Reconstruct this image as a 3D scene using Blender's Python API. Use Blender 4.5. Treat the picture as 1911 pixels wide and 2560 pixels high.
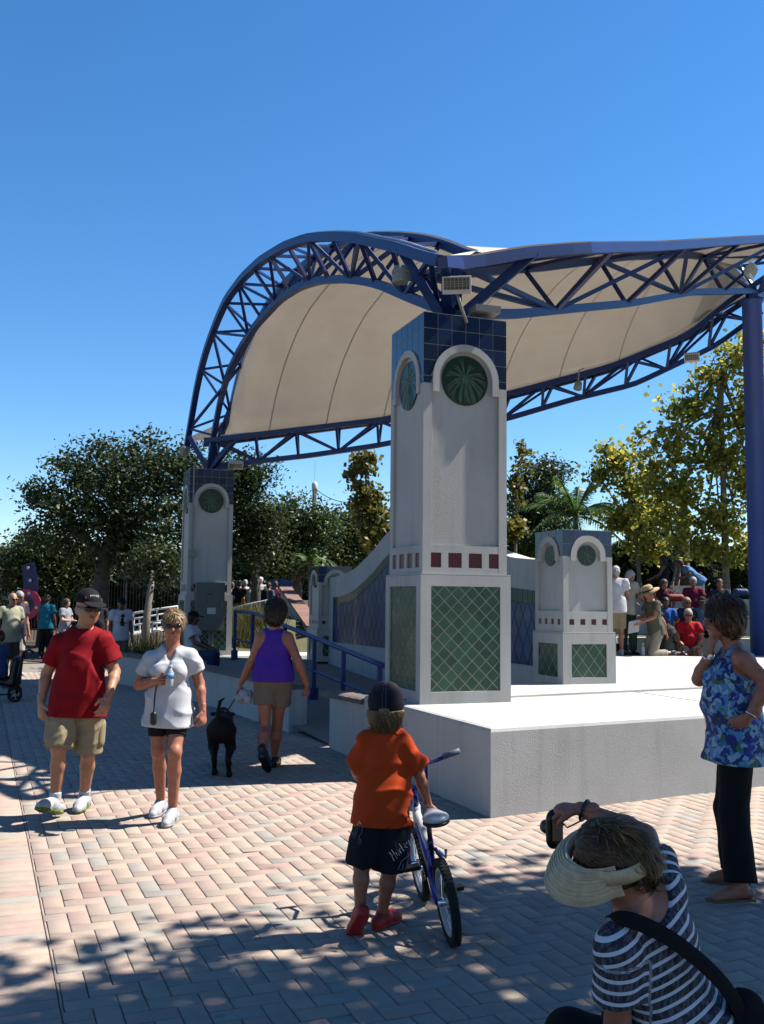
import bpy, math, random
import numpy as np
from mathutils import Vector, Matrix
random.seed(7); rng = np.random.default_rng(7)
SC = bpy.context.scene
for _o in list(bpy.data.objects): bpy.data.objects.remove(_o)
COL = SC.collection
rad = math.radians

# ---------------------------------------------------------------- camera
CAM_H = 1.68; F_PX = 2400.0; PW, PH = 1911.0, 2560.0
TILT = math.atan(220/2400); ROLL = rad(0.6)
FW = np.array([0, math.cos(TILT), math.sin(TILT)]); _u0 = np.array([0, -math.sin(TILT), math.cos(TILT)]); _r0 = np.array([1., 0, 0])
RT = _r0*math.cos(ROLL)+_u0*math.sin(ROLL); UP = _u0*math.cos(ROLL)-_r0*math.sin(ROLL)
EYE = np.array([0, 0, CAM_H])
cam_d = bpy.data.cameras.new('camera'); cam = bpy.data.objects.new('camera', cam_d); COL.objects.link(cam)
cam_d.sensor_fit = 'VERTICAL'; cam_d.sensor_height = 24.0; cam_d.lens = F_PX/PH*24.0
cam_d.clip_start = 0.05; cam_d.clip_end = 4000
cam.matrix_world = Matrix(((RT[0], UP[0], -FW[0], EYE[0]), (RT[1], UP[1], -FW[1], EYE[1]), (RT[2], UP[2], -FW[2], EYE[2]), (0, 0, 0, 1)))
SC.camera = cam

# ---------------------------------------------------------------- sky, sun, exposure
SUN_EL = rad(54); SUN_AZ = rad(15)           # azimuth counted from +X towards +Y
SUN_DIR = np.array([math.cos(SUN_EL)*math.cos(SUN_AZ), math.cos(SUN_EL)*math.sin(SUN_AZ), math.sin(SUN_EL)])
W = bpy.data.worlds.new('World'); SC.world = W; W.use_nodes = True
nt = W.node_tree; nt.nodes.clear()
sky = nt.nodes.new('ShaderNodeTexSky'); sky.sky_type = 'NISHITA'; sky.sun_disc = False
sky.sun_elevation = SUN_EL; sky.sun_rotation = rad(90)-SUN_AZ
sky.altitude = 0; sky.air_density = 1.0; sky.dust_density = 0.0; sky.ozone_density = 6.0
hs = nt.nodes.new('ShaderNodeHueSaturation'); hs.inputs['Saturation'].default_value = 1.2
bg = nt.nodes.new('ShaderNodeBackground'); bg.inputs[1].default_value = 0.064
wo = nt.nodes.new('ShaderNodeOutputWorld')
nt.links.new(sky.outputs[0], hs.inputs['Color']); nt.links.new(hs.outputs[0], bg.inputs[0]); nt.links.new(bg.outputs[0], wo.inputs[0])
sl = bpy.data.lights.new('sun', 'SUN'); sl.energy = 5.0; sl.angle = rad(0.53); sl.color = (1.0, 0.955, 0.88)
sun = bpy.data.objects.new('sun', sl); COL.objects.link(sun)
sun.rotation_euler = Vector(SUN_DIR).to_track_quat('Z', 'Y').to_euler(); sun.location = (20, 8, 30)
SC.view_settings.view_transform = 'Standard'; SC.view_settings.look = 'None'
SC.view_settings.exposure = 1.52; SC.view_settings.gamma = 1.0
try: SC.view_settings.use_curve_mapping = False
except Exception: pass

# ---------------------------------------------------------------- helpers
def at(u, v, Y):
    """point at distance Y in front of the viewer that was measured at (u, v) on the photograph"""
    d = FW*F_PX+RT*(u-955.5)+UP*(1280-v)
    return EYE+d*(Y/d[1])
def gnd(u, v, z=0.0):
    d = FW*F_PX+RT*(u-955.5)+UP*(1280-v)
    return EYE+d*((z-CAM_H)/d[2])
def V3(p): return np.array(p, float)
def unit(a): a = V3(a); return a/max(np.linalg.norm(a), 1e-9)
def s2l(c):
    return tuple((x/12.92 if x <= .04045 else ((x+.055)/1.055)**2.4) for x in c)
def rgb(r, g, b): return s2l((r/255, g/255, b/255))
def tag(o, label=None, cat=None, group=None, kind=None):
    if label: o['label'] = label
    if cat: o['category'] = cat
    if group: o['group'] = group
    if kind: o['kind'] = kind
    return o
def empty(name, loc=(0, 0, 0), rz=0.0, label=None, cat=None, group=None):
    o = bpy.data.objects.new(name, None); COL.objects.link(o); o.empty_display_size = .1
    o.location = loc; o.rotation_euler = (0, 0, rz); tag(o, label, cat, group)
    return o
def raw_mesh(name, v, f, mats, smooth=False, midx=None, attrs=None):
    """v (n,3), f list of tuples or (m,k) array"""
    me = bpy.data.meshes.new(name)
    v = np.asarray(v, np.float32)
    if isinstance(f, np.ndarray):
        k = f.shape[1]; m = f.shape[0]
        me.vertices.add(len(v)); me.vertices.foreach_set('co', v.ravel())
        me.loops.add(m*k); me.loops.foreach_set('vertex_index', f.astype(np.int32).ravel())
        me.polygons.add(m); me.polygons.foreach_set('loop_start', np.arange(0, m*k, k, dtype=np.int32))
        try: me.polygons.foreach_set('loop_total', np.full(m, k, dtype=np.int32))
        except Exception: pass
        me.update(calc_edges=True)
    else:
        me.from_pydata(v.tolist(), [], [list(x) for x in f])
    if not isinstance(mats, (list, tuple)): mats = [mats]
    for m in mats: me.materials.append(m)
    if midx is not None: me.polygons.foreach_set('material_index', np.asarray(midx, np.int32))
    if smooth: me.polygons.foreach_set('use_smooth', np.ones(len(me.polygons), bool))
    if attrs:
        for nm, arr in attrs.items():
            a = me.attributes.new(nm, 'FLOAT', 'POINT'); a.data.foreach_set('value', np.asarray(arr, np.float32))
    me.update()
    return me
def link(name, me, parent=None, loc=None):
    o = bpy.data.objects.new(name, me); COL.objects.link(o)
    if parent is not None: o.parent = parent
    if loc is not None: o.location = loc
    return o
def wpos(o):
    p = V3(o.location)
    while o.parent is not None: o = o.parent; p = p+V3(o.location)
    return p

class MB:
    """mesh collector"""
    def __init__(s, M=None): s.v = []; s.f = []; s.M = M
    def add(s, vs, fs):
        n = len(s.v)
        for p in vs:
            p = V3(p)
            if s.M is not None: p = s.M @ p
            s.v.append(p)
        s.f += [tuple(i+n for i in q) for q in fs]; return s
    def box(s, x0, x1, y0, y1, z0, z1):
        return s.add([(x0, y0, z0), (x1, y0, z0), (x1, y1, z0), (x0, y1, z0), (x0, y0, z1), (x1, y0, z1), (x1, y1, z1), (x0, y1, z1)],
                     [(0, 3, 2, 1), (4, 5, 6, 7), (0, 1, 5, 4), (1, 2, 6, 5), (2, 3, 7, 6), (3, 0, 4, 7)])
    def obox(s, c, ax, ay, az):
        """oriented box: centre, three half-axis vectors"""
        c, ax, ay, az = map(V3, (c, ax, ay, az))
        return s.add([c-ax-ay-az, c+ax-ay-az, c+ax+ay-az, c-ax+ay-az, c-ax-ay+az, c+ax-ay+az, c+ax+ay+az, c-ax+ay+az],
                     [(0, 3, 2, 1), (4, 5, 6, 7), (0, 1, 5, 4), (1, 2, 6, 5), (2, 3, 7, 6), (3, 0, 4, 7)])
    def beam(s, a, b, w, h, up=(0, 0, 1)):
        a, b = V3(a), V3(b); d = unit(b-a); x = np.cross(d, V3(up))
        if np.linalg.norm(x) < 1e-3: x = np.cross(d, (1, 0, 0))
        x = unit(x); y = np.cross(x, d); return s.obox((a+b)/2, x*w/2, (b-a)/2, y*h/2)
    def tube(s, pts, r, n=8, closed=False, caps=True):
        pts = [V3(p) for p in pts]; m = len(pts); rs = r if hasattr(r, '__len__') else [r]*m
        base = len(s.v); ref = None; vs = []
        for i in range(m):
            if closed: t = pts[(i+1) % m]-pts[i-1]
            else: t = pts[min(i+1, m-1)]-pts[max(i-1, 0)]
            t = unit(t)
            if ref is None:
                ref = np.cross(t, (0, 0, 1.0))
                if np.linalg.norm(ref) < .05: ref = np.cross(t, (1.0, 0, 0))
            ref = unit(ref-t*(ref@t)); b = np.cross(t, ref)
            for k in range(n):
                a = 2*math.pi*k/n; vs.append(pts[i]+(ref*math.cos(a)+b*math.sin(a))*rs[i])
        fs = []
        for i in range(m if closed else m-1):
            j = (i+1) % m
            for k in range(n):
                fs.append((i*n+k, i*n+(k+1) % n, j*n+(k+1) % n, j*n+k))
        if caps and not closed:
            fs.append(tuple(range(n-1, -1, -1))); fs.append(tuple((m-1)*n+k for k in range(n)))
        return s.add(vs, fs)
    def prism(s, poly, z0, z1):
        """horizontal polygon (counter-clockwise) extruded in z; z0, z1 may be lists"""
        n = len(poly); a = z0 if hasattr(z0, '__len__') else [z0]*n; b = z1 if hasattr(z1, '__len__') else [z1]*n
        vs = [(p[0], p[1], a[i]) for i, p in enumerate(poly)]+[(p[0], p[1], b[i]) for i, p in enumerate(poly)]
        return s.add(vs, [tuple(range(n-1, -1, -1)), tuple(range(n, 2*n))]+[(i, (i+1) % n, n+(i+1) % n, n+i) for i in range(n)])
    def plate(s, poly, o, ux, uz, n, d0, d1):
        """2-D polygon in the plane (o, ux, uz), extruded along n from d0 to d1"""
        o, ux, uz, n = map(V3, (o, ux, uz, n)); k = len(poly)
        vs = [o+ux*p[0]+uz*p[1]+n*d0 for p in poly]+[o+ux*p[0]+uz*p[1]+n*d1 for p in poly]
        return s.add(vs, [tuple(range(k-1, -1, -1)), tuple(range(k, 2*k))]+[(i, (i+1) % k, k+(i+1) % k, k+i) for i in range(k)])
    def lathe(s, prof, c=(0, 0, 0), axis=(0, 0, 1), n=20):
        ax = unit(axis); x = np.cross(ax, (0, 1.0, 0)) if abs(ax[1]) < .9 else np.cross(ax, (1.0, 0, 0)); x = unit(x); y = np.cross(ax, x)
        vs = []; c = V3(c)
        for r, h in prof:
            for k in range(n):
                a = 2*math.pi*k/n; vs.append(c+ax*h+(x*math.cos(a)+y*math.sin(a))*r)
        fs = []
        for i in range(len(prof)-1):
            for k in range(n): fs.append((i*n+k, i*n+(k+1) % n, (i+1)*n+(k+1) % n, (i+1)*n+k))
        fs.append(tuple(range(n-1, -1, -1))); fs.append(tuple((len(prof)-1)*n+k for k in range(n)))
        return s.add(vs, fs)
    def build(s, name, mat, parent=None, smooth=False, world=True):
        """world: vertices are world coordinates and get moved into the parent's frame (parents without rotation)"""
        v = np.array(s.v)
        if parent is not None and world: v = v-wpos(parent)
        o = link(name, raw_mesh(name, v, s.f, mat, smooth), parent)
        return o
def clip_poly(poly, n, d):
    """keep the side n.p <= d of a convex 2-D polygon"""
    out = []; m = len(poly)
    for i in range(m):
        a, b = poly[i], poly[(i+1) % m]; da = n[0]*a[0]+n[1]*a[1]-d; db = n[0]*b[0]+n[1]*b[1]-d
        if da <= 0: out.append(a)
        if da*db < 0: t = da/(da-db); out.append((a[0]+t*(b[0]-a[0]), a[1]+t*(b[1]-a[1])))
    return out
def poly_area(p): return abs(sum(p[i][0]*p[(i+1) % len(p)][1]-p[(i+1) % len(p)][0]*p[i][1] for i in range(len(p))))/2 if len(p) > 2 else 0
def shrink(p, g):
    cx = sum(a[0] for a in p)/len(p); cy = sum(a[1] for a in p)/len(p); q = p
    for i in range(len(p)):
        a, b = p[i], p[(i+1) % len(p)]; e = (b[0]-a[0], b[1]-a[1]); l = math.hypot(*e)
        if l < 1e-6: continue
        n = (e[1]/l, -e[0]/l); d = n[0]*a[0]+n[1]*a[1]
        if n[0]*cx+n[1]*cy > d: n = (-n[0], -n[1]); d = -d
        q = clip_poly(q, n, d-g)
        if len(q) < 3: return q
    return q

# ---------------------------------------------------------------- materials
MATS = {}
KA = .48            # base colours scaled below real albedos, deepening shade against the sky at longer exposure
def mat(name, col, rough=.6, var=0.0, vscale=6.0, bump=0.0, bscale=80.0, col2=None, metal=0.0, spec=.5, trans=0.0, objvar=0.0, coat=0.0, sub=0.0, dist=.004):
    """plain procedural surface: base colour, optional mottling (var or col2), fine relief and per-object shift"""
    if name in MATS: return MATS[name]
    if metal < .5: col = tuple(x*KA for x in col); col2 = None if col2 is None else tuple(x*KA for x in col2)
    m = bpy.data.materials.new(name); m.use_nodes = True; t = m.node_tree; N = t.nodes; L = t.links
    b = N['Principled BSDF']; b.inputs['Roughness'].default_value = rough; b.inputs['Metallic'].default_value = metal
    b.inputs['Specular IOR Level'].default_value = spec*.7; b.inputs['Coat Weight'].default_value = coat
    b.inputs['Subsurface Weight'].default_value = sub
    if sub: b.inputs['Subsurface Radius'].default_value = (.012, .005, .003); b.inputs['Subsurface Scale'].default_value = 1.0
    c4 = (*col, 1); src = None
    tc = N.new('ShaderNodeTexCoord')
    if var or col2 is not None:
        nz = N.new('ShaderNodeTexNoise'); nz.inputs['Scale'].default_value = vscale; nz.inputs['Detail'].default_value = 6; nz.inputs['Roughness'].default_value = .65
        L.new(tc.outputs['Object'], nz.inputs['Vector'])
        cr = N.new('ShaderNodeValToRGB'); cr.color_ramp.elements[0].position = .32; cr.color_ramp.elements[1].position = .68
        if col2 is None:
            cr.color_ramp.elements[0].color = (*[x*(1-var) for x in col], 1); cr.color_ramp.elements[1].color = (*[min(1, x*(1+var)) for x in col], 1)
        else: cr.color_ramp.elements[0].color = c4; cr.color_ramp.elements[1].color = (*col2, 1)
        L.new(nz.outputs['Fac'], cr.inputs['Fac']); src = cr.outputs['Color']
    if objvar:
        oi = N.new('ShaderNodeObjectInfo'); h = N.new('ShaderNodeHueSaturation'); mr = N.new('ShaderNodeMapRange')
        mr.inputs['To Min'].default_value = 1-objvar; mr.inputs['To Max'].default_value = 1+objvar
        L.new(oi.outputs['Random'], mr.inputs['Value']); L.new(mr.outputs[0], h.inputs['Value'])
        if src is None: h.inputs['Color'].default_value = c4
        else: L.new(src, h.inputs['Color'])
        src = h.outputs['Color']
    if src is None: b.inputs['Base Color'].default_value = c4
    else: L.new(src, b.inputs['Base Color'])
    if bump:
        nb = N.new('ShaderNodeTexNoise'); nb.inputs['Scale'].default_value = bscale; nb.inputs['Detail'].default_value = 4
        L.new(tc.outputs['Object'], nb.inputs['Vector'])
        bp = N.new('ShaderNodeBump'); bp.inputs['Strength'].default_value = bump; bp.inputs['Distance'].default_value = dist
        L.new(nb.outputs['Fac'], bp.inputs['Height']); L.new(bp.outputs['Normal'], b.inputs['Normal'])
    if trans:
        o = N['Material Output']; tr = N.new('ShaderNodeBsdfTranslucent'); mx = N.new('ShaderNodeMixShader'); mx.inputs[0].default_value = trans
        if src is None: tr.inputs['Color'].default_value = c4
        else: L.new(src, tr.inputs['Color'])
        L.new(b.outputs[0], mx.inputs[1]); L.new(tr.outputs[0], mx.inputs[2]); L.new(mx.outputs[0], o.inputs['Surface'])
    MATS[name] = m; return m
def leafmat(name, c0, c1, c2, trans=.35, rough=.5):
    """foliage: colour runs c0..c2 with the per-leaf attribute 'lv'"""
    if name in MATS: return MATS[name]
    c0, c1, c2 = [tuple(x*KA for x in c) for c in (c0, c1, c2)]
    m = bpy.data.materials.new(name); m.use_nodes = True; N = m.node_tree.nodes; L = m.node_tree.links
    b = N['Principled BSDF']; b.inputs['Roughness'].default_value = rough; b.inputs['Specular IOR Level'].default_value = .25
    a = N.new('ShaderNodeAttribute'); a.attribute_name = 'lv'; cr = N.new('ShaderNodeValToRGB')
    cr.color_ramp.elements[0].color = (*c0, 1); cr.color_ramp.elements[1].color = (*c2, 1)
    e = cr.color_ramp.elements.new(.5); e.color = (*c1, 1)
    tr = N.new('ShaderNodeBsdfTranslucent'); mx = N.new('ShaderNodeMixShader'); mx.inputs[0].default_value = trans
    L.new(a.outputs['Fac'], cr.inputs['Fac']); L.new(cr.outputs[0], b.inputs['Base Color']); L.new(cr.outputs[0], tr.inputs['Color'])
    L.new(b.outputs[0], mx.inputs[1]); L.new(tr.outputs[0], mx.inputs[2]); L.new(mx.outputs[0], N['Material Output'].inputs['Surface'])
    MATS[name] = m; return m
def stucco_mat(name, col, bump=.55, bscale=140):
    """painted stucco: faint patches, rain streaks and specks"""
    m = mat(name, col, .85, var=.06, vscale=1.7, bump=bump, bscale=bscale, dist=.006); N = m.node_tree.nodes; L = m.node_tree.links; b = N['Principled BSDF']
    src = b.inputs['Base Color'].links[0].from_socket; geo = N.new('ShaderNodeNewGeometry')
    def layer(src, scale, vec, lo, hi, f0, f1, detail=5):
        mp = N.new('ShaderNodeMapping'); mp.inputs['Scale'].default_value = vec; L.new(geo.outputs['Position'], mp.inputs[0])
        nz = N.new('ShaderNodeTexNoise'); nz.inputs['Scale'].default_value = scale; nz.inputs['Detail'].default_value = detail; L.new(mp.outputs[0], nz.inputs['Vector'])
        mr = N.new('ShaderNodeMapRange'); mr.inputs['From Min'].default_value = f0; mr.inputs['From Max'].default_value = f1; mr.inputs['To Min'].default_value = lo; mr.inputs['To Max'].default_value = hi; L.new(nz.outputs['Fac'], mr.inputs['Value'])
        cm = N.new('ShaderNodeMix'); cm.data_type = 'RGBA'; cm.blend_type = 'MULTIPLY'; cm.inputs[0].default_value = 1; L.new(src, cm.inputs[6]); L.new(mr.outputs[0], cm.inputs[7]); return cm.outputs[2]
    src = layer(src, 9, (1, 1, .08), 1.0, .86, .52, .75)
    src = layer(src, 1.1, (1, 1, 1), .92, 1.03, .35, .65)
    src = layer(src, 60, (1, 1, 1), 1.0, .80, .68, .78, 2)
    L.new(src, b.inputs['Base Color']); return m
STUCCO = stucco_mat('white_stucco', (.64, .625, .595))
STUCCO_SM = stucco_mat('white_wall_paint', (.64, .63, .61), .25, 120)
CONC = stucco_mat('pale_concrete', (.70, .68, .63), .25, 90)
RAMPC = mat('grey_concrete', (.27, .27, .25), .9, var=.12, vscale=1.4, bump=.3, bscale=70)
BLUE_STEEL = mat('blue_painted_steel', (.012, .038, .185), .4, var=.16, vscale=3, spec=.5)
GREY_METAL = mat('grey_metal', (.33, .33, .31), .5, var=.08, metal=.2)
# ================================================================ GROUND
A22 = rad(112.6); E2 = np.array([math.cos(A22), math.sin(A22)]); E1 = np.array([E2[1], -E2[0]])
SA = np.array([.87, 7.65])                                       # near corner of the stage
base_m = mat('joint_sand', (.30, .26, .21), .95, var=.2, vscale=30)
gm = MB(); gm.box(-500, 500, -60, 900, -.6, -.03)
ground_m = mat('dry_grass_soil', (.13, .115, .05), .95, col2=(.085, .11, .035), vscale=.6, bump=.6, bscale=40)
tag(gm.build('ground', ground_m), kind='structure')
# brick plaza, laid in right-angled herringbone that follows the stage walls
def paver_mat():
    m = bpy.data.materials.new('concrete_paver'); m.use_nodes = True; N = m.node_tree.nodes; L = m.node_tree.links
    b = N['Principled BSDF']; b.inputs['Roughness'].default_value = .88
    geo = N.new('ShaderNodeNewGeometry'); a = N.new('ShaderNodeAttribute'); a.attribute_name = 'pv'
    cr = N.new('ShaderNodeValToRGB'); cr.color_ramp.interpolation = 'LINEAR'; E = cr.color_ramp.elements
    cols = [(0, rgb(178, 170, 159)), (.13, rgb(185, 168, 151)), (.35, rgb(192, 173, 155)), (.55, rgb(190, 167, 150)), (.75, rgb(190, 162, 148)), (.92, rgb(186, 155, 142)), (1, rgb(174, 166, 155))]
    cols = [(p, tuple(x*KA for x in c)) for p, c in cols]
    E[0].position = 0; E[0].color = (*cols[0][1], 1); E[1].position = 1; E[1].color = (*cols[-1][1], 1)
    for p, c in cols[1:-1]: e = E.new(p); e.color = (*c, 1)
    L.new(a.outputs['Fac'], cr.inputs['Fac'])
    tc = N.new('ShaderNodeNewGeometry')
    n1 = N.new('ShaderNodeTexNoise'); n1.inputs['Scale'].default_value = 9; n1.inputs['Detail'].default_value = 6; L.new(tc.outputs['Position'], n1.inputs['Vector'])
    n3 = N.new('ShaderNodeTexNoise'); n3.inputs['Scale'].default_value = .8; n3.inputs['Detail'].default_value = 3; L.new(tc.outputs['Position'], n3.inputs['Vector'])
    n2 = N.new('ShaderNodeTexNoise'); n2.inputs['Scale'].default_value = 170; n2.inputs['Detail'].default_value = 3; L.new(tc.outputs['Position'], n2.inputs['Vector'])
    def mul(src, nz, lo, hi):
        mr = N.new('ShaderNodeMapRange'); mr.inputs['From Min'].default_value = .3; mr.inputs['From Max'].default_value = .7; mr.inputs['To Min'].default_value = lo; mr.inputs['To Max'].default_value = hi
        L.new(nz.outputs['Fac'], mr.inputs['Value']); mx = N.new('ShaderNodeMix'); mx.data_type = 'RGBA'; mx.blend_type = 'MULTIPLY'; mx.inputs[0].default_value = 1
        L.new(src, mx.inputs[6]); L.new(mr.outputs[0], mx.inputs[7]); return mx.outputs[2]
    c = mul(cr.outputs[0], n1, .91, 1.07); c = mul(c, n3, .9, 1.06); c = mul(c, n2, .84, 1.1)
    vo = N.new('ShaderNodeTexVoronoi'); vo.inputs['Scale'].default_value = 3.1; L.new(tc.outputs['Position'], vo.inputs['Vector'])      # old gum and oil spots
    sp = N.new('ShaderNodeMapRange'); sp.inputs['From Min'].default_value = .05; sp.inputs['From Max'].default_value = .085; sp.inputs['To Min'].default_value = .62; sp.inputs['To Max'].default_value = 1; L.new(vo.outputs['Distance'], sp.inputs['Value'])
    mg = N.new('ShaderNodeMix'); mg.data_type = 'RGBA'; mg.blend_type = 'MULTIPLY'; mg.inputs[0].default_value = .7; L.new(c, mg.inputs[6]); L.new(sp.outputs[0], mg.inputs[7]); c = mg.outputs[2]
    L.new(c, b.inputs['Base Color'])
    bp = N.new('ShaderNodeBump'); bp.inputs['Strength'].default_value = .35; bp.inputs['Distance'].default_value = .003
    L.new(n2.outputs['Fac'], bp.inputs['Height']); L.new(bp.outputs[0], b.inputs['Normal'])
    return m
PAVER = paver_mat()
PL = .216; PWD = PL/2; GAP = .0038
far = MB(); far.add([(-60, -20, -.02), (60, -20, -.02), (60, 60, -.02), (-60, 60, -.02)], [(0, 1, 2, 3)])
plaza = far.build('plaza', base_m); tag(plaza, kind='structure')
border_c = float((gnd(110, 2310)[:2]-SA)@E1)
cells = []
def in_view(c):
    y = c[1]
    return 2.6 < y < 26 and abs(c[0]) < .44*y+.9
def blocked(c):
    d = c-SA; k = d@E2; s = d@E1; ff = np.array([math.cos(rad(28)), math.sin(rad(28))]); nf = np.array([ff[1], -ff[0]])
    return (s > .22 and d@nf < -.22)
N_ = 150
for i in range(-N_, N_):
    for j in range(-N_, N_):
        r = (i-j) % 4                                          # herringbone on the unit grid
        if r == 0: ln = (1, 0)
        elif r == 2: ln = (0, 1)
        else: continue
        # right-angled herringbone: r==0 lies along E1 (covers i,i+1), r==2 stands along E2 (covers j-1,j)
        ci = i+(1 if ln[0] else .5); cj = j+(.5 if ln[0] else 0)
        s_, k_ = ci*PWD, cj*PWD
        c = SA+E1*s_+E2*k_
        hl = PWD if ln[0] else PWD/2; cut = 0.0
        if s_-hl < border_c:
            cut = border_c-(s_-hl)
            if 2*hl-cut < .010: continue
            c = c+E1*cut/2
        if not in_view(c) or blocked(c): continue
        cells.append((c, ln[0] == 1, cut))
rows = []
bs = border_c
for col in range(22):
    lng = PL*1.62 if col == 0 else PL
    bs -= lng
    for q in range(-70, 200):
        off = .5*(col % 2) if col else 0
        c = SA+E1*(bs+lng/2)+E2*((q+off)*PWD)
        if in_view(c): rows.append((c, lng))
def paver_geo(hx, hy, ch=.004, z0=-.02, z1=0.0):
    v = []
    for (x, y, z) in ((hx, hy, z0), (hx, hy, z1-ch), (hx-ch, hy-ch, z1)):
        v += [(-x, -y, z), (x, -y, z), (x, y, z), (-x, y, z)]
    f = []
    for l in (0, 4):
        for k in range(4): f.append((l+k, l+(k+1) % 4, l+4+(k+1) % 4, l+4+k))
    f.append((8, 9, 10, 11))
    return np.array(v), np.array(f)
MU = paver_geo(PL/2-GAP/2, PWD/2-GAP/2); ML = paver_geo(PL*1.62/2-GAP/2, PWD/2-GAP/2)
all_p = []
CUTS = {}
for c, along, cut in cells:
    G = MU
    if cut > 1e-4:
        key = (along, round(cut, 3))
        if key not in CUTS: CUTS[key] = paver_geo((PL-cut)/2-GAP/2, PWD/2-GAP/2) if along else paver_geo(PL/2-GAP/2, (PWD-cut)/2-GAP/2)
        G = CUTS[key]
    all_p.append((c, math.atan2(E1[1], E1[0]) if along else math.atan2(E2[1], E2[0]), G))
for c, lng in rows: all_p.append((c, math.atan2(E1[1], E1[0]), ML if lng > PL*1.1 else MU))
def vis_size(c):                                                # how large it shows; 0 when hidden or out of frame
    y = c[1]; u = 955+2400*c[0]/y
    return 0 if (u < -40 or u > 1960 or 1500+1.68*2400/y > 2620) else 1/y
all_p.sort(key=lambda p: -vis_size(p[0]))
shared = {}
def paver_color(): 
    r = rng.random()
    return float(np.clip(rng.normal(.5, .2), .1, .95)) if r > .12 else float(rng.choice([0., 1., .03]))
for i, (c, a, G) in enumerate(all_p[:300]):
    key = (id(G), i % 24)
    if key not in shared:
        shared[key] = raw_mesh('paver', G[0], G[1], PAVER, attrs={'pv': np.full(len(G[0]), paver_color())})
    o = link('paver', shared[key], plaza); o.location = (c[0], c[1], rng.normal(0, .0012)); o.rotation_euler = (rng.normal(0, .004), rng.normal(0, .004), a+rng.normal(0, .006))
vs, fs, pv = [], [], []; n0 = 0
for c, a, G in all_p[300:]:
    a += rng.normal(0, .006); ca, sa = math.cos(a), math.sin(a); v = G[0]
    vs.append(np.stack([c[0]+v[:, 0]*ca-v[:, 1]*sa, c[1]+v[:, 0]*sa+v[:, 1]*ca, v[:, 2]+rng.normal(0, .0012)+v[:, 0]*rng.normal(0, .004)], 1))
    fs.append(G[1]+n0); n0 += len(v); pv.append(np.full(len(v), paver_color()))
o = link('paver_field', raw_mesh('paver_field', np.concatenate(vs), np.concatenate(fs), PAVER, attrs={'pv': np.concatenate(pv)}), plaza); o['kind'] = 'stuff'
fb = raw_mesh('far_paving', [(-45, 25.5, -.006), (6, 25.5, -.006), (6, 40, -.006), (-45, 40, -.006)], [(0, 1, 2, 3)], PAVER, attrs={'pv': [.4]*4})
tag(link('paving', fb), kind='structure')
# ================================================================ STAGE, RAMP, WALLS
def sk(s, k, z=None):
    p = SA+E1*s+E2*k
    return p if z is None else np.array([p[0], p[1], z])
def inset(poly, g):
    n = len(poly); out = []
    for i in range(n):
        p0, p1, p2 = V3(poly[i-1]), V3(poly[i]), V3(poly[(i+1) % n])
        a = unit(p1-p0); b = unit(p2-p1); na = np.array([-a[1], a[0]]); nb = np.array([-b[1], b[0]])
        m = unit(na+nb); out.append(p1+m*g/max(.3, m@na))
    return out
STG = .69
FDIR = np.array([math.cos(rad(28)), math.sin(rad(28))])
stage_poly = [SA, SA+FDIR*12.5, np.array([12.8, 16.6]), np.array([3.4, 18.25]), sk(2.75, 12.1), sk(2.95, 3.4), sk(1.35, 2.72), sk(0, 2.7)]
def slab(poly, z0, z1, ch=.03, name='slab', m=CONC, side=None, parent=None):
    b = MB(); n = len(poly); r1 = poly; r2 = inset(poly, ch*.3); r3 = inset(poly, ch)
    rings = [(r1, z0), (r1, z1-ch), (r2, z1-ch*.3), (r3, z1)]
    vs = [(p[0], p[1], z) for r, z in rings for p in r]
    fs = [tuple(range(3*n, 4*n))]; mi = [0]
    for l in range(3):
        for i in range(n): fs.append((l*n+i, l*n+(i+1) % n, (l+1)*n+(i+1) % n, (l+1)*n+i)); mi.append(1 if side and l < 2 else 0)
    v = np.array(vs)
    if parent is not None: v = v-wpos(parent)
    return link(name, raw_mesh(name, v, fs, [m, side] if side else [m], midx=mi), parent)
stage = empty('bandshell_stage', (SA[0], SA[1], 0), label='white stuccoed concrete stage platform under the blue canopy', cat='stage')
slab(stage_poly, -.02, STG, .035, 'platform', CONC, STUCCO, stage)
# raised inner deck: the dark joint seen across the stage top is its low step
deck_poly = [sk(.0, 0)+FDIR*.05+E2*2.6+E1*1.28, SA+FDIR*12.2+E2*3.0, np.array([13.0, 21.0]), sk(2.85, 11.9), sk(3.1, 3.35)]
deck_poly = [sk(1.32, 2.0), sk(1.32, 2.0)+FDIR*10.6, np.array([12.5, 16.45]), np.array([3.4, 18.05]), sk(2.98, 11.7), sk(3.12, 3.35), sk(1.32, 3.2)]
slab(deck_poly, STG-.01, STG+.028, .008, 'deck', CONC, None, stage)
for q in range(1, 4):                                            # saw-cut joints in the apron
    cb = MB(); a = SA+FDIR*(3.05*q); b = a+E2*1.9
    cb.beam((a[0], a[1], STG+.001), (b[0], b[1], STG+.001), .012, .004)
    cb.build('control_joint', mat('dark_joint', (.12, .11, .10), .9), stage)

def s_wall(k): return float(np.interp(k, [0, 4.05, 5.1, 7, 8.87, 11.2, 13.6], [0, 0, -.06, -.2, -.39, -.8, -1.35]))
def z_ramp(k): return max(.012, .2+.06*(k-7)) if k < 12.2 else .2+.06*5.2
ramp = MB(); ks = np.linspace(2.6, 14.6, 24)
vs = []
for k in ks:
    z = z_ramp(k); a = sk(s_wall(min(k, 13.6))+.05, k); b = sk(2.86, k); vs += [(a[0], a[1], z), (b[0], b[1], z)]
ramp.add(vs, [(2*i, 2*i+1, 2*i+3, 2*i+2) for i in range(len(ks)-1)])
tag(ramp.build('ramp', RAMPC), kind='structure')
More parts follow.
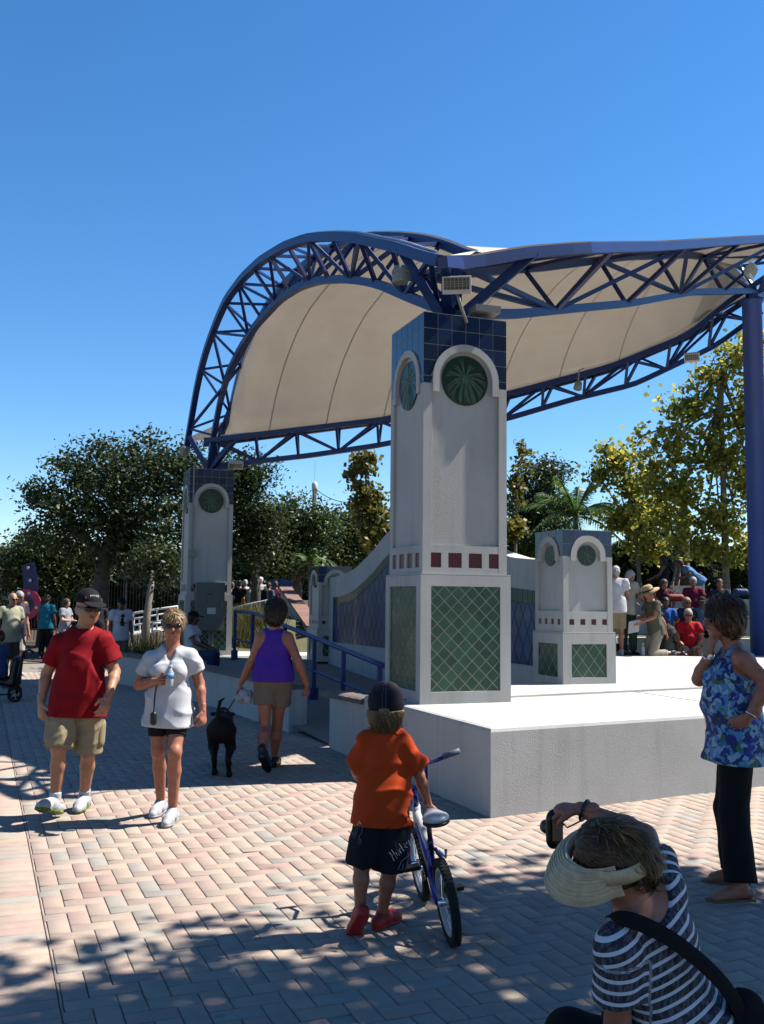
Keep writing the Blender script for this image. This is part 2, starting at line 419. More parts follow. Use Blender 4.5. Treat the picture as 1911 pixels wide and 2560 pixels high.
# low wall along the ramp with a paver coping
COPING = mat('coping_paver', (.20, .155, .14), .8, var=.2, vscale=12, bump=.4, bscale=90, objvar=.14)
def low_wall(k0, k1, label):
    kk = np.arange(k0, k1+.01, .35) if k1-k0 > .4 else [k0, k1]
    base = sk(s_wall(k0), k0)
    t = empty('ramp_wall', (base[0], base[1], 0), label=label, cat='wall')
    b = MB(); vs = []; th = .24
    def zt(k): return float(np.interp(k, [2.6, 4.05, 5.1, 13.5], [.60, .56, .53, .54]))
    for k in kk:
        for s_, z in ((s_wall(k), 0), (s_wall(k)+th, 0), (s_wall(k)+th, zt(k)), (s_wall(k), zt(k))):
            p = sk(s_, k); vs.append((p[0], p[1], z-.02 if z == 0 else z))
    m = len(kk); fs = [(3, 2, 1, 0), tuple(4*(m-1)+i for i in range(4))]
    for i in range(m-1):
        for q in range(4): fs.append((4*i+q, 4*i+(q+1) % 4, 4*i+4+(q+1) % 4, 4*i+4+q))
    b.add(vs, fs); b.build('wall_body', STUCCO, t)
    k = k0
    while k < k1-.05:
        k2 = min(k+.205, k1); h = zt((k+k2)/2)
        prof = [(-.035, 0), (th+.03, 0), (th+.03, .04), (th*.8, .062), (.02, .062), (-.025, .045)]
        c = MB(); vs = []
        for kk_ in (k+.004, k2-.004):
            for ds, dz in prof:
                p = sk(s_wall(kk_)+ds, kk_); vs.append((p[0], p[1], h+dz))
        c.add(vs, [(5, 4, 3, 2, 1, 0), (6, 7, 8, 9, 10, 11)]+[(q, (q+1) % 6, 6+(q+1) % 6, 6+q) for q in range(6)])
        c.build('coping_brick', COPING, t); k = k2
    return t
low_wall(2.705, 4.05, 'short white ramp wall with brown coping between the ramp opening and the big near pillar')
low_wall(5.12, 13.5, 'long low white ramp wall with brown brick coping behind the dog walker')
# lower strip of the wall beside the stage corner (flush with the stage)
# ---------------------------------------------------------------- pillars
TILE_B = mat('blue_glazed_tile', rgb(30, 52, 76), .25, col2=rgb(24, 42, 92), vscale=5, objvar=.38, coat=.3, bump=.3, bscale=25)
TILE_G = mat('green_glazed_tile', rgb(50, 100, 74), .35, col2=rgb(40, 76, 52), vscale=7, objvar=.25, coat=.12, bump=.3, bscale=40)
TILE_R = mat('maroon_tile', rgb(104, 20, 32), .4, var=.15, vscale=20, objvar=.08)
LEAFREL = mat('green_relief', rgb(92, 122, 100), .4, var=.2, vscale=20)
MEDAL = mat('dark_green_ceramic', rgb(28, 50, 36), .3, col2=rgb(40, 64, 44), vscale=8)
GROUT = mat('grout', rgb(178, 180, 170), .9)
PROT = rad(20)
def pillar(name, center, z0, P, label, faces=(0, 1, 2, 3), solid=(), skip_med=(), rot=PROT):
    t = empty(name, (center[0], center[1], z0), rot, label, 'pillar', P.get('group'))
    Wb, Ws, H, hb = P['Wb'], P['Ws'], P['H'], P['hb']; hw = Ws/2; rec = .032; hB = Wb/2; rb = .022
    cp = P['post']; zs = P['spring']; zc = P['zc']; Ro, Ri, Rm = P['Ro'], P['Ri'], P['Rm']; zp = P['zp']
    core = MB(); core.box(-hw+rec, hw-rec, -hw+rec, hw-rec, hb-.02, H-.012); core.build('shaft', STUCCO, t, world=False)
    b = MB(); b.box(-hB+rb, hB-rb, -hB+rb, hB-rb, 0, hb-.004); b.build('plinth', GROUT, t, world=False)
    fr = MB()
    for sx in (-1, 1):
        for sy in (-1, 1):
            x0, x1 = sorted((sx*hw, sx*(hw-cp))); y0, y1 = sorted((sy*hw, sy*(hw-cp))); fr.box(x0, x1, y0, y1, hb-.01, zs)
    fr.build('corner_strips', STUCCO, t, world=False)
    ln = MB(); ln.box(-hB, hB, -hB, hB, hb-.0, hb+.012); ln.build('plinth_cap', STUCCO, t, world=False)
    top = MB(); top.box(-hw+.004, hw-.004, -hw+.004, hw-.004, H-.012, H); top.build('top_cap', GROUT, t, world=False)
    px0, px1, pz0, pz1 = P['panel']; dz = P['dia']
    for fi in faces:
        a = fi*math.pi/2; n = V3((math.sin(a)*1, -math.cos(a), 0)); ux = V3((math.cos(a), math.sin(a), 0)); uz = V3((0, 0, 1.0))
        # fi 0 = -y local face, 1 = +x, 2 = +y, 3 = -x
        # band with the four square sockets
        bd = MB(); x0, x1 = -hw+cp, hw-cp; sq = P['sq']; zq = P['zq']; xs = P['sqx']
        def R(xa, xb, za, zb, d0=hw-rec-.002, d1=hw-.001): bd.plate([(xa, za), (xb, za), (xb, zb), (xa, zb)], (0, 0, 0), ux, uz, n, d0, d1)
        R(x0, x1, hb+.012, zq-sq/2); R(x0, x1, zq+sq/2, zp)
        edges = [x0]+[e for c in xs for e in (c-sq/2, c+sq/2)]+[x1]
        # squares may reach onto the corner strips at either end
        for q in range(0, len(edges), 2):
            if edges[q+1]-edges[q] > .004: R(edges[q], edges[q+1], zq-sq/2, zq+sq/2)
        # arch ring and its shoulders
        nseg = 18
        for q in range(nseg):
            a0, a1 = math.pi*q/nseg, math.pi*(q+1)/nseg
            bd.plate([(Ri*math.cos(a0), zc+Ri*math.sin(a0)), (Ro*math.cos(a0), zc+Ro*math.sin(a0)), (Ro*math.cos(a1), zc+Ro*math.sin(a1)), (Ri*math.cos(a1), zc+Ri*math.sin(a1))], (0, 0, 0), ux, uz, n, hw-rec-.002, hw+.014)
        for sg in (-1, 1):
            xa, xb = sorted((sg*Ri, sg*Ro)); R(xa, xb, zs-P['sh'], zc, d1=hw+.014)
            xa, xb = sorted((sg*Ro, sg*(hw-cp)))
            if xb-xa > .003: R(xa, xb, zs-P['sh'], zs-.002)
        bd.build('face_trim', STUCCO, t, world=False)
        for c in xs:
            g = .003
            q = MB(); q.plate([(c-sq/2+g, zq-sq/2+g), (c+sq/2-g, zq-sq/2+g), (c+sq/2-g, zq+sq/2-g), (c-sq/2+g, zq+sq/2-g)], (0, 0, 0), ux, uz, n, hw-rec-.002, hw-.012); q.build('square_tile', TILE_R, t, world=False)
        # blue tiles
        nt_ = P['ntile']; tw = Ws/nt_; zz = H-.004; g = .0035
        while zz > zs+.02:
            zl = max(zz-tw*P.get('tasp', 1), zs+.002)
            for q in range(nt_):
                xa, xb = -hw+q*tw+g, -hw+(q+1)*tw-g
                xs_ = np.linspace(xa, xb, 7)
                def low(x): return max(zl+g, (zc+math.sqrt(Ro*Ro-x*x) if abs(x) < Ro else zl)+.001 if abs(x) < Ro else zl+g)
                lo = [low(x) for x in xs_]; hi = zz-g
                if min(lo) > hi-.01: continue
                tb = MB()
                poly = [(x, min(l, hi)) for x, l in zip(xs_, lo)]
                poly = [p for i, p in enumerate(poly) if not (p[1] >= hi and (i+1 >= len(poly) or poly[i+1][1] >= hi) and (i == 0 or poly[i-1][1] >= hi))]
                if poly[-1][1] < hi: poly.append((xb, hi))
                if poly[0][1] < hi: poly.append((xa, hi))
                if max(abs(p[1]-poly[0][1]) for p in poly if True) < 1e-4 and len(poly) > 4: continue
                if len({round(p[1], 5) for p in lo and poly}) == 2 and abs(lo[0]-lo[-1]) < 1e-6 and max(lo) == min(lo): poly = [(xa, lo[0]), (xb, lo[0]), (xb, hi), (xa, hi)]
                if poly_area(poly) < 2e-4: continue
                tb.plate(poly, (0, 0, 0), ux, uz, n, hw-.006, hw-.001)
                tb.build('blue_tile', TILE_B, t, world=False)
            zz = zl
        bk = MB(); xs_ = np.linspace(-hw+.003, hw-.003, 41)
        for q in range(40):
            lo = [max(zs+.001, zc+math.sqrt(max(0, Ro*Ro-x*x))+.0005 if abs(x) < Ro else zs+.001) for x in (xs_[q], xs_[q+1])]
            bk.plate([(xs_[q], lo[0]), (xs_[q+1], lo[1]), (xs_[q+1], H-.013), (xs_[q], H-.013)], (0, 0, 0), ux, uz, n, hw-rec-.002, hw-.0045)
        bk.build('tile_backing', GROUT, t, world=False)
        # medallion
        md = MB(); rim = [(Rm*math.cos(q*math.pi/16), zc+Rm*math.sin(q*math.pi/16)) for q in range(32)]
        md.plate(rim, (0, 0, 0), ux, uz, n, hw-rec-.002, hw-rec+.016); m_o = md.build('medallion', MEDAL, t, world=False)
        if Rm > .2:
            rl = MB(); r_ = random.Random(fi+3)
            for q in range(17):
                a0 = math.pi*2*q/17+.2; bend = (r_.random()-.5)*.5-.55*math.cos(a0)
                L_ = Rm*.93; pts = []
                for w in np.linspace(0, 1, 9):
                    aa = a0+bend*w; rr = L_*w; x, z = rr*math.cos(aa), rr*math.sin(aa)+.02*(1-w)
                    z -= .06*w*w*(1 if abs(math.cos(a0)) > .25 else 0)
                    if x*x+z*z > (Rm*.985)**2: break
                    pts.append(V3((0, 0, zc))+ux*x+uz*z+n*(hw-rec+.017))
                if len(pts) > 3: rl.tube(pts, [.0055]*(len(pts)-1)+[.002], 5)
                for off in ((-.13, .13) if q % 3 else (-.15, .12, .2)):
                    p2 = []
                    for w in np.linspace(.25, 1, 7):
                        aa = a0+bend*w+off*(w-.1); rr = L_*w; x, z = rr*math.cos(aa), rr*math.sin(aa)
                        z -= .06*w*w*(1 if abs(math.cos(a0)) > .25 else 0)
                        if x*x+z*z > (Rm*.985)**2: break
                        p2.append(V3((0, 0, zc))+ux*x+uz*z+n*(hw-rec+.016))
                    if len(p2) > 3: rl.tube(p2, [.0035]*len(p2), 4)
            rl.build('leaf_relief', LEAFREL, m_o, smooth=True, world=False)
        else:
            rl = MB()
            for q in range(7):
                a0 = math.pi*2*q/7+.35; p2 = [V3((0, 0, zc))+ux*(w*Rm*.97*math.cos(a0+.5*w))+uz*(w*Rm*.97*math.sin(a0+.5*w))+n*(hw-rec+.016) for w in np.linspace(0, 1, 6)]
                rl.tube(p2, .004, 4)
            rl.build('leaf_relief', LEAFREL, m_o, world=False)
        # plinth panel: frame and lozenge tiles
        pf = MB()
        def RB(xa, xb, za, zb): pf.plate([(xa, za), (xb, za), (xb, zb), (xa, zb)], (0, 0, 0), ux, uz, n, hB-rb-.001, hB)
        e = .0 if fi in (0, 2) else rb+.001
        RB(-hB+e, px0, 0, hb-.003); RB(px1, hB-e, 0, hb-.003); RB(px0, px1, 0, pz0); RB(px0, px1, pz1, hb-.003)
        pf.build('panel_frame', STUCCO, t, world=False)
        join = MB() if fi in solid else None
        nx = P['nd']; dx = (px1-px0)/nx; nz = max(1, round((pz1-pz0)/(dx*dz))); dzz = (pz1-pz0)/nz
        for i in range(0, 2*nx+1):
            for j in range(0, 2*nz+1):
                if (i+j) % 2 == 0: continue
                cx, cz = px0+i*dx/2, pz0+j*dzz/2
                poly = [(cx-dx/2, cz), (cx, cz-dzz/2), (cx+dx/2, cz), (cx, cz+dzz/2)]
                poly = shrink(poly, .0062)
                for nn, d in (((-1, 0), -px0), ((1, 0), px1), ((0, -1), -pz0), ((0, 1), pz1)): poly = clip_poly(poly, nn, d) if len(poly) > 2 else poly
                if poly_area(poly) < 1e-4: continue
                q = join or MB(); q.plate(poly, (0, 0, 0), ux, uz, n, hB-rb-.001, hB-rb+.004)
                if join is None: q.build('lozenge_tile', TILE_G, t, world=False)
        if join is not None: join.build('lozenge_tiles', TILE_G, t, world=False)['kind'] = 'stuff'
    return t
BIG = dict(Wb=.97, Ws=.913, H=3.85, hb=1.24, post=.088, spring=3.13, zc=3.19, Ro=.362, Ri=.292, Rm=.253, zp=1.53, panel=(-.375, .37, .115, 1.13), dia=1.0, nd=5,
           sq=.145, zq=1.385, sqx=(-.33, -.11, .11, .33), ntile=6, tasp=1.05, sh=.08)
SML = dict(Wb=.72, Ws=.675, H=1.85, hb=.62, post=.07, spring=1.53, zc=1.545, Ro=.238, Ri=.165, Rm=.122, zp=.88, panel=(-.245, .235, .105, .495), dia=1.15, nd=3,
           sq=.068, zq=.755, sqx=(-.225, -.075, .075, .225), ntile=4, tasp=1.0, sh=.05)
PX = np.array([math.cos(PROT), math.sin(PROT)]); PY = np.array([-PX[1], PX[0]])
P1 = np.array([.67, 9.89]); P2 = np.array([-3.69, 20.22]); C5 = np.array([2.35, 11.79]); C6 = np.array([-1.01, 19.16])
pillar('canopy_pillar', P1, STG, BIG, 'tall white pillar with blue tiled top and green lozenge base at the near stage corner', solid=(1, 2))
pillar('canopy_pillar', P2, .50, BIG, 'tall white pillar carrying a grey electrical cabinet, far left end of the canopy', solid=(1, 2))
pillar('stage_pillar', C5, STG, SML, 'short white pillar with blue tiled top standing on the sunlit stage right of the tall pillar', solid=(1, 2))
pillar('stage_pillar', C6, .48, SML, 'short shaded white pillar at the far low end of the blue tiled wall', solid=(1, 2))

# ---------------------------------------------------------------- curved stage wall with lozenge tiles
TILE_NAVY = mat('navy_wall_tile', rgb(26, 74, 128), .35, col2=rgb(22, 60, 100), vscale=4, objvar=.28, coat=.15)
TILE_GB = mat('green_border_tile', rgb(28, 74, 64), .35, var=.2, objvar=.2, coat=.15)
wd = unit(C5-C6); WL = np.linalg.norm(C5-C6); wn = np.array([wd[1], -wd[0]])
if wn[0] > 0: wn = -wn
def w_top(t): return float(np.interp(t, [0, .05, .10, .16, .20, .245, .30, .35, .42, .5, .58, .66, .74, .80, .86, .92, 1], [2.09, 2.11, 2.13, 2.19, 2.26, 2.39, 2.56, 2.76, 2.98, 3.06, 2.98, 2.76, 2.52, 2.36, 2.26, 2.22, 2.2]))
def p_top(t): return w_top(t)-.40
tw_ = empty('tiled_stage_wall', (C6[0], C6[1], 0), label='white stage wall with swept-up top and blue lozenge tiles between the two short pillars', cat='wall')
b = MB(); N_w = 60; t0, t1 = .30/WL, 1-.30/WL; vs = []
for q in range(N_w+1):
    t = t0+(t1-t0)*q/N_w; c = C6+wd*WL*t; kk = (c-SA)@E2
    for off, z in ((.15, 0), (.15, w_top(t)), (-.15, w_top(t)), (-.15, 0)): p = c+wn*off; vs.append((p[0], p[1], z))
fs = [(0, 1, 2, 3), tuple(4*N_w+i for i in (3, 2, 1, 0))]
for q in range(N_w):
    for e in range(4): fs.append((4*q+e, 4*q+4+e, 4*q+4+(e+1) % 4, 4*q+(e+1) % 4))
b.add(vs, fs); b.build('wall_body', STUCCO_SM, tw_)
ta, tb_ = .068, .93; xa, xb = ta*WL, tb_*WL; zb0 = .87; bh = .17
o3 = V3((C6[0], C6[1], 0)); u3 = V3((wd[0], wd[1], 0)); n3_ = V3((wn[0], wn[1], 0)); z3 = V3((0, 0, 1))
gp = MB(); xs_ = np.linspace(xa, xb, 50)
for i in range(49):
    gp.plate([(xs_[i], zb0), (xs_[i+1], zb0), (xs_[i+1], p_top(xs_[i+1]/WL)), (xs_[i], p_top(xs_[i]/WL))], o3, u3, z3, n3_, .145, .153)
gp.build('grout_bed', mat('blue_grey_grout', rgb(76, 94, 122), .9), tw_)
nn = 34; dx = (xb-xa)/nn; dzz = .42; wall_tiles = 0
rest_tiles = MB()
for i in range(0, 2*nn+1):
    for j in range(0, 14):
        if (i+j) % 2 == 0: continue
        cx, cz = xa+i*dx/2, zb0+j*dzz/2
        poly = shrink([(cx-dx/2, cz), (cx, cz-dzz/2), (cx+dx/2, cz), (cx, cz+dzz/2)], .005)
        s0 = (p_top((cx+.05)/WL)-p_top((cx-.05)/WL))/.1; top = p_top(cx/WL)-bh-.01
        for n2_, d in (((-1, 0), -xa), ((1, 0), xb), ((0, -1), -zb0), ((-s0, 1), top-s0*cx)):
            poly = clip_poly(poly, n2_, d) if len(poly) > 2 else poly
        if poly_area(poly) < 3e-4: continue
        if cx/WL < .40 or cx/WL > .8:
            q = MB(); q.plate(poly, o3, u3, z3, n3_, .15, .160); q.build('lozenge_tile', TILE_NAVY, tw_); wall_tiles += 1
        else: rest_tiles.plate(poly, o3, u3, z3, n3_, .15, .160)
rest_tiles.build('lozenge_tiles', TILE_NAVY, tw_)['kind'] = 'stuff'
x = xa
while x < xb-.02:
    x2 = min(x+.115, xb); a, c = (x+.003)/WL, (x2-.003)/WL
    q = MB(); q.plate([(x+.003, p_top(a)-bh), (x2-.003, p_top(c)-bh), (x2-.003, p_top(c)), (x+.003, p_top(a))], o3, u3, z3, n3_, .15, .161); q.build('border_tile', TILE_GB, tw_); x = x2

# ---------------------------------------------------------------- blue ramp railing
rl = empty('ramp_railing', tuple(sk(.9, 4.4, 0)), label='blue tubular handrail running up the ramp behind the dog walker', cat='railing')
def rz(k): return float(np.interp(k, [4.3, 10.5, 12], [.87, 1.42, 1.43]))
RB_ = mat('rail_blue', (.018, .05, .21), .45, var=.12)
kk = list(np.linspace(4.3, 11.88, 20))
b = MB(); b.tube([sk(.9, k, rz(k)) for k in kk], .034, 10); b.build('top_rail', RB_, rl, True)
b = MB(); b.tube([sk(.9, k, z_ramp(k)+.42) for k in kk], .022, 8); b.build('mid_rail', RB_, rl, True)
for k in (4.45, 5.75, 7.0, 8.5, 10.55, 11.86):
    z0 = z_ramp(k); b = MB(); b.beam(sk(.9, k, z0), sk(.9, k, rz(k)), .055, .055, up=(E2[0], E2[1], 0)); p = b.build('post', RB_, rl)
    b = MB(); c = sk(.9, k, z0+.09); b.obox(c, (.055*E1[0], .055*E1[1], 0), (.055*E2[0], .055*E2[1], 0), (0, 0, .09)); b.build('post_foot', RB_, p)

# ---------------------------------------------------------------- cabinet, conduit on the far pillar
def p2l(x, y, z):
    p = P2+PX*x+PY*y; return np.array([p[0], p[1], .50+z])
cab = empty('electrical_cabinet', tuple(p2l(.02, -.6, 0)), label='grey metal electrical cabinet hung on the far left pillar', cat='cabinet')
CAB = mat('cabinet_grey', rgb(112, 116, 110), .55, var=.06, vscale=3)
def pbox(b, x0, x1, y0, y1, z0, z1):
    vs = [p2l(x, y, z) for z in (z0, z1) for x, y in ((x0, y0), (x1, y0), (x1, y1), (x0, y1))]
    b.add(vs, [(0, 3, 2, 1), (4, 5, 6, 7), (0, 1, 5, 4), (1, 2, 6, 5), (2, 3, 7, 6), (3, 0, 4, 7)])
b = MB(); pbox(b, -.30, .27, -.74, -.487, .52, 1.50); b.build('case', CAB, cab)
b = MB(); pbox(b, -.285, .255, -.752, -.741, .535, 1.485); d_ = b.build('door', CAB, cab)
b = MB(); pbox(b, -.08, .09, -.755, -.7525, .86, .99); b.build('notice', mat('paper', (.75, .76, .78), .8), d_)
b = MB(); pbox(b, -.10, .02, -.756, -.7525, 1.25, 1.275); b.build('nameplate', mat('dark_plate', (.08, .08, .07), .6), d_)
b = MB(); pbox(b, .21, .235, -.78, -.7525, 1.0, 1.1); b.build('handle', GREY_METAL, d_)
for xx in (.0, .06):
    b = MB(); b.tube([p2l(xx, -.62, .0), p2l(xx, -.62, .53)], .018, 8); b.build('conduit', GREY_METAL, cab, True)
b = MB(); pbox(b, -.08, .13, -.70, -.55, 0.0, .012); b.build('conduit_base', RAMPC, cab)
cd = empty('wall_conduit', tuple(p2l(-.40, -.5, 1.3)), label='thin grey conduit with junction box running up the far left pillar', cat='conduit')
b = MB(); b.tube([p2l(-.25, -.5, 1.2), p2l(-.30, -.5, 1.32), p2l(-.38, -.485, 1.5), p2l(-.38, -.485, 3.86), p2l(-.38, -.485, 3.98)], .017, 8); b.build('pipe', GREY_METAL, cd, True)
b = MB(); pbox(b, -.46, -.31, -.545, -.462, 2.02, 2.17); b.build('junction_box', GREY_METAL, cd)
# ================================================================ CANOPY
def interp(xs, ys): return lambda t: float(np.interp(t, xs, ys))
def smooth_interp(xs, ys, n=200, it=24):
    g = np.linspace(min(xs), max(xs), n); y = np.interp(g, xs, ys)
    for _ in range(it): y[1:-1] = .25*y[:-2]+.5*y[1:-1]+.25*y[2:]
    return lambda t: float(np.interp(t, g, y))
LT = np.linalg.norm(P2-P1)
C3 = np.array([7.44, 18.83])
CC = P1+(C3-P1)*1.045
cen = (P1+P2+CC)/3
canopy = empty('canopy', (P1[0], P1[1], 4.54), label='cream fabric canopy on arched blue steel trusses over the stage', cat='canopy')
def edge(A, B):
    d = unit(B-A); L = np.linalg.norm(B-A); n = np.array([d[1], -d[0]])
    if n@((A+B)/2-cen) < 0: n = -n
    return A, d, L, n
EA = edge(P1, P2); EF = edge(P1, CC); EB = edge(P2, CC)
def ept(E, t, off, z):
    if callable(off): off = off(t)
    p = E[0]+E[1]*E[2]*t+E[3]*off; return np.array([p[0], p[1], z])
# measured chord heights
zAB = smooth_interp([-.02, .02, .06, .11, .16, .22, .29, .38, .46, .55, .68, .78, .86, .92, .97, 1.0], [4.62, 4.82, 5.02, 5.28, 5.55, 5.81, 6.08, 6.37, 6.55, 6.65, 6.60, 6.43, 6.16, 5.72, 5.0, 4.55], it=12)
zAO = smooth_interp([-.06, -.02, .03, .09, .155, .23, .31, .41, .53, .635, .74, .81, .885, .95, .99, 1.035], [4.98, 5.18, 5.46, 5.75, 6.07, 6.38, 6.68, 6.95, 7.17, 7.25, 7.20, 6.98, 6.64, 6.14, 5.58, 4.93], it=12)
zAI = smooth_interp([-.02, .02, .07, .13, .20, .28, .36, .45, .55, .64, .74, .81, .885, .95, .985, 1.01], [5.26, 5.46, 5.77, 6.08, 6.39, 6.71, 6.96, 7.16, 7.28, 7.30, 7.22, 7.02, 6.64, 6.10, 5.60, 5.2], it=12)
k_ = 1/1.045
zFB = smooth_interp([-.02, .03*k_, .13*k_, .28*k_, .44*k_, .68*k_, .97*k_, 1.06], [4.62, 4.78, 5.05, 5.55, 6.08, 6.97, 7.86, 8.1], it=10)
zFO = smooth_interp([-.07, -.04, .04, .12, .298, .626, .773, .9, 1.08], [4.94, 5.00, 5.35, 5.62, 6.28, 7.57, 8.14, 8.53, 8.9], it=8)
def offF(t): return .40+.56*min(1, max(0, (t+.03)/.14))*(1 if t < .8 else max(.3, 1-(t-.8)*2.5))  # outer chord bowed outward, shaped so the canopy's shadow closes over the paving
zFI = smooth_interp([-.02, .09*k_, .27*k_, .52*k_, .78*k_, 1.0*k_, 1.05], [5.12, 5.50, 6.16, 7.14, 8.04, 8.64, 8.75], it=10)
zBB = smooth_interp([-.02, .0, .20*k_, .33*k_, .57*k_, .70*k_, .81*k_, .96*k_, 1.03], [4.45, 4.46, 4.70, 4.91, 5.45, 5.87, 6.16, 6.95, 7.9], it=8)
zBI = smooth_interp([-.02, .02, .34*k_, .57*k_, .76*k_, .90*k_, .97*k_, 1.03], [4.95, 4.97, 5.37, 5.88, 6.43, 7.05, 7.7, 8.5], it=8)
zBO = smooth_interp([-.03, .0, .33*k_, .57*k_, .77*k_, .93*k_, 1.06], [5.0, 5.03, 5.48, 5.98, 6.55, 7.3, 8.6], it=8)
OFF = .40
STEEL_W = mat('blue_steel_web', (.011, .034, .17), .4, var=.14, vscale=3)
def chord(E, zf, off, t0, t1, w, h, name, n=46):
    b = MB(); ts = np.linspace(t0, t1, n); P = [ept(E, t, off, zf(t)) for t in ts]
    nn = V3((E[3][0], E[3][1], 0)); vs = []
    for i, p in enumerate(P):
        tg = unit(P[min(i+1, n-1)]-P[max(i-1, 0)]); up = unit(np.cross(nn, tg)); up = up if up[2] > 0 else -up
        if i and up@lu < 0: up = -up
        lu = up
        for a, c in ((-1, -1), (1, -1), (1, 1), (-1, 1)): vs.append(p+nn*a*w/2+up*c*h/2)
    fs = [(3, 2, 1, 0), tuple(4*(n-1)+i for i in range(4))]
    for i in range(n-1):
        for q in range(4): fs.append((4*i+q, 4*i+(q+1) % 4, 4*i+4+(q+1) % 4, 4*i+4+q))
    b.add(vs, fs); return b.build(name, BLUE_STEEL, canopy)
def truss(E, zB, zO, zI, tb0, tb1, to0, to1, ti0, ti1, nb, name, oo=OFF, cw=.105, ww=.06):
    chord(E, zB, 0, tb0, tb1, cw, cw, name+'_bottom_chord')
    chord(E, zO, oo, to0, to1, cw*1.1, cw*1.1, name+'_outer_chord')
    chord(E, zI, -OFF, ti0, ti1, cw, cw, name+'_inner_chord')
    def mapt(t, a, b): return a+(b-a)*(t-tb0)/(tb1-tb0)
    bays = np.linspace(tb0+.02, tb1-.02, nb+1)
    def web(P, Q, w, nm): m = MB(); m.beam(P, Q, w, w); m.build(nm, STEEL_W, canopy)
    def T(i, o):
        a, c, off, zf = (to0, to1, oo, zO) if o else (ti0, ti1, -OFF, zI)
        t = min(max(mapt(bays[i], a, c), a), c); return ept(E, t, off, zf(t))
    Bn = [ept(E, t, 0, zB(t)) for t in bays]
    for i in range(nb+1):                                     # a narrow V at every bottom node, alternating diagonals between
        web(Bn[i], T(i, 1), ww, 'web_post'); web(Bn[i], T(i, 0), ww, 'web_post'); web(T(i, 1), T(i, 0), ww*.85, 'cross_member')
        if i < nb:
            for o in (1, 0):
                if i % 2: web(Bn[i], T(i+1, o), ww*.95, 'web_diagonal')
                else: web(T(i, o), Bn[i+1], ww*.95, 'web_diagonal')
            if name != 'arch' or i % 2: web(T(i, i % 2), T(i+1, 1-i % 2), ww*.75, 'lattice_member')
truss(EA, zAB, zAO, zAI, .0, .985, -.058, 1.034, -.015, 1.005, 12, 'arch', OFF, .105, .05)
truss(EF, zFB, zFO, zFI, .0, 1.0, -.06, 1.07, -.015, 1.02, 5, 'front', offF, .105, .058)
truss(EB, zBB, zBO, zBI, .0, 1.0, -.02, 1.05, 0.0, 1.0, 13, 'rear', OFF, .10, .052)
# the V supports on the two pillars and the tall column
for Pc, zt, ends in ((P1, 4.55, [ept(EA, .03, OFF, zAO(.03)), ept(EF, -.055, offF, zFO(-.055)), ept(EA, .03, -OFF, zAI(.03)), ept(EF, .06, -OFF, zFI(.06)), ept(EA, .02, 0, zAB(.02)), ept(EF, .03, 0, zFB(.03)), ept(EF, .05, offF, zFO(.05))]),
                     (P2, 4.36, [ept(EA, 1.02, OFF, zAO(1.02)), ept(EA, .965, 0, zAB(.965)), ept(EA, .97, -OFF, zAI(.97)), ept(EB, .0, OFF, zBO(.0)), ept(EB, .05, 0, zBB(.05)), ept(EB, .06, -OFF, zBI(.06))])):
    for e in ends:
        m = MB(); m.beam((Pc[0], Pc[1], zt), e, .10, .10); m.build('support_strut', BLUE_STEEL, canopy)
    m = MB(); m.obox((Pc[0], Pc[1], zt-.06), (.2, 0, 0), (0, .2, 0), (0, 0, .05)); m.build('base_plate', BLUE_STEEL, canopy)
col_c = P1+(C3-P1)*.985
m = MB(); m.lathe([(.19, STG), (.19, 7.66), (.225, 7.67), (.225, 7.71)], (col_c[0], col_c[1], 0), n=28)
cl = m.build('canopy_column', mat('column_blue_lit', (.024, .075, .36), .4, var=.1, vscale=2), None, False); tag(cl, 'tall round blue steel column at the right edge behind the woman in floral top', 'column')  # brighter than the truss blue: sunlit look put into the colour
for p in cl.data.polygons: p.use_smooth = len(p.vertices) == 4
m = MB(); m.obox((col_c[0], col_c[1], 7.76), (.09, 0, 0), (0, .09, 0), (0, 0, .09)); m.build('column_head', BLUE_STEEL, canopy)
# membrane: strips parallel to the arch, hung between front and rear trusses
def fab_mat():
    m = bpy.data.materials.new('cream_fabric'); m.use_nodes = True; N = m.node_tree.nodes; L = m.node_tree.links
    b = N['Principled BSDF']; b.inputs['Roughness'].default_value = .65
    tc = N.new('ShaderNodeTexCoord'); nz = N.new('ShaderNodeTexNoise'); nz.inputs['Scale'].default_value = .9; nz.inputs['Detail'].default_value = 8; nz.inputs['Roughness'].default_value = .7
    L.new(tc.outputs['Object'], nz.inputs['Vector']); cr = N.new('ShaderNodeValToRGB'); cr.color_ramp.elements[0].position = .3; cr.color_ramp.elements[1].position = .62
    cr.color_ramp.elements[0].color = (.62*KA, .52*KA, .42*KA, 1); cr.color_ramp.elements[1].color = (.72*KA, .62*KA, .51*KA, 1); L.new(nz.outputs['Fac'], cr.inputs[0])
    tr = N.new('ShaderNodeBsdfTranslucent'); mx = N.new('ShaderNodeMixShader'); mx.inputs[0].default_value = .15
    L.new(cr.outputs[0], b.inputs['Base Color']); L.new(cr.outputs[0], tr.inputs[0]); L.new(b.outputs[0], mx.inputs[1]); L.new(tr.outputs[0], mx.inputs[2])
    L.new(mx.outputs[0], N['Material Output'].inputs[0]); return m
FAB = fab_mat()
def arch_bump(v):            # height of the arch's inner chord above the straight line between its ends
    t = .0+v*1.0; return zAI(max(-.01, min(1.0, t)))-(zAI(0)+(zAI(1.0)-zAI(0))*v)
BULGE = .42
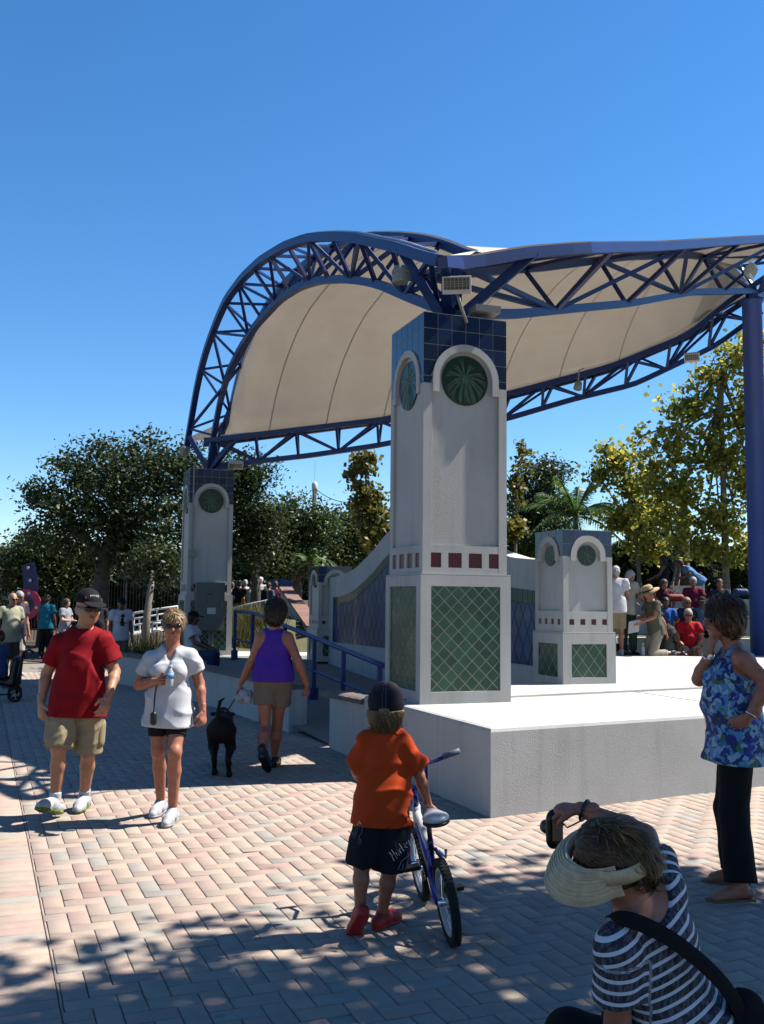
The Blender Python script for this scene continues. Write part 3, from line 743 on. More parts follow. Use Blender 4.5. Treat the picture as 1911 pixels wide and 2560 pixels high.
def memb(s, v, dz=0):
    f0, f1 = .0, .965
    tf = f0+(f1-f0)*s
    a, c = tf+.035*(1-s), tf+.02*(1-s)
    if v < 0 or v > 1:                                        # flaps lapped over the top lattice to the outer chords
        E, t, zi, zo = (EF, a, zFI, zFO) if v < 0 else (EB, c, zBI, zBO); w = min(1, -v if v < 0 else v-1)
        p0 = memb(s, 0 if v < 0 else 1); t2 = t*1.03-.085*(1-s)**6; q = ept(E, t2, offF if v < 0 else OFF, zo(t2)+.085)  # corner ends stretched out, shaped for the shade they cast
        return p0*(1-w)+q*w+np.array([0, 0, dz])
    pf = ept(EF, a, -OFF, 0); pb = ept(EB, c, -OFF, 0)
    p = pf*(1-v)+pb*v
    zf = zFI(a); zb = zBI(c); zmid = (zf+zb)/2
    w = min(1, max(0, (s-.80)/.2)); zf = zf*(1-.4*w)+zmid*.4*w; zb = zb*(1-.4*w)+zmid*.4*w
    z = zf*(1-v)+zb*v
    a0 = (zAI(0)+(zAI(1.0)-zAI(0))*v)
    z += (1-s)**1.55*arch_bump(v)+BULGE*math.sin(math.pi*v)**.7*(4*max(0, s*(1-s)))**.6
    if s < .06: # the fabric ends on the arch's inner chord
        q = ept(EA, v*.99+.005, -OFF, zAI(v*.99+.005)+.02); w = (1-s/.06); w = w*w*(3-2*w)
        p = p*(1-w)+np.array([q[0], q[1], 0])*w; z = z*(1-w)+q[2]*w
    return np.array([p[0], p[1], z+.06+dz])
ns, nv = 56, 48
VV = [-1, -.5]+[j/nv for j in range(nv+1)]+[1.5, 2]; nq = len(VV)
g = np.array([memb(i/ns, v) for i in range(ns+1) for v in VV])
fs = np.array([(i*nq+j, i*nq+j+1, (i+1)*nq+j+1, (i+1)*nq+j) for i in range(ns) for j in range(nq-1)])
mo = link('membrane', raw_mesh('membrane', g-wpos(canopy), fs, FAB, True), canopy)
SEAM = mat('fabric_seam', (.60, .50, .39), .7)
for s in (.105, .215, .325, .435, .545, .655, .765):
    vs = []; fs = []
    for j in range(nv+1):
        for ds in (-.0012, .0012): vs.append(memb(s+ds, j/nv, -.006))
    fs = [(2*j, 2*j+1, 2*j+3, 2*j+2) for j in range(nv)]
    m = MB(); m.add(vs, fs); m.build('seam', SEAM, mo)
# white edge strip of the fabric clamped along the front and rear chords
for E, zf, nm in ((EF, zFI, 'edge_clamp'), (EB, zBI, 'edge_clamp')):
    m = MB(); ts = np.linspace(.03, .97, 30); m.tube([ept(E, t, -OFF+.02, zf(t)+.075) for t in ts], .02, 6); m.build(nm, mat('clamp_alu', (.62, .62, .62), .4, metal=.6), canopy)
m = MB(); ts = np.linspace(.01, 1.0, 40); m.tube([ept(EA, t, OFF, zAO(-.058+t*1.092)+.085) if False else ept(EA, -.05+t*1.08, OFF-.05, zAO(-.05+t*1.08)+.08) for t in ts], .016, 6); m.build('edge_clamp', mat('clamp_alu', (.62, .62, .62), .4, metal=.6), canopy)
# floodlights and boxes hung on the steel
LAMPW = mat('floodlight_white', (.70, .70, .68), .45); LENS = mat('floodlight_glass', (.06, .07, .06), .15, var=.2, vscale=40)
def flood(c, aim, label, sc=1.0, arm=None):
    c = V3(c); t = empty('floodlight', tuple(c), label=label, cat='floodlight')
    f = unit(aim); x = unit(np.cross(f, (0, 0, 1))); u = np.cross(x, f)
    b = MB(); b.obox(c-f*.05*sc, x*.19*sc, u*.115*sc, f*.05*sc); b.add([c-f*.1*sc+x*a*.13*sc+u*bb*.08*sc for a, bb in ((-1, -1), (1, -1), (1, 1), (-1, 1))]+[c-f*.17*sc+x*a*.08*sc+u*bb*.05*sc for a, bb in ((-1, -1), (1, -1), (1, 1), (-1, 1))], [(4, 5, 6, 7), (0, 1, 5, 4), (1, 2, 6, 5), (2, 3, 7, 6), (3, 0, 4, 7)]); b.build('housing', LAMPW, t)
    b = MB(); b.obox(c+f*.002+u*.02*sc, x*.165*sc, u*.075*sc, f*.006); ln = b.build('lens', LENS, t)
    b = MB()
    for q in np.linspace(-.13, .13, 6): b.obox(c+f*.009+u*.02*sc+x*q*sc, x*.004, u*.075*sc, f*.002)
    for q in (-.03, .0, .03): b.obox(c+f*.009+u*(.02+q)*sc, x*.165*sc, u*.003, f*.0015)
    b.build('grille', mat('grille_grey', (.3, .3, .28), .5), ln)
    if arm is not None:
        b = MB(); a1 = V3(arm); b.tube([c-f*.06-u*.1*sc, (c*.6+a1*.4)+V3((0, 0, -.05)), a1], .016, 6); b.build('arm', GREY_METAL, t, True)
    return t
p = at(1142, 713, 9.15); flood(p, (-.12, -1, -.38), 'white floodlight tilted down above the tall near pillar', .74, p+V3((.12, .25, -.3)))
p = at(590, 1166, 19.9); flood(p, (.15, -.6, -.85), 'small pale floodlight on the rear truss beside the far left pillar', .8)
p = at(1885, 680, 16.6); flood(p, (.8, -.5, -.5), 'pale floodlight near the top of the round blue column', .95)
p = at(1730, 895, 18.2); flood(p, (-.3, -.7, -.6), 'small white floodlight hung on the rear truss right of the tall pillar', .75)
def jbox(c, r, h, label):
    c = V3(c); t = empty('junction_box', tuple(c), label=label, cat='junction box')
    b = MB(); b.lathe([(r*.92, -h/2), (r, -h/2+.02), (r, h/2-.04), (r*.8, h/2)], c, n=18); b.build('drum', GREY_METAL, t)
    b = MB(); b.lathe([(r*1.1, 0), (r*1.1, .03)], c+V3((0, 0, h/2-.08)), n=18); b.build('lid', GREY_METAL, t)
jbox(at(1002, 687, 9.6), .085, .17, 'grey drum shaped transformer hung in the truss above the near pillar')
jbox(at(462, 1127, 20.6), .11, .2, 'grey junction box at the far left foot of the arch')
p = at(1446, 963, 18.4); t = empty('spotlight', tuple(p), label='small hooded spotlight hanging from the rear truss', cat='spotlight')
b = MB(); b.lathe([(.03, .1), (.07, .05), (.085, -.08), (.08, -.085)], p, (.3, .4, 1), 12); b.build('hood', GREY_METAL, t, True)
b = MB(); b.tube([p+V3((0, 0, .08)), p+V3((.02, 0, .3)), p+V3((.12, 0, .34))], .015, 6); b.build('bracket', GREY_METAL, t)
p = at(1212, 778, 9.6); t = empty('floodlight', tuple(p), label='grey floodlight seen from behind on top of the near pillar', cat='floodlight')
b = MB(); b.obox(p, (.13, .04, 0), (-.03, .1, 0), (0, 0, .035)); b.build('housing', GREY_METAL, t)
b = MB(); b.tube([p+V3((-.06, 0, 0)), p+V3((-.16, .1, -.07))], .014, 6); b.build('bracket', GREY_METAL, t)
# ================================================================ TREES AND PLANTS
def leaf_mesh(name, pos, nrm_bias, size, mat_, lv, aspect=.5, fold=0.0, sd=0):
    r = np.random.default_rng(sd); n = len(pos)
    d = r.normal(size=(n, 3)); d[:, 2] *= .7; d /= np.linalg.norm(d, axis=1, keepdims=True)
    nn = r.normal(size=(n, 3)); nn[:, 2] += nrm_bias; b = np.cross(d, nn); b /= np.linalg.norm(b, axis=1, keepdims=True)+1e-9
    s = size*(.65+.7*r.random((n, 1)))
    v = np.empty((n, 4, 3), np.float32)
    v[:, 0] = pos-d*s*.5; v[:, 1] = pos+b*s*aspect*.5; v[:, 2] = pos+d*s*.5; v[:, 3] = pos-b*s*aspect*.5
    f = np.arange(n*4).reshape(n, 4)
    return raw_mesh(name, v.reshape(-1, 3), f, mat_, attrs={'lv': np.repeat(lv, 4)})
BARK = mat('grey_bark', (.11, .09, .07), .95, var=.3, vscale=9, bump=.8, bscale=30, dist=.02)
BARKP = mat('pale_bark', (.26, .22, .17), .9, var=.3, vscale=7, bump=.5, bscale=30, dist=.01)
OAK = leafmat('oak_leaf', (.022, .042, .014), (.062, .098, .030), (.17, .20, .065), .3)
OAKD = leafmat('dark_hedge_leaf', (.008, .020, .008), (.018, .038, .012), (.05, .08, .02), .2)
SYC = leafmat('sycamore_leaf', (.22, .27, .04), (.52, .50, .08), (.95, .80, .16), .55)
YEL = leafmat('yellow_green_leaf', (.09, .11, .02), (.24, .22, .04), (.42, .34, .07), .45)
MIDG = leafmat('mid_green_leaf', (.028, .055, .015), (.07, .115, .028), (.17, .21, .05), .3)
PALMG = leafmat('palm_green', (.035, .10, .02), (.09, .19, .035), (.2, .32, .07), .35)
def bs(u, Y, z=0.0): p = at(u, 1500, Y); return np.array([p[0], p[1], z])
def bl(u, v, Y, ru, rv, dep=None):
    c = at(u, v, Y); k = Y/F_PX; return (c, np.array([ru*k, dep if dep else max(ru, rv)*k*.8, rv*k]))
def tree(name, label, base, trunk, blobs, n, leaf, size, m, bark=BARK, tr=.16, clump=.38, group=None, nb=26, sd=1, shell=.45, up=.3, per=26, reach=1.0):
    """trunk: points from the base up; blobs: (centre, radii)"""
    r = np.random.default_rng(sd); base = V3(base)
    t = empty(name, tuple(base), label=label, cat='tree', group=group)
    b = MB(); P = [base]+[V3(p) for p in trunk]; b.tube(P, [tr*(1-.55*i/len(P))*(1.5 if i == 0 else 1) for i in range(len(P))], 10)
    vols = np.array([np.prod(x[1])**.8 for x in blobs]); ncl = max(6, n//per); which = r.choice(len(blobs), ncl, p=vols/vols.sum())
    d = r.normal(size=(ncl, 3)); d /= np.linalg.norm(d, axis=1, keepdims=True); rr = (shell+(1-shell)*r.random((ncl, 1)))*(.85+.3*r.random((ncl, 1)))
    C = np.array([blobs[w][0] for w in which])+d*rr*np.array([blobs[w][1] for w in which])
    C = C[C[:, 2] > .25]; ncl = len(C)
    cs = clump*(.5+.9*r.random(ncl)); tone = r.normal(.42, .2, ncl)
    for w, (c, rd) in enumerate(blobs):                       # limbs into every lobe, boughs on towards its clumps
        j = P[-1] if w % 2 else P[-2] if len(P) > 2 else P[-1]
        mid = (j+c)/2+r.normal(size=3)*.15; b.tube([j, mid, c], [tr*.42, tr*.3, tr*.16], 6)
        idx = np.where(which[:ncl] == w)[0] if ncl == len(which) else np.arange(ncl)[:0]
        for q in idx[:max(2, nb//len(blobs))]:
            e = C[q]; b.tube([c, (c+e)/2+r.normal(size=3)*.1, e], [tr*.15, tr*.09, tr*.03], 5)
    b.build('trunk', bark, t, True)
    k = r.choice(ncl, n); g = r.normal(size=(n, 3))*np.array([1, 1, .75]); pos = C[k]+g*cs[k][:, None]*.55
    pos = pos[pos[:, 2] > .05]; k = k[:len(pos)]
    lv = np.clip(tone[k]+r.normal(0, .2, len(pos)), 0, 1)
    link('crown', leaf_mesh('crown', (pos-base).astype(np.float32), up, size, m, lv, aspect=leaf, sd=sd), t)
    return t
# live oaks on the left
tree('live_oak', 'broad dark live oak filling the left side behind the far pillar', bs(252, 28, 0), [at(250, 1470, 28), at(262, 1400, 28), at(290, 1330, 28)],
     [bl(330, 1190, 28, 150, 80), bl(190, 1175, 28, 90, 55), bl(120, 1245, 28, 80, 40), bl(240, 1280, 27.6, 150, 70), bl(440, 1170, 28, 110, 70), bl(420, 1290, 27.5, 120, 90), bl(330, 1370, 28, 130, 70), bl(160, 1330, 28.4, 90, 50), bl(75, 1225, 28, 45, 25), bl(250, 1120, 28, 70, 30), bl(380, 1110, 28, 60, 25), bl(520, 1200, 28, 70, 60)],
     23000, .5, .14, OAK, tr=.26, sd=3, clump=.40, shell=.35, per=34)
tree('live_oak', 'dark live oak rising behind the far pillar, right of its top', bs(640, 31, 0), [at(640, 1450, 31), at(630, 1380, 31), at(610, 1300, 31)],
     [bl(590, 1200, 31, 60, 70), bl(640, 1180, 31, 45, 45), bl(600, 1290, 31, 75, 60), bl(660, 1300, 31, 70, 55), bl(620, 1370, 31, 80, 55)], 14000, .5, .13, OAK, tr=.16, sd=5, clump=.45)
tree('live_oak', 'smaller green oak low at the left edge below the broad oak', bs(110, 31, 0), [at(112, 1480, 31), at(120, 1420, 31)],
     [bl(110, 1370, 31, 95, 45), bl(60, 1420, 31, 80, 50), bl(180, 1400, 31, 90, 50), bl(130, 1450, 31, 110, 45)], 13000, .5, .14, MIDG, tr=.14, sd=7, clump=.42)
# trees behind the ramp
tree('oak_tree', 'green oak behind the standing crowd and the ramp', bs(745, 38, 0), [at(743, 1450, 38), at(742, 1400, 38)],
     [bl(740, 1300, 38, 85, 60), bl(690, 1340, 38, 70, 60), bl(790, 1330, 38, 75, 60), bl(730, 1390, 38, 110, 45), bl(680, 1400, 37, 80, 40)], 15000, .5, .16, MIDG, tr=.2, sd=9, clump=.5)
tree('oak_tree', 'green bushy tree left of the tall near pillar, above the tiled wall', bs(890, 40, 0), [at(890, 1440, 40), at(885, 1400, 40)],
     [bl(860, 1320, 40, 80, 50), bl(930, 1330, 40, 70, 60), bl(880, 1400, 40, 110, 60), bl(820, 1420, 40, 70, 50)], 13000, .5, .16, MIDG, tr=.2, sd=11, clump=.5)
tree('young_sycamore', 'slim yellowing tree just left of the tall near pillar', bs(930, 30, 0), [at(928, 1420, 30), at(925, 1300, 30), at(915, 1180, 30)],
     [bl(915, 1150, 30, 28, 50), bl(890, 1200, 30, 32, 40), bl(925, 1260, 30, 45, 60), bl(945, 1330, 30, 45, 60)], 2600, .8, .17, YEL, BARKP, .08, .3, sd=13, shell=.2)
tree('young_sycamore', 'thin yellow leaved tree peeking out right of the tall near pillar', bs(1290, 32, 0), [at(1288, 1420, 32), at(1290, 1300, 32), at(1296, 1180, 32)],
     [bl(1305, 1140, 32, 18, 40), bl(1292, 1220, 32, 20, 50), bl(1285, 1320, 32, 30, 50)], 1100, .8, .17, YEL, BARKP, .07, .26, sd=15, shell=.2)
tree('oak_tree', 'dark green oak right of the tall near pillar, behind the palm', bs(1350, 37, 0), [at(1352, 1430, 37), at(1350, 1330, 37), at(1345, 1260, 37)],
     [bl(1340, 1200, 37, 65, 50), bl(1390, 1180, 37, 45, 35), bl(1330, 1270, 37, 70, 50), bl(1370, 1300, 37, 75, 55), bl(1330, 1360, 37, 80, 60)], 13000, .5, .15, OAK, tr=.2, sd=17, clump=.45)
# sycamore on the right
tree('sycamore', 'tall yellow green sycamore on the right behind the seated audience', bs(1818, 25, .8), [at(1815, 1440, 25), at(1812, 1330, 25), at(1808, 1180, 25), at(1800, 1020, 25), at(1805, 920, 25)],
     [bl(1800, 930, 25, 75, 80), bl(1860, 880, 25, 80, 80), bl(1720, 1020, 25, 90, 75), bl(1850, 1050, 25, 90, 80), bl(1670, 1120, 25, 80, 60), bl(1790, 1150, 25, 110, 80), bl(1600, 1090, 25, 45, 45), bl(1880, 1200, 25, 80, 80), bl(1700, 1230, 25, 110, 60), bl(1800, 1300, 25, 120, 55), bl(1920, 1000, 25, 80, 110), bl(1640, 1180, 25.5, 70, 60), bl(1750, 1370, 25, 90, 45), bl(1860, 1380, 25, 80, 50), bl(1660, 1290, 25.5, 80, 50)],
     9500, .9, .14, SYC, BARKP, .10, .34, sd=19, shell=.12, nb=70, per=15)
tree('sycamore', 'smaller sycamore with loose yellow green leaves beside the palm', bs(1600, 28, .9), [at(1598, 1440, 28), at(1590, 1330, 28), at(1570, 1230, 28)],
     [bl(1545, 1150, 28, 45, 35), bl(1510, 1130, 28, 25, 22), bl(1575, 1220, 28, 60, 50), bl(1620, 1290, 28, 80, 50), bl(1560, 1300, 28, 60, 40), bl(1620, 1370, 28, 60, 40), bl(1500, 1190, 28, 35, 40)], 4600, .9, .14, SYC, BARKP, .07, .32, sd=21, shell=.12, per=15)
# shade tree beside the viewer, right of the picture; it throws the dappled shade in the foreground
def sb(x, y, z, a, b, c): return (np.array([x, y, z]), np.array([a, b, c]))
tree('shade_tree', 'leafy tree just outside the right edge that dapples the paving', (6.4, 4.4, 0), [(6.3, 4.5, 1.6), (6.1, 4.6, 3.2), (5.7, 4.7, 4.8)],
     [sb(4.2, 5.0, 6.6, 1.7, 1.5, .8), sb(3.4, 4.2, 6.8, 1.2, 1.4, .6), sb(5.7, 6.4, 6.4, 1.5, 1.2, .8), sb(5.6, 3.8, 6.5, 1.9, 1.7, .9), sb(4.1, 2.6, 6.7, 1.8, 1.5, .7), sb(6.8, 5.2, 6.9, 1.5, 1.6, 1.0), sb(5.1, 6.2, 4.9, 1.0, .8, .6), sb(5.4, 1.2, 6.4, 2.0, 1.3, .8)],
     30000, .75, .14, MIDG, BARKP, .18, .42, sd=23, shell=.1, nb=60, per=26)
# far wood behind everything
def wood(name, u0, u1, v_top, Y, n, seed, m, zb=.2):
    r = np.random.default_rng(seed); a = at(u0, 1500, Y); c = at(u1, 1500, Y); m_ = 60
    xs = np.linspace(a[0], c[0], m_); pos = []
    k = r.integers(0, m_, n); hgt = np.array([at(u0+(u1-u0)*i/m_, v_top+r.normal(0, 14), Y)[2] for i in range(m_)])
    z = zb+(hgt[k]-zb)*r.random(n)**.8
    bump_ = .8*np.sin(xs[k]*1.7+z*1.3)+.6*np.sin(z*2.2+xs[k]*.6)
    pos = np.stack([xs[k]+r.normal(0, .35, n), Y+bump_+r.normal(0, .35, n), z], 1)
    lv = np.clip(.4+.22*np.sin(xs[k]*2.1+seed)+.2*np.sin(z*3+xs[k])+r.normal(0, .18, n), 0, 1)
    o = link(name, leaf_mesh(name, pos.astype(np.float32), .3, .24, m, lv, .55, sd=seed)); tag(o, 'dark evergreen thicket massed far behind the trees', 'thicket', kind='stuff'); return o
wood('thicket', -120, 560, 1425, 44, 26000, 31, OAKD)
wood('thicket', 480, 1000, 1400, 46, 16000, 32, OAKD)
wood('thicket', 1200, 2050, 1395, 46, 26000, 33, OAKD)
b = MB(); b.add([(-70, 47.5, -1), (70, 47.5, -1), (70, 49.5, 4.2), (-70, 49.5, 4.2)], [(0, 1, 2, 3)]); tag(b.build('far_backing', mat('far_dark_green', (.012, .02, .010), .95, var=.5, vscale=3)), kind='structure')  # steep dark sheet standing behind the thicket
# hedge row behind the audience
for i, (u, v, Y, ru, rv) in enumerate([(1600, 1390, 33, 70, 60), (1500, 1420, 33, 70, 60), (1690, 1400, 33, 70, 60), (1790, 1430, 33, 70, 60), (1400, 1430, 33, 80, 70), (1880, 1430, 33, 70, 60), (1300, 1420, 33, 60, 70)]):
    c = at(u, v, Y); r_ = np.random.default_rng(60+i)
    names = ['just right of the white capped man', 'behind the short sunlit pillar', 'behind the stout staked trunk', 'behind the sycamore trunk', 'left of the short sunlit pillar, low down', 'at the far right behind the blue column', 'right beside the tall near pillar, low down']
    t = empty('shrub', (c[0], c[1], .3), label='dark green shrub '+names[i], cat='shrub', group='shrubs behind the audience')
    n = 5200; k = Y/F_PX; d = r_.normal(size=(n, 3)); d /= np.linalg.norm(d, axis=1, keepdims=True); rr = (.55+.45*r_.random((n, 1)))*(1+.25*np.sin(d[:, :1]*7)*np.sin(d[:, 2:]*6))
    pos = c+d*rr*np.array([ru*k, .9, rv*k*1.15]); pos = pos[pos[:, 2] > .2]
    lv = np.clip(r_.normal(.45, .25, len(pos)), 0, 1)
    link('foliage', leaf_mesh('foliage', (pos-V3(t.location)).astype(np.float32), .3, .15, MIDG if i % 2 else OAKD, lv, .5, sd=60+i), t)
    m_ = MB(); m_.tube([(c[0], c[1], .25), (c[0]+.05, c[1], c[2])], [.07, .03], 6); m_.build('stem', BARK, t)
# royal palm
def frond(b, root, dirn, L, droop, r_, leaf_l=.42, n=26):
    dirn = unit(dirn); side = unit(np.cross(dirn, (0, 0, 1))); pts = []
    for w in np.linspace(0, 1, n): pts.append(root+dirn*L*w+V3((0, 0, -droop*w*w*L)))
    vs, fs = [], []
    for i in range(2, n):
        tg = unit(pts[i]-pts[i-1]); wl = leaf_l*math.sin(math.pi*min(.97, .12+.86*i/n))
        for s in (-1, 1):
            o = unit(side*s*.8+tg*.55+V3((0, 0, -.45-.3*r_.random()))); e = pts[i]+o*wl; nrm = unit(np.cross(o, tg))*0+tg
            a = len(vs); vs += [pts[i]-tg*.03, pts[i]+tg*.03, e]; fs.append((a, a+1, a+2))
    return pts, vs, fs
def palm(name, label, base, top, nf, L, seed, tr=.1, crown_shaft=True, leaf_l=.42):
    r_ = random.Random(seed); base, top = V3(base), V3(top)
    t = empty(name, tuple(base), label=label, cat='palm')
    b = MB(); b.tube([base, base*.5+top*.5, top], [tr*1.3, tr, tr*.8], 10); b.build('trunk', BARKP, t, True)
    if crown_shaft:
        b = MB(); b.tube([top, top+V3((0, 0, .7))], [tr*.85, tr*.4], 10); b.build('crown_shaft', mat('crownshaft', (.07, .14, .03), .5), t, True)
        top = top+V3((0, 0, .55))
    for q in range(nf):
        a = 2*math.pi*q/nf+r_.random()*.4; el = r_.choice([1.25, .9, .55, .25, 0.0, .7]); d = V3((math.cos(a)*math.cos(el), math.sin(a)*math.cos(el), math.sin(el)))
        m = MB(); pts, vs, fs = frond(m, top, d, L*(.8+.35*r_.random()), .32+.3*math.cos(el), r_, leaf_l)
        o = link('frond', raw_mesh('frond', np.array(vs)-base, np.array(fs), PALMG, attrs={'lv': np.repeat(np.clip(np.array([r_.gauss(.5, .25) for _ in fs]), 0, 1), 3)}), t)
        m.tube(pts[::5]+[pts[-1]], [.03]*len(pts[::5])+[.006], 5); m.build('midrib', mat('midrib', (.10, .14, .03), .6), o, world=False).location = tuple(-base)
    return t
palm('royal_palm', 'green palm with arching fronds behind the short sunlit pillar', bs(1440, 30, 0), at(1440, 1335, 30), 22, 2.2, 4, .13, True, .55)
palm('palmetto', 'small spiky palmetto above the far short pillar, left of the pair', bs(776, 27, .6), at(775, 1405, 27), 11, .62, 5, .04, False, .2)
palm('palmetto', 'small spiky palmetto above the far short pillar, right of the pair', bs(800, 27.5, .6), at(800, 1400, 27.5), 11, .6, 6, .04, False, .2)
# ornamental grass
def grass(name, label, patches, n, size, m, seed, kind=None, hmin=.3):
    r_ = np.random.default_rng(seed); V, Fc, lv = [], [], []
    for (c, rx, ry, h) in patches:
        k = n; x = c[0]+r_.normal(0, rx, k); y = c[1]+r_.normal(0, ry, k); z = np.full(k, c[2]); hh = h*(.5+.7*r_.random(k)); lean = r_.normal(0, .35, (k, 2))
        w = size*(.6+.8*r_.random(k)); a = r_.random(k)*math.pi
        p0 = np.stack([x-w*np.cos(a), y-w*np.sin(a), z], 1); p1 = np.stack([x+w*np.cos(a), y+w*np.sin(a), z], 1); p2 = np.stack([x+lean[:, 0]*hh, y+lean[:, 1]*hh, z+hh], 1)
        b0 = len(V)*3 if False else sum(len(q) for q in V)
        arr = np.stack([p0, p1, p2], 1).reshape(-1, 3); V.append(arr); Fc.append(np.arange(k*3).reshape(k, 3)+b0); lv.append(np.repeat(np.clip(r_.normal(.5, .25, k), 0, 1), 3))
    o = link(name, raw_mesh(name, np.concatenate(V), np.concatenate(Fc), m, attrs={'lv': np.concatenate(lv)})); tag(o, label, 'grass', kind=kind); return o
GRS = leafmat('tall_grass', (.07, .085, .022), (.15, .15, .045), (.24, .21, .075), .3)
LAWN = leafmat('lawn_blades', (.05, .09, .015), (.10, .15, .03), (.18, .2, .06), .3)
# ================================================================ BACKGROUND STRUCTURES
WHITE_P = mat('white_paint_metal', (.72, .72, .70), .5)
def rail_run(label, pts, drops, r=.028, zoff=.42, m=WHITE_P, name='ramp_railing'):
    """pts: top rail points; second rail below; posts under the listed points down by drops"""
    pts = [V3(p) for p in pts]; base = pts[0]*1; base[2] -= drops
    t = empty(name, tuple(base), label=label, cat='railing')
    b = MB(); b.tube(pts, r, 8); b.build('top_rail', m, t, True)
    b = MB(); b.tube([p-V3((0, 0, zoff)) for p in pts], r*.85, 8); b.build('lower_rail', m, t, True)
    for p in pts:
        b = MB(); b.tube([p, p-V3((0, 0, drops))], r*.9, 8); b.build('post', m, t, True)
    return t
rail_run('white ramp railing rising to the right behind the white shirted woman', [at(250, 1550, 24), at(335, 1533, 24), at(394, 1523, 24), at(445, 1516, 24)], .95, zoff=.3)
rail_run('white ramp railing on the far side of the left ramp', [at(265, 1562, 26), at(350, 1545, 26), at(440, 1530, 26)], .9, zoff=.35)
rail_run('white ramp railing in front of the standing crowd', [at(578, 1522, 27), at(630, 1509, 27), at(665, 1502, 27), at(700, 1494, 27)], .95, zoff=.3)
# looped rail end
p = [at(381, 1590, 22), at(381, 1566, 22), at(384, 1560, 22), at(402, 1557, 22)]
t = empty('rail_end', tuple(p[0]), label='short white looped rail end left of the far tall pillar', cat='railing')
b = MB(); b.tube(p, .025, 8); b.build('loop', WHITE_P, t, True); b = MB(); b.tube([at(381, 1578, 22), at(402, 1575, 22)], .022, 8); b.build('crossbar', WHITE_P, t, True)
# ramp path, mound, kerbs
b = MB(); b.add([at(250, 1600, 23.2), at(455, 1570, 23.2), at(455, 1562, 25.2), at(250, 1590, 25.2)], [(0, 1, 2, 3)]); tag(b.build('path', CONC), kind='structure')
md = MB(); q = []
U_ = np.linspace(430, 800, 12)
for j, (Y, z) in enumerate(((21.3, .47), (22.6, .72), (24.2, 1.05), (26.2, 1.22), (29, 1.2), (34, .55))):
    for u in U_:
        p = bs(u, Y, z+.12*math.sin(u*.021+Y)*(1 if 0 < j < 4 else 0)); q.append(p)
md.add(q, [(j*12+i, j*12+i+1, (j+1)*12+i+1, (j+1)*12+i) for j in range(5) for i in range(11)])
SOIL = mat('grassy_mound', (.12, .12, .045), .95, col2=(.16, .13, .07), vscale=2.5, bump=.8, bscale=25, dist=.03)
tag(md.build('mound', SOIL, smooth=True), kind='structure')
b = MB(); b.add([bs(560, 19.7, .515), bs(800, 20.2, .515), bs(800, 21.4, .515), bs(560, 21.4, .515)], [(0, 1, 2, 3)]); tag(b.build('path', CONC), kind='structure')
grass('tall_grass', 'dry ornamental grass clumps growing on the mound behind the ramp', [(bs(u, Y, z), .16, .12, h) for u, Y, z, h in ((600, 22.5, .65, .5), (625, 23, .8, .6), (650, 23, .8, .55), (590, 23.6, .95, .5), (675, 23.4, .9, .55), (640, 24.5, 1.05, .5), (610, 25, 1.1, .4), (680, 24.6, 1.05, .5), (580, 22.2, .6, .5), (660, 22.3, .6, .45))], 420, .012, GRS, 71, 'stuff')
grass('tall_grass', 'feathery grass clump beside the white shirted woman, left of the far pillar', [(bs(u, Y, z), .18, .12, h) for u, Y, z, h in ((345, 20.2, 0, .95), (375, 20.4, 0, .85), (405, 20.8, 0, .8), (360, 19.8, 0, .6), (425, 20.6, 0, .7))], 520, .010, GRS, 72, 'stuff')
# mulch bed at the left, under the oak
b = MB(); b.add([bs(-160, 27.5, .004), bs(470, 22.4, .004), bs(470, 45, .35), bs(-160, 45, .3)], [(0, 1, 2, 3)]); tag(b.build('planting_bed', mat('mulch', (.10, .062, .035), .95, var=.4, vscale=14, bump=1, bscale=30, dist=.03)), kind='structure')
# black picket fence
fn = empty('picket_fence', tuple(bs(180, 33, 0)), label='black metal picket fence under the oaks on the left', cat='fence'); BLK = mat('black_metal', (.012, .012, .013), .5)
a, c = bs(-60, 33, 0), bs(600, 33, 0); n = 84
for z in (.25, 1.75):
    b = MB(); b.beam(a+V3((0, 0, z+.3)), c+V3((0, 0, z+.3)), .03, .04); b.build('fence_rail', BLK, fn)
pk = None
for i in range(n+1):
    p = a+(c-a)*i/n
    if pk is None: m_ = MB(); m_.box(-.011, .011, -.011, .011, .2, 2.2); pk = raw_mesh('picket', m_.v, m_.f, BLK)
    o = link('picket', pk, fn); o.location = tuple(p-V3(fn.location))
for i in range(0, n+1, 14):
    p = a+(c-a)*i/n; b = MB(); b.box(p[0]-.035, p[0]+.035, p[1]-.05, p[1]+.02, 0, 2.25); b.build('fence_post', BLK, fn)
# dark lamp post
t = empty('lamp_post', tuple(bs(312, 29, 0)), label='dark slender lamp post under the broad oak', cat='lamp post')
b = MB(); p = bs(312, 29, 0); b.lathe([(.09, 0), (.07, .3), (.055, .4), (.05, 3.2)], p, n=12); b.build('pole', BLK, t)
b = MB(); b.lathe([(.05, 3.2), (.16, 3.35), (.16, 3.7), (.05, 3.85)], p, n=12); b.build('lantern', BLK, t)
# leaning pale trunk (a small tree in the bed)
tree('small_tree', 'slender leaning pale trunk with a few leaves left of the far pillar', bs(362, 23, 0), [at(368, 1540, 23), at(378, 1470, 23.2), at(383, 1430, 23.4)], [bl(385, 1390, 23.6, 60, 40), bl(410, 1430, 23.6, 40, 35), bl(350, 1420, 23.8, 40, 30)], 2600, .5, .11, OAK, BARKP, .10, .3, sd=27)
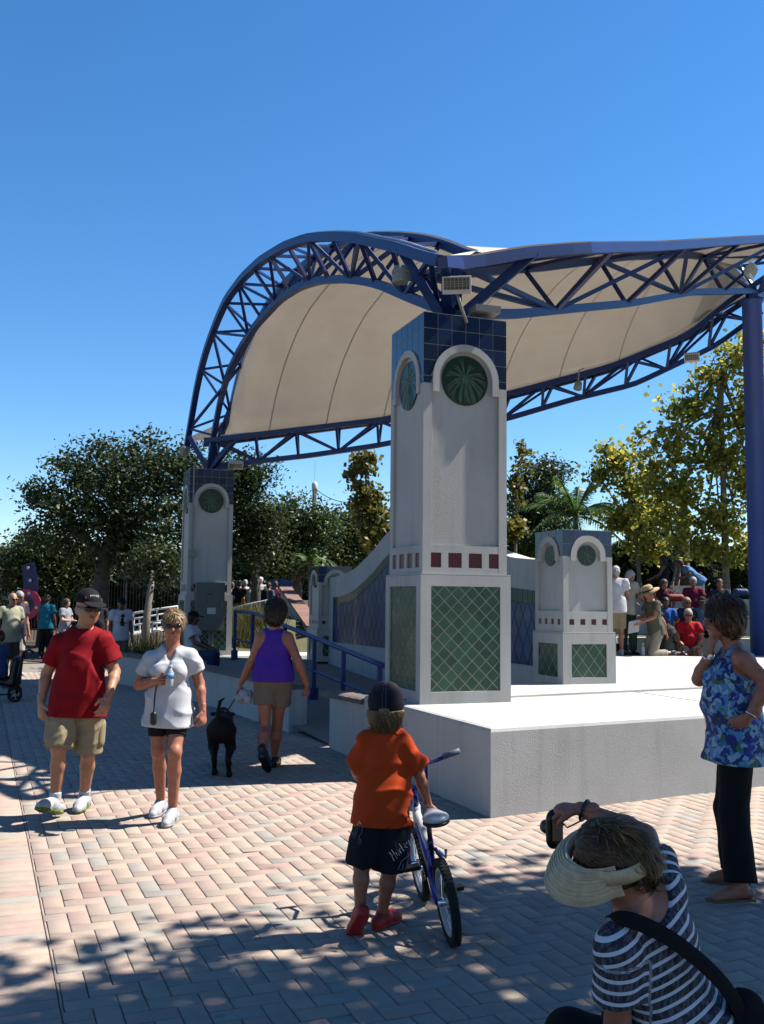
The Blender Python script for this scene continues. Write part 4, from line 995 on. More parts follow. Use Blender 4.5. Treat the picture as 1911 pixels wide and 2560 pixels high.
# playground sculpture: navy fin, pink ring, yellow ball
Ys = 26.0; c = at(66, 1511, Ys); px = Ys/F_PX
sc_ = empty('play_sculpture', (c[0], c[1], 0), label='navy fin and magenta ring playground sculpture with a yellow ball centre', cat='sculpture')
NAVY = mat('navy_panel', (.012, .012, .10), .45); PINK = mat('magenta_panel', (.48, .02, .09), .5, var=.1); YELL = mat('yellow_ball', (.75, .52, .08), .45)
def spoly(b, pts, d0, d1): b.plate([((u-66)*px, (1511-v)*px) for u, v in pts], c, (1, 0, 0), (0, 0, 1), (0, -1, 0), d0, d1)
b = MB(); spoly(b, [(60, 1483), (57, 1462), (54, 1440), (49, 1414), (80, 1405), (87, 1430), (92, 1454), (93, 1470), (91, 1488)], -.04, .0); b.build('fin', NAVY, sc_)
b = MB()
for q in range(32):
    a0, a1 = 2*math.pi*q/32, 2*math.pi*(q+1)/32; r0_, r1_ = 22*px, 38*px
    b.plate([(r0_*math.cos(a0), r0_*math.sin(a0)), (r1_*math.cos(a0), r1_*math.sin(a0)), (r1_*math.cos(a1), r1_*math.sin(a1)), (r0_*math.cos(a1), r0_*math.sin(a1))], c, (1, 0, 0), (0, 0, 1), (0, -1, 0), .0, .06)
b.build('ring', PINK, sc_)
b = MB(); b.lathe([(23*px, -.03), (23*px, .03)], c, (0, -1, 0), 28); b.build('disc', NAVY, sc_)
b = MB(); b.lathe([(.5*px, .15)]+[(10*px*math.sin(a_), .04+10*px*math.cos(a_)) for a_ in np.linspace(.15, 1.57, 7)], c, (0, -1, 0), 20); b.build('ball', YELL, sc_, True)
for u, v in ((68.6, 1420), (75.5, 1451.5), (74, 1483), (94, 1518.5), (40, 1520)):
    b = MB(); p = c+V3(((u-66)*px, 0, (1511-v)*px)); b.lathe([(3.6*px, .06), (3.6*px, .08), (2*px, .085)], p, (0, -1, 0), 14); b.build('bolt_cap', WHITE_P, sc_)
b = MB(); b.tube([(c[0]-.05, c[1]+.06, 0), (c[0]-.05, c[1]+.06, c[2]+.5)], .06, 10); b.build('post', NAVY, sc_)
# stair with a white cheek wall and brick coping
st = empty('stair_wall', tuple(bs(745, 23, .5)), label='white sloping stair wall with brick coping behind the short far pillar', cat='wall')
p0, p1 = at(702, 1472, 31), at(772, 1572, 22.5)
b = MB(); th = V3((.32, .06, 0)); dn = V3((0, 0, -1.5))
b.add([p0, p1, p1+V3((0, 0, -.8)), p0+dn, p0+th, p1+th, p1+th+V3((0, 0, -.8)), p0+th+dn], [(0, 1, 2, 3), (7, 6, 5, 4), (0, 4, 5, 1), (1, 5, 6, 2), (2, 6, 7, 3), (3, 7, 4, 0)]); b.build('wall_body', STUCCO, st)
BRK = mat('stair_coping_brick', rgb(150, 112, 96), .85, var=.15, vscale=15, objvar=.18)
n = 26
for i in range(n):
    a, c_ = p0+(p1-p0)*(i+.04)/n, p0+(p1-p0)*(i+.96)/n; o_ = V3((-.05, 0, 0)); u_ = V3((0, 0, .07)); w_ = th*1.25
    b = MB(); b.add([a+o_, a+o_+w_, c_+o_+w_, c_+o_, a+o_+u_, a+o_+w_+u_, c_+o_+w_+u_, c_+o_+u_], [(0, 3, 2, 1), (4, 5, 6, 7), (0, 1, 5, 4), (1, 2, 6, 5), (2, 3, 7, 6), (3, 0, 4, 7)]); b.build('coping_brick', BRK, st)
stp = empty('stone_steps', tuple(bs(785, 24, .5)), label='pale concrete steps between the stair wall and the short far pillar', cat='steps')
for i in range(7):
    Y = 23.2+i*1.25; z = .62+i*.17; a, c_ = bs(757-i*7, Y, 0), bs(812, Y, 0)
    b = MB(); b.box(a[0], c_[0]+1.2, Y, Y+1.25, z-.3, z); b.build('step', CONC, stp)
# blue tarpaulin shelter and blue railing far behind
TARP = mat('blue_tarp', (.02, .13, .62), .45, var=.1)
t = empty('tarp_shelter', tuple(bs(715, 44, .5)), label='bright blue tarpaulin shelter far behind the stairs', cat='shelter')
b = MB(); b.add([at(676, 1448, 43), at(734, 1450, 43), at(740, 1478, 45), at(700, 1472, 45)], [(0, 1, 2, 3)]); b.build('sheet', TARP, t)
b = MB(); b.add([at(676, 1448, 43), at(700, 1472, 45), at(694, 1474, 45), at(672, 1452, 43)], [(0, 1, 2, 3)]); b.build('flap', TARP, t)
for u in (680, 700, 732):
    b = MB(); q = at(u, 1466, 44.4); b.tube([q, (q[0], q[1], .5)], .04, 6); b.build('leg', TARP, t)
t = empty('safety_barrier', tuple(bs(735, 42, .5)), label='bright blue barrier rails below the tarpaulin', cat='barrier')
for v in (1466, 1488):
    b = MB(); b.tube([at(722, v, 42), at(754, v+2, 42)], .035, 6); b.build('rail', TARP, t)
for u in np.linspace(722, 754, 10):
    b = MB(); b.tube([at(u, 1467, 42), at(u, 1490, 42)], .022, 5); b.build('baluster', TARP, t)
# utility pole with a pale cap and wires
t = empty('utility_pole', tuple(bs(788, 48, 0)), label='wooden utility pole with a pale capped top above the trees', cat='pole')
b = MB(); q = at(787, 1220, 48); b.tube([(q[0], q[1], 0), q], .11, 10); b.build('pole', BARK, t, True)
b = MB(); b.lathe([(.12, -.15), (.15, .0), (.14, .22), (.05, .32)], q, n=14); b.build('cap', WHITE_P, t, True)
b = MB(); b.tube([q+V3((0, 0, .3)), q+V3((0, 0, 1.4))], .008, 4); b.build('antenna', GREY_METAL, t)
e = at(905, 1250, 46); e2 = at(690, 1262, 52); WIRE = mat('wire_grey', (.12, .12, .12), .6)
for s_, z_ in ((e, .0), (e, -.25)):
    b = MB(); P = [q*(1-w)+(s_+V3((0, 0, z_)))*w-V3((0, 0, (.35+abs(z_)*3)*4*w*(1-w))) for w in np.linspace(0, 1, 12)]; b.tube(P, .02, 5); b.build('wire', WIRE, t)
b = MB(); P = [q*(1-w)+e2*w-V3((0, 0, .3*4*w*(1-w))) for w in np.linspace(0, 1, 10)]; b.tube(P, .014, 5); b.build('wire', WIRE, t)
# ---------------------------------------------------------------- audience terraces on the right
LAWNM = mat('lawn', (.07, .10, .03), .95, col2=(.12, .13, .045), vscale=3, bump=.8, bscale=60, dist=.02)
def flat(name, pts, m): b = MB(); b.add(pts, [tuple(range(len(pts)))]); tag(b.build(name, m), kind='structure')
TIER = [(20.3, .55, .95), (22.8, .95, 1.38), (25.4, 1.38, 1.80)]
flat('lawn', [(-.3, 19.3, .50), (14, 17.2, .50), (14, 20.4, .54), (-.3, 20.4, .54)], LAWNM)
prev = None
names = ['lowest', 'middle', 'top']
for i, (Y, z0, z1) in enumerate(TIER):
    x0, x1 = (3.0, 14) if i == 0 else (2.2, 15); Yn = TIER[i+1][0] if i < 2 else 36
    t = empty('seat_wall', (x0, Y, z0), label='white concrete seat wall of the audience terrace, %s tier' % names[i], cat='wall')
    n = 6
    for q in range(n):
        xa, xb = x0+(x1-x0)*q/n+.006, x0+(x1-x0)*(q+1)/n-.006; b = MB(); b.box(xa, xb, Y, Y+.35, z0-.2, z1); b.build('wall_segment', CONC, t)
    flat('lawn', [(x0-1.5, Y+.34, z1-.06), (x1+2, Y+.34, z1-.06), (x1+2, Yn+.02, z1-.02), (x0-1.5, Yn+.02, z1-.02)], LAWNM)
grass('lawn_blades', 'short green grass on the lowest terrace strip', [((x, 19.2-.1*(x-3), .5), .5, .35, .07) for x in np.arange(3.6, 10, .7)], 500, .006, LAWN, 75, 'stuff')
# white block on the upper tier
q = at(1711, 1477, 26.2); t = empty('utility_block', (q[0], q[1], 1.78), label='white concrete block with a small dark plate between the seated spectators', cat='block')
b = MB(); b.box(q[0]-.37, q[0]+.40, 26.0, 26.6, 1.76, 2.1); b.build('block', STUCCO, t)
b = MB(); b.box(q[0]-.45, q[0]+.48, 25.95, 26.65, 2.1, 2.15); b.build('lid', STUCCO, t)
b = MB(); b.box(q[0]+.05, q[0]+.19, 25.985, 26.0, 1.92, 2.02); b.build('plate', BLK, t)
# staked palm trunk
q0 = bs(1706, 27.5, 1.75); t = empty('staked_trunk', tuple(q0), label='stout brown trunk wrapped and propped by timber stakes', cat='tree')
b = MB(); b.tube([q0, at(1707, 1400, 27.5), at(1708, 1345, 27.5)], [.24, .2, .19], 12); b.build('trunk', mat('brown_bark', (.13, .085, .06), .95, var=.3, vscale=12, bump=.8, bscale=25, dist=.02), t, True)
for u0, u1 in ((1672, 1698), (1742, 1716), (1690, 1704)):
    b = MB(); b.beam(bs(u0, 27.0, 1.75), at(u1, 1395, 27.4), .06, .06); b.build('stake', BARKP, t)
b = MB(); b.lathe([(.225, -.06), (.225, .06)], at(1707, 1398, 27.5), n=14); b.build('collar', BLK, t)
palm_top = at(1708, 1345, 27.5)
b = MB(); b.tube([palm_top, palm_top+V3((0, 0, .9)), palm_top+V3((.1, 0, 2.0))], [.19, .16, .1], 10); b.build('stem', BARKP, t, True)
# ================================================================ PEOPLE: smooth solid modelling
def sdf_net(prims, vox, clips=(), disp=None, init=.09):
    """union of tapered capsules / ellipsoids on a grid, then a surface net -> verts, quads"""
    lo = np.full(3, 1e9); hi = -lo
    for p in prims:
        if p.get('sub'): continue
        if p['t'] == 'c': r = max(p['ra'], p['rb'])*1.0; lo = np.minimum(lo, np.minimum(p['a'], p['b'])-r); hi = np.maximum(hi, np.maximum(p['a'], p['b'])+r)
        else: r = np.max(p['r']); lo = np.minimum(lo, p['c']-r); hi = np.maximum(hi, p['c']+r)
    lo -= 4*vox+.02; hi += 4*vox+.02
    n = np.ceil((hi-lo)/vox).astype(int)+1
    ax = [(lo[i]+vox*np.arange(n[i])).astype(np.float32) for i in range(3)]
    D = np.full(n, init, np.float32)
    for p in prims:
        k = p.get('k', .02); m = k+3*vox+.01
        if p['t'] == 'c': r = max(p['ra'], p['rb']); a_, b_ = np.minimum(p['a'], p['b'])-r-m, np.maximum(p['a'], p['b'])+r+m
        else: r = np.max(p['r']); a_, b_ = p['c']-r-m, p['c']+r+m
        i0 = np.clip(np.floor((a_-lo)/vox).astype(int), 0, n); i1 = np.clip(np.ceil((b_-lo)/vox).astype(int)+1, 0, n)
        if np.any(i1 <= i0): continue
        sl = tuple(slice(i0[i], i1[i]) for i in range(3))
        X = ax[0][sl[0]][:, None, None]; Y = ax[1][sl[1]][None, :, None]; Z = ax[2][sl[2]][None, None, :]
        if p['t'] == 'c':
            a, b = p['a'], p['b']; ba = b-a; L2 = max(ba@ba, 1e-9)
            t = ((X-a[0])*ba[0]+(Y-a[1])*ba[1]+(Z-a[2])*ba[2])/L2; tc = np.clip(t, 0, 1)
            qx = X-a[0]-tc*ba[0]; qy = Y-a[1]-tc*ba[1]; qz = Z-a[2]-tc*ba[2]
            q2 = qx*qx+qy*qy+qz*qz
            if 'sq' in p: s, f = p['sq']; c = qx*s[0]+qy*s[1]+qz*s[2]; q2 = q2+(f*f-1)*c*c
            d = np.sqrt(q2)-(p['ra']+(p['rb']-p['ra'])*tc)
            L = math.sqrt(L2)
            if p.get('fb'): d = np.maximum(d, (t-1)*L)
            if p.get('fa'): d = np.maximum(d, -t*L)
        else:
            c = p['c']; R = p.get('R'); r = p['r']
            x, y, z = X-c[0], Y-c[1], Z-c[2]
            if R is not None: x, y, z = (R[0][0]*x+R[0][1]*y+R[0][2]*z), (R[1][0]*x+R[1][1]*y+R[1][2]*z), (R[2][0]*x+R[2][1]*y+R[2][2]*z)
            k0 = np.sqrt((x/r[0])**2+(y/r[1])**2+(z/r[2])**2); k1 = np.sqrt((x/r[0]**2)**2+(y/r[1]**2)**2+(z/r[2]**2)**2)
            d = k0*(k0-1)/np.maximum(k1, 1e-6)
        S = D[sl]
        if p.get('sub'):
            h = np.clip(.5-.5*(S+d)/k, 0, 1); D[sl] = S*(1-h)-d*h+k*h*(1-h)
        else:
            h = np.clip(.5+.5*(S-d)/k, 0, 1); D[sl] = S*(1-h)+d*h-k*h*(1-h)
    X = ax[0][:, None, None]; Y = ax[1][None, :, None]; Z = ax[2][None, None, :]
    if disp is not None: D += disp(X, Y, Z)
    for (pt, nrm) in clips:                                   # remove the side the normal points to
        D = np.maximum(D, (X-pt[0])*nrm[0]+(Y-pt[1])*nrm[1]+(Z-pt[2])*nrm[2])
    D[0] = D[-1] = .05; D[:, 0] = D[:, -1] = .05; D[:, :, 0] = D[:, :, -1] = .05
    S = D < 0; nx, ny, nz = D.shape
    cnt = np.zeros((nx-1, ny-1, nz-1), np.uint8)
    for i in (0, 1):
        for j in (0, 1):
            for k in (0, 1): cnt += S[i:nx-1+i, j:ny-1+j, k:nz-1+k]
    mask = (cnt > 0) & (cnt < 8); I, J, K = np.nonzero(mask); N = len(I)
    if N == 0: return np.zeros((0, 3)), np.zeros((0, 4), int)
    idx = np.full(mask.shape, -1, np.int32); idx[I, J, K] = np.arange(N)
    acc = np.zeros((N, 3), np.float32); w = np.zeros(N, np.float32)
    cor = {(i, j, k): D[I+i, J+j, K+k] for i in (0, 1) for j in (0, 1) for k in (0, 1)}
    for axis in range(3):
        for a in (0, 1):
            for b in (0, 1):
                c0 = [a, b]; c0.insert(axis, 0); c1 = [a, b]; c1.insert(axis, 1)
                d0, d1 = cor[tuple(c0)], cor[tuple(c1)]; cr = (d0 < 0) != (d1 < 0)
                t = np.where(cr, d0/np.where(cr, d0-d1, 1), 0)
                pt = np.tile(np.array(c0, np.float32), (N, 1)); pt[:, axis] = t
                acc += pt*cr[:, None]; w += cr
    V = (acc/w[:, None]+np.stack([I, J, K], 1))*vox+lo
    Q = []
    for axis in range(3):
        o1, o2 = (axis+1) % 3, (axis+2) % 3
        sa = [slice(None)]*3; sb = [slice(None)]*3; sa[axis] = slice(0, -1); sb[axis] = slice(1, None)
        A, B = S[tuple(sa)], S[tuple(sb)]; ch = A != B
        P = np.stack(np.nonzero(ch), 1)
        ok = (P[:, o1] > 0) & (P[:, o2] > 0) & (P[:, o1] < D.shape[o1]-1) & (P[:, o2] < D.shape[o2]-1); P = P[ok]
        ins = A[tuple(P.T)]
        def cell(d1, d2):
            q = P.copy(); q[:, o1] -= d1; q[:, o2] -= d2; return idx[q[:, 0], q[:, 1], q[:, 2]]
        q = np.stack([cell(1, 1), cell(0, 1), cell(0, 0), cell(1, 0)], 1)
        q[~ins] = q[~ins][:, ::-1]; Q.append(q)
    return V, np.concatenate(Q)
def Cp(a, b, ra, rb=None, k=.02, **kw): return dict(t='c', a=V3(a), b=V3(b), ra=ra, rb=ra if rb is None else rb, k=k, **kw)
def El(c, r, R=None, k=.02, **kw): return dict(t='e', c=V3(c), r=np.array(r, float), R=R, k=k, **kw)
def folds(seed, amp, wl=.09, axis=(0, 0, 1), sag=.6):
    """creases: ridged waves in a few slanting directions, each strong only in patches"""
    r = np.random.default_rng(seed); K = []
    for _ in range(6):
        d = r.normal(size=3); d -= V3(axis)*(d@V3(axis))*sag; d = unit(d); q = r.normal(size=3)*7
        K.append((d*math.pi/(wl*(.55+.8*r.random())), r.random()*6.28, .5+.5*r.random(), q, r.random()*6.28))
    def f(X, Y, Z):
        wx = .030*np.sin(9*Z+5*X+seed); wy = .030*np.sin(8*X+11*Z+2*seed); D = 0
        for k, ph, a, q, p2 in K:
            ridge = (1-np.abs(np.sin(k[0]*(X+wx)+k[1]*(Y+wy)+k[2]*Z+ph)))**2.5-.25
            D = D+a*ridge*np.clip(.5+.9*np.sin(q[0]*X+q[1]*Y+q[2]*Z+p2), 0, 1)
        return -amp*.8*D
    return f
def strands(name, VF, c, hu, fd, m, parent, n, l=.05, w=.0022, seed=1, back=.35, out=.004, base=.45):
    """loose locks lying over a hair surface"""
    V, _ = VF
    if len(V) < 10: return
    r = np.random.default_rng(seed); V = V[r.integers(0, len(V), n)]; d = V-c; d /= np.linalg.norm(d, axis=1, keepdims=True)+1e-9
    fl = -V3(hu)-V3(fd)*back+r.normal(0, .22, (n, 3)); fl = fl-d*np.sum(fl*d, 1, keepdims=True); fl /= np.linalg.norm(fl, axis=1, keepdims=True)+1e-9
    sd = np.cross(d, fl); L = l*(.5+.9*r.random((n, 1))); p = V+d*(out*r.random((n, 1))); P = []
    for q in range(4):
        ww = w*(1, 1.2, .9, .15)[q]; P += [p-sd*ww, p+sd*ww]; p = p+fl*L/3; fl = fl-d*.16+sd*r.normal(0, .1, (n, 1)); fl /= np.linalg.norm(fl, axis=1, keepdims=True)
    A = np.stack(P, 1); k = np.arange(n)[:, None]*8
    F = np.concatenate([k+np.array([2*q, 2*q+1, 2*q+3, 2*q+2]) for q in range(3)])
    lv = np.repeat(np.clip(r.normal(base, .25, n), 0, 1), 8)
    o = link(name, raw_mesh(name, (A.reshape(-1, 3)-wpos(parent)), F, m, attrs={'lv': lv}), parent); o['kind'] = 'stuff'; return o
def emit(name, VF, m, parent, attrs=None, mats=None, midx=None):
    V, F = VF
    if len(V) == 0: return None
    return link(name, raw_mesh(name, V-wpos(parent), F, mats or m, True, midx, attrs), parent)
def merge(parts):
    V, F, n = [], [], 0
    for v, f in parts: V.append(v); F.append(f+n); n += len(v)
    return np.concatenate(V), np.concatenate(F)
SKIN = dict(tan=mat('skin_tan', rgb(196, 138, 106), .5, var=.12, vscale=22, bump=.15, bscale=300, sub=.05), red=mat('skin_sunned', rgb(188, 120, 92), .5, var=.13, vscale=22, bump=.15, bscale=300, sub=.05), fair=mat('skin_fair', rgb(212, 160, 132), .5, var=.06, vscale=14, sub=.05), dark=mat('skin_dark', rgb(120, 78, 58), .5, var=.06, vscale=14))
def cloth(name, c, var=.07, rough=.85, bump=.25, bs_=420): return mat('cloth_'+name, c, rough, var=var, vscale=9, bump=bump, bscale=bs_, spec=.2, dist=.0015)
def head_axes(fd, hu):
    fd = unit(fd); hu = V3(hu); hs = unit(np.cross(fd, hu)); hu = np.cross(hs, fd); return fd, hs, hu
def head_prims(J, S, fat=1.0, ears=True):
    hd = J['hd']; fd, hs, hu = head_axes(J['fd'], J.get('hu', (0, 0, 1))); R = [hs, fd, hu]; P = []
    P.append(El(hd+hu*.028*S-fd*.008*S, (.074*S, .094*S, .094*S), R, .02))
    P.append(El(hd+fd*.030*S-hu*.050*S, (.057*S*fat, .060*S, .068*S), R, .03))
    P.append(El(hd+fd*.052*S-hu*.092*S, (.030*S*fat, .028*S, .022*S), R, .025))
    P.append(Cp(hd+fd*.088*S+hu*.005*S, hd+fd*.110*S-hu*.030*S, .009*S, .015*S, .014))
    P.append(Cp(hd+fd*.080*S+hu*.024*S-hs*.036*S, hd+fd*.080*S+hu*.024*S+hs*.036*S, .013*S, .013*S, .016))
    P.append(Cp(hd+fd*.088*S-hu*.060*S-hs*.016*S, hd+fd*.088*S-hu*.060*S+hs*.016*S, .010*S, .010*S, .010))
    for s in (-1, 1):
        P.append(El(hd+fd*.062*S-hu*.028*S+hs*s*.040*S, (.022*S, .020*S, .022*S), R, .02))
        P.append(El(hd+fd*.088*S-hu*.002*S+hs*s*.031*S, (.014*S, .010*S, .010*S), R, .006, sub=True))
        if ears: P.append(El(hd-fd*.008*S-hu*.012*S+hs*s*.077*S, (.010*S, .018*S, .030*S), R, .008))
    return P
def hand_prims(wr, hd_, pn, S=1.0, curl=.5, thumb=1, curl2=.7, spread=0.0):
    h = unit(hd_); pn = unit(V3(pn)-h*(V3(pn)@h)); sd = np.cross(h, pn); P = []
    P.append(Cp(wr-h*.05*S, wr+h*.012*S, .027*S, .024*S, .015, sq=(pn, 1.15)))
    P.append(Cp(wr+h*.012*S, wr+h*.072*S, .030*S, .040*S, .015, sq=(pn, 2.0)))
    for i, (l, w) in enumerate(((.072, -.031), (.082, -.0105), (.076, .0105), (.058, .031))):
        w *= -thumb
        b0 = wr+h*(.088-.006*abs(i-1.3))*S+sd*w*S; c1 = curl*(1+.08*i); d1 = h*math.cos(c1)+pn*math.sin(c1)+sd*w*spread*6; c2 = c1+curl2; d2 = h*math.cos(c2)+pn*math.sin(c2); c3 = c2+curl2*.7; d3 = h*math.cos(c3)+pn*math.sin(c3)
        p1 = b0+d1*l*.5*S; p2 = p1+d2*l*.32*S; p3 = p2+d3*l*.24*S
        P += [Cp(b0-h*.02*S, p1, .0100*S, .0092*S, .004), Cp(p1, p2, .0092*S, .0084*S, .004), Cp(p2, p3, .0084*S, .0074*S, .004)]
    t0 = wr+h*.022*S+sd*thumb*.022*S; t1 = t0+unit(h*.7+sd*thumb*.65+pn*.35)*.045*S; t2 = t1+unit(h*.85+sd*thumb*.15+pn*(.3+.5*curl))*.034*S
    P += [Cp(t0, t1, .015*S, .011*S, .008), Cp(t1, t2, .0108*S, .0088*S, .004)]
    return P
def body_frame(J):
    up = unit(J['nk']-J['pel']); sd = unit(J['shb']-J['sha']); td = unit(J['td']); td = unit(td-up*(td@up)); sd2 = unit(np.cross(td, up)); sd = sd2 if sd2@sd > 0 else -sd2
    return up, sd, td
def torso_prims(J, S, g=0.0, fat=1.0, bust=0.0, belly=0.0, hip=1.0, shoulders=True, kk=.05):
    up, sd, td = body_frame(J); L = np.linalg.norm(J['nk']-J['pel']); R = [sd, td, up]; pel = J['pel']; P = []
    P.append(El(pel+up*.01*S-td*.012*S, (.150*S*hip+g, .108*S*hip+g, .125*S+g), R, kk))
    P.append(El(pel+up*L*.36+td*(.012+belly*.55)*S, (.138*S*fat+g, (.100+belly)*S*fat+g, .17*S+g), R, kk))
    P.append(El(pel+up*L*.70, (.150*S*(.5+.5*fat)+g, .104*S*(.6+.4*fat)+g, .165*S+g), R, kk))
    if shoulders:
        P.append(Cp(J['sha'], J['shb'], .054*S+g*.4, .054*S+g*.4, .04, sq=(td, .95)))
        P.append(Cp(J['nk']-up*.015*S, J['sha']*.62+J['nk']*.38, .046*S+g*.4, .042*S+g*.4, .03)); P.append(Cp(J['nk']-up*.015*S, J['shb']*.62+J['nk']*.38, .046*S+g*.4, .042*S+g*.4, .03))
    if bust:
        for s in (-1, 1): P.append(El(pel+up*L*.62+td*.085*S+sd*s*.070*S, (.066*S+g, (.045+bust)*S+g, .066*S+g), R, .04))
    return P
def arm_prims(J, S, s, thin=1.0): return [Cp(J['sh'+s], J['el'+s], .051*S*thin, .040*S*thin, .03), Cp(J['el'+s], J['el'+s]*.72+J['wr'+s]*.28, .039*S*thin, .042*S*thin, .02), Cp(J['el'+s]*.72+J['wr'+s]*.28, J['wr'+s], .042*S*thin, .026*S*thin, .02)]
def leg_prims(J, S, s, thick=1.0):
    hp, kn, an = J['hp'+s], J['kn'+s], J['an'+s]; bk = unit(V3(J['td']))*-1
    calf = kn*.68+an*.32+bk*.014*S
    return [Cp(hp, kn, .082*S*thick, .052*S, .04), Cp(kn, calf, .050*S, .053*S*thick, .025), Cp(calf, an, .053*S*thick, .034*S, .02), El(kn-bk*.012*S, (.045*S, .045*S, .05*S), None, .03)]
def foot_vec(J, s): t = J.get('t'+s); return unit(t) if t is not None else unit(V3((J['td'][0], J['td'][1], -.05)))
def shoe_parts(J, S, s, nrm=None, L=.27, w=1.0):
    an = J['an'+s]; t = foot_vec(J, s); n = V3((0, 0, 1.0)) if nrm is None else unit(nrm); t = unit(t-n*(t@n))
    sole = an-n*.085*S; heel = sole-t*.055*S+n*.045*S; ball = sole+t*(L*.50)*S+n*.034*S; toe = sole+t*(L*.70)*S+n*.026*S; sdv = np.cross(t, n)
    up = [Cp(heel, ball, .042*S*w, .044*S*w, .02), Cp(ball, toe, .044*S*w, .034*S*w, .02), Cp(an+n*.01*S, sole+n*.06*S+t*.03*S, .042*S, .046*S, .02), Cp(an+t*.02*S, ball+n*.012*S, .036*S, .036*S, .02)]
    so = [Cp(heel-n*.032*S, ball-n*.022*S, .042*S*w, .048*S*w, .01, sq=(n, 2.4)), Cp(ball-n*.022*S, toe-n*.012*S, .048*S*w, .038*S*w, .01, sq=(n, 2.2))]
    return up, so, (sole, -n)
def person(name, label, J_, S=1.0, vox=.011, skin='tan', group=None, fat=1.0, bust=0.0, belly=0.0, hip=1.0, leg=1.0, arm=1.0,
           top=None, bottom=None, shoes=None, hair=None, cap=None, glasses=None, fingers=False, facefat=1.0, bare=False, extra=None, toe_n=(None, None), seed=1):
    """one continuous body; clothes and hair are children"""
    J = {k: (V3(v) if not isinstance(v, (int, float, str)) else v) for k, v in J_.items()}
    for k in str(J.get('snap', '')): J['an'+k][2] = .088*S+J.get('floor', 0.0)
    for k in J: J_[k] = J[k]
    base = (J['ana']+J['anb'])/2; t = empty('person', (base[0], base[1], min(J['ana'][2], J['anb'][2])-.085*S), label=label, cat='person', group=group)
    up, sd, td = body_frame(J); L = np.linalg.norm(J['nk']-J['pel'])
    fd, hs, hu = head_axes(J['fd'], J.get('hu', (0, 0, 1)))
    P = torso_prims(J, S, -.004, fat, bust, belly, hip)
    P.append(Cp(J['nk']-up*.03*S, J['hd']-hu*.045*S-fd*.008*S, .058*S, .052*S, .03))
    SH = S*J.get('hS', 1.0)
    P += head_prims(J, SH, facefat)
    for s in 'ab':
        P += arm_prims(J, S, s, arm)+leg_prims(J, S, s, leg)
        h = J.get('h'+s); 
        if h is None: h = J['wr'+s]-J['el'+s]
        h = unit(h)
        if not fingers:
            P.append(Cp(J['wr'+s]+h*.02*S, J['wr'+s]+h*.085*S, .027*S, .034*S, .015, sq=(sd, 1.5))); P.append(Cp(J['wr'+s]+h*.10*S, J['wr'+s]+h*.165*S+td*.02*S, .028*S, .016*S, .015, sq=(sd, 1.7)))
        if shoes is None or shoes.get('bare'):
            tv = foot_vec(J, s); z = V3((0, 0, 1.0)); so = J['an'+s]-z*.075*S; P += [Cp(so-tv*.05*S+z*.03*S, so+tv*.14*S+z*.022*S, .034*S, .034*S, .03, sq=(z, 1.2)), Cp(J['an'+s], so+tv*.10*S+z*.03*S, .034*S, .03*S, .03)]
            sdv = np.cross(tv, z)
            for q in range(5): P.append(Cp(so+tv*.15*S+sdv*(q-2)*.015*S+z*.012*S, so+tv*(.185-.008*abs(q-1))*S+sdv*(q-2)*.016*S+z*.012*S, .0085*S, .008*S, .004))
    parts = [sdf_net(P, vox)]
    if fingers:
        for s in 'ab':
            h = J.get('h'+s); h = unit(h if h is not None else J['wr'+s]-J['el'+s]); c = J.get('curl'+s, .45)
            parts.append(sdf_net(hand_prims(J['wr'+s], h, J.get('pn'+s, td), S*J.get('hs', 1.0), c, J.get('th'+s, 1), J.get('curl2'+s, .6)), .0045, init=.05))
    emit('body', merge(parts), SKIN[skin], t)
    # --- clothes
    if top:
        g = top.get('g', .02); st = top.get('style', 'tee'); hem = top.get('hem', .0); pr = torso_prims(J, S, g, fat*top.get('w', 1.0), bust, belly, hip*top.get('hw', 1.0), shoulders=st not in ('tank', 'halter'))
        if st == 'tank':
            for s, sh in ((-1, J['sha']), (1, J['shb'])):
                if True: pr.append(Cp(sh*.60+J['nk']*.40+up*.03*S, J['pel']+up*L*.72+sd*s*.08*S, .030*S+g*.4, .08*S, .03, sq=(td, .8)))
        if st in ('tee', 'long'):
            sl = top.get('sleeve', .55)
            for s in 'ab':
                e = J['sh'+s]+(J['el'+s]-J['sh'+s])*sl; pr.append(Cp(J['sh'+s], e, .055*S*arm+g*.8, (.056*S*arm+g*.8+top.get('flare', .012)), .03, fb=True))
        if hem > 0: pr.append(Cp(J['pel']+up*.06*S, J['pel']-up*(hem+.02)*S, .13*S*hip+g, .13*S*hip+g+top.get('hflare', .01), .05, sq=(sd, .80)))
        if bottom and hem > 0 and not J.get('seated'):
            for s in 'ab': pr.append(Cp(J['hp'+s]+up*.16*S+(J['pel']-J['hp'+s])*.2, J['hp'+s]+(J['kn'+s]-J['hp'+s])*.42, .8*bottom.get('r0', .09)*S+bottom.get('g', .015)+.010, bottom.get('r0', .09)*S+bottom.get('g', .015)+.012, .05))
        nr = top.get('neck', .062)
        pr.append(El(J['nk']+up*.045*S+td*top.get('nf', .02)*S, (nr*S*1.15, nr*S, nr*S*top.get('nd', 1.0)), [sd, td, up], .012, sub=True))
        if top.get('vneck'): pr.append(Cp(J['nk']+up*.05*S+td*.08*S, J['nk']-up*.10*S+td*.125*S, .066*S, .016*S, .01, sub=True))
        if st in ('tank', 'halter'):
            for s in 'ab': pr.append(El(J['sh'+s]+up*.0*S+(J['sh'+s]-J['nk'])*.12, (.074*S, .16*S, .105*S), [sd, td, up], .015, sub=True))
            if top.get('low'): pr.append(Cp(J['nk']+up*.06*S+td*.12*S*top['low'], J['nk']-up*.05*S+td*.12*S*top['low'], .085*S, .06*S, .02, sub=True))
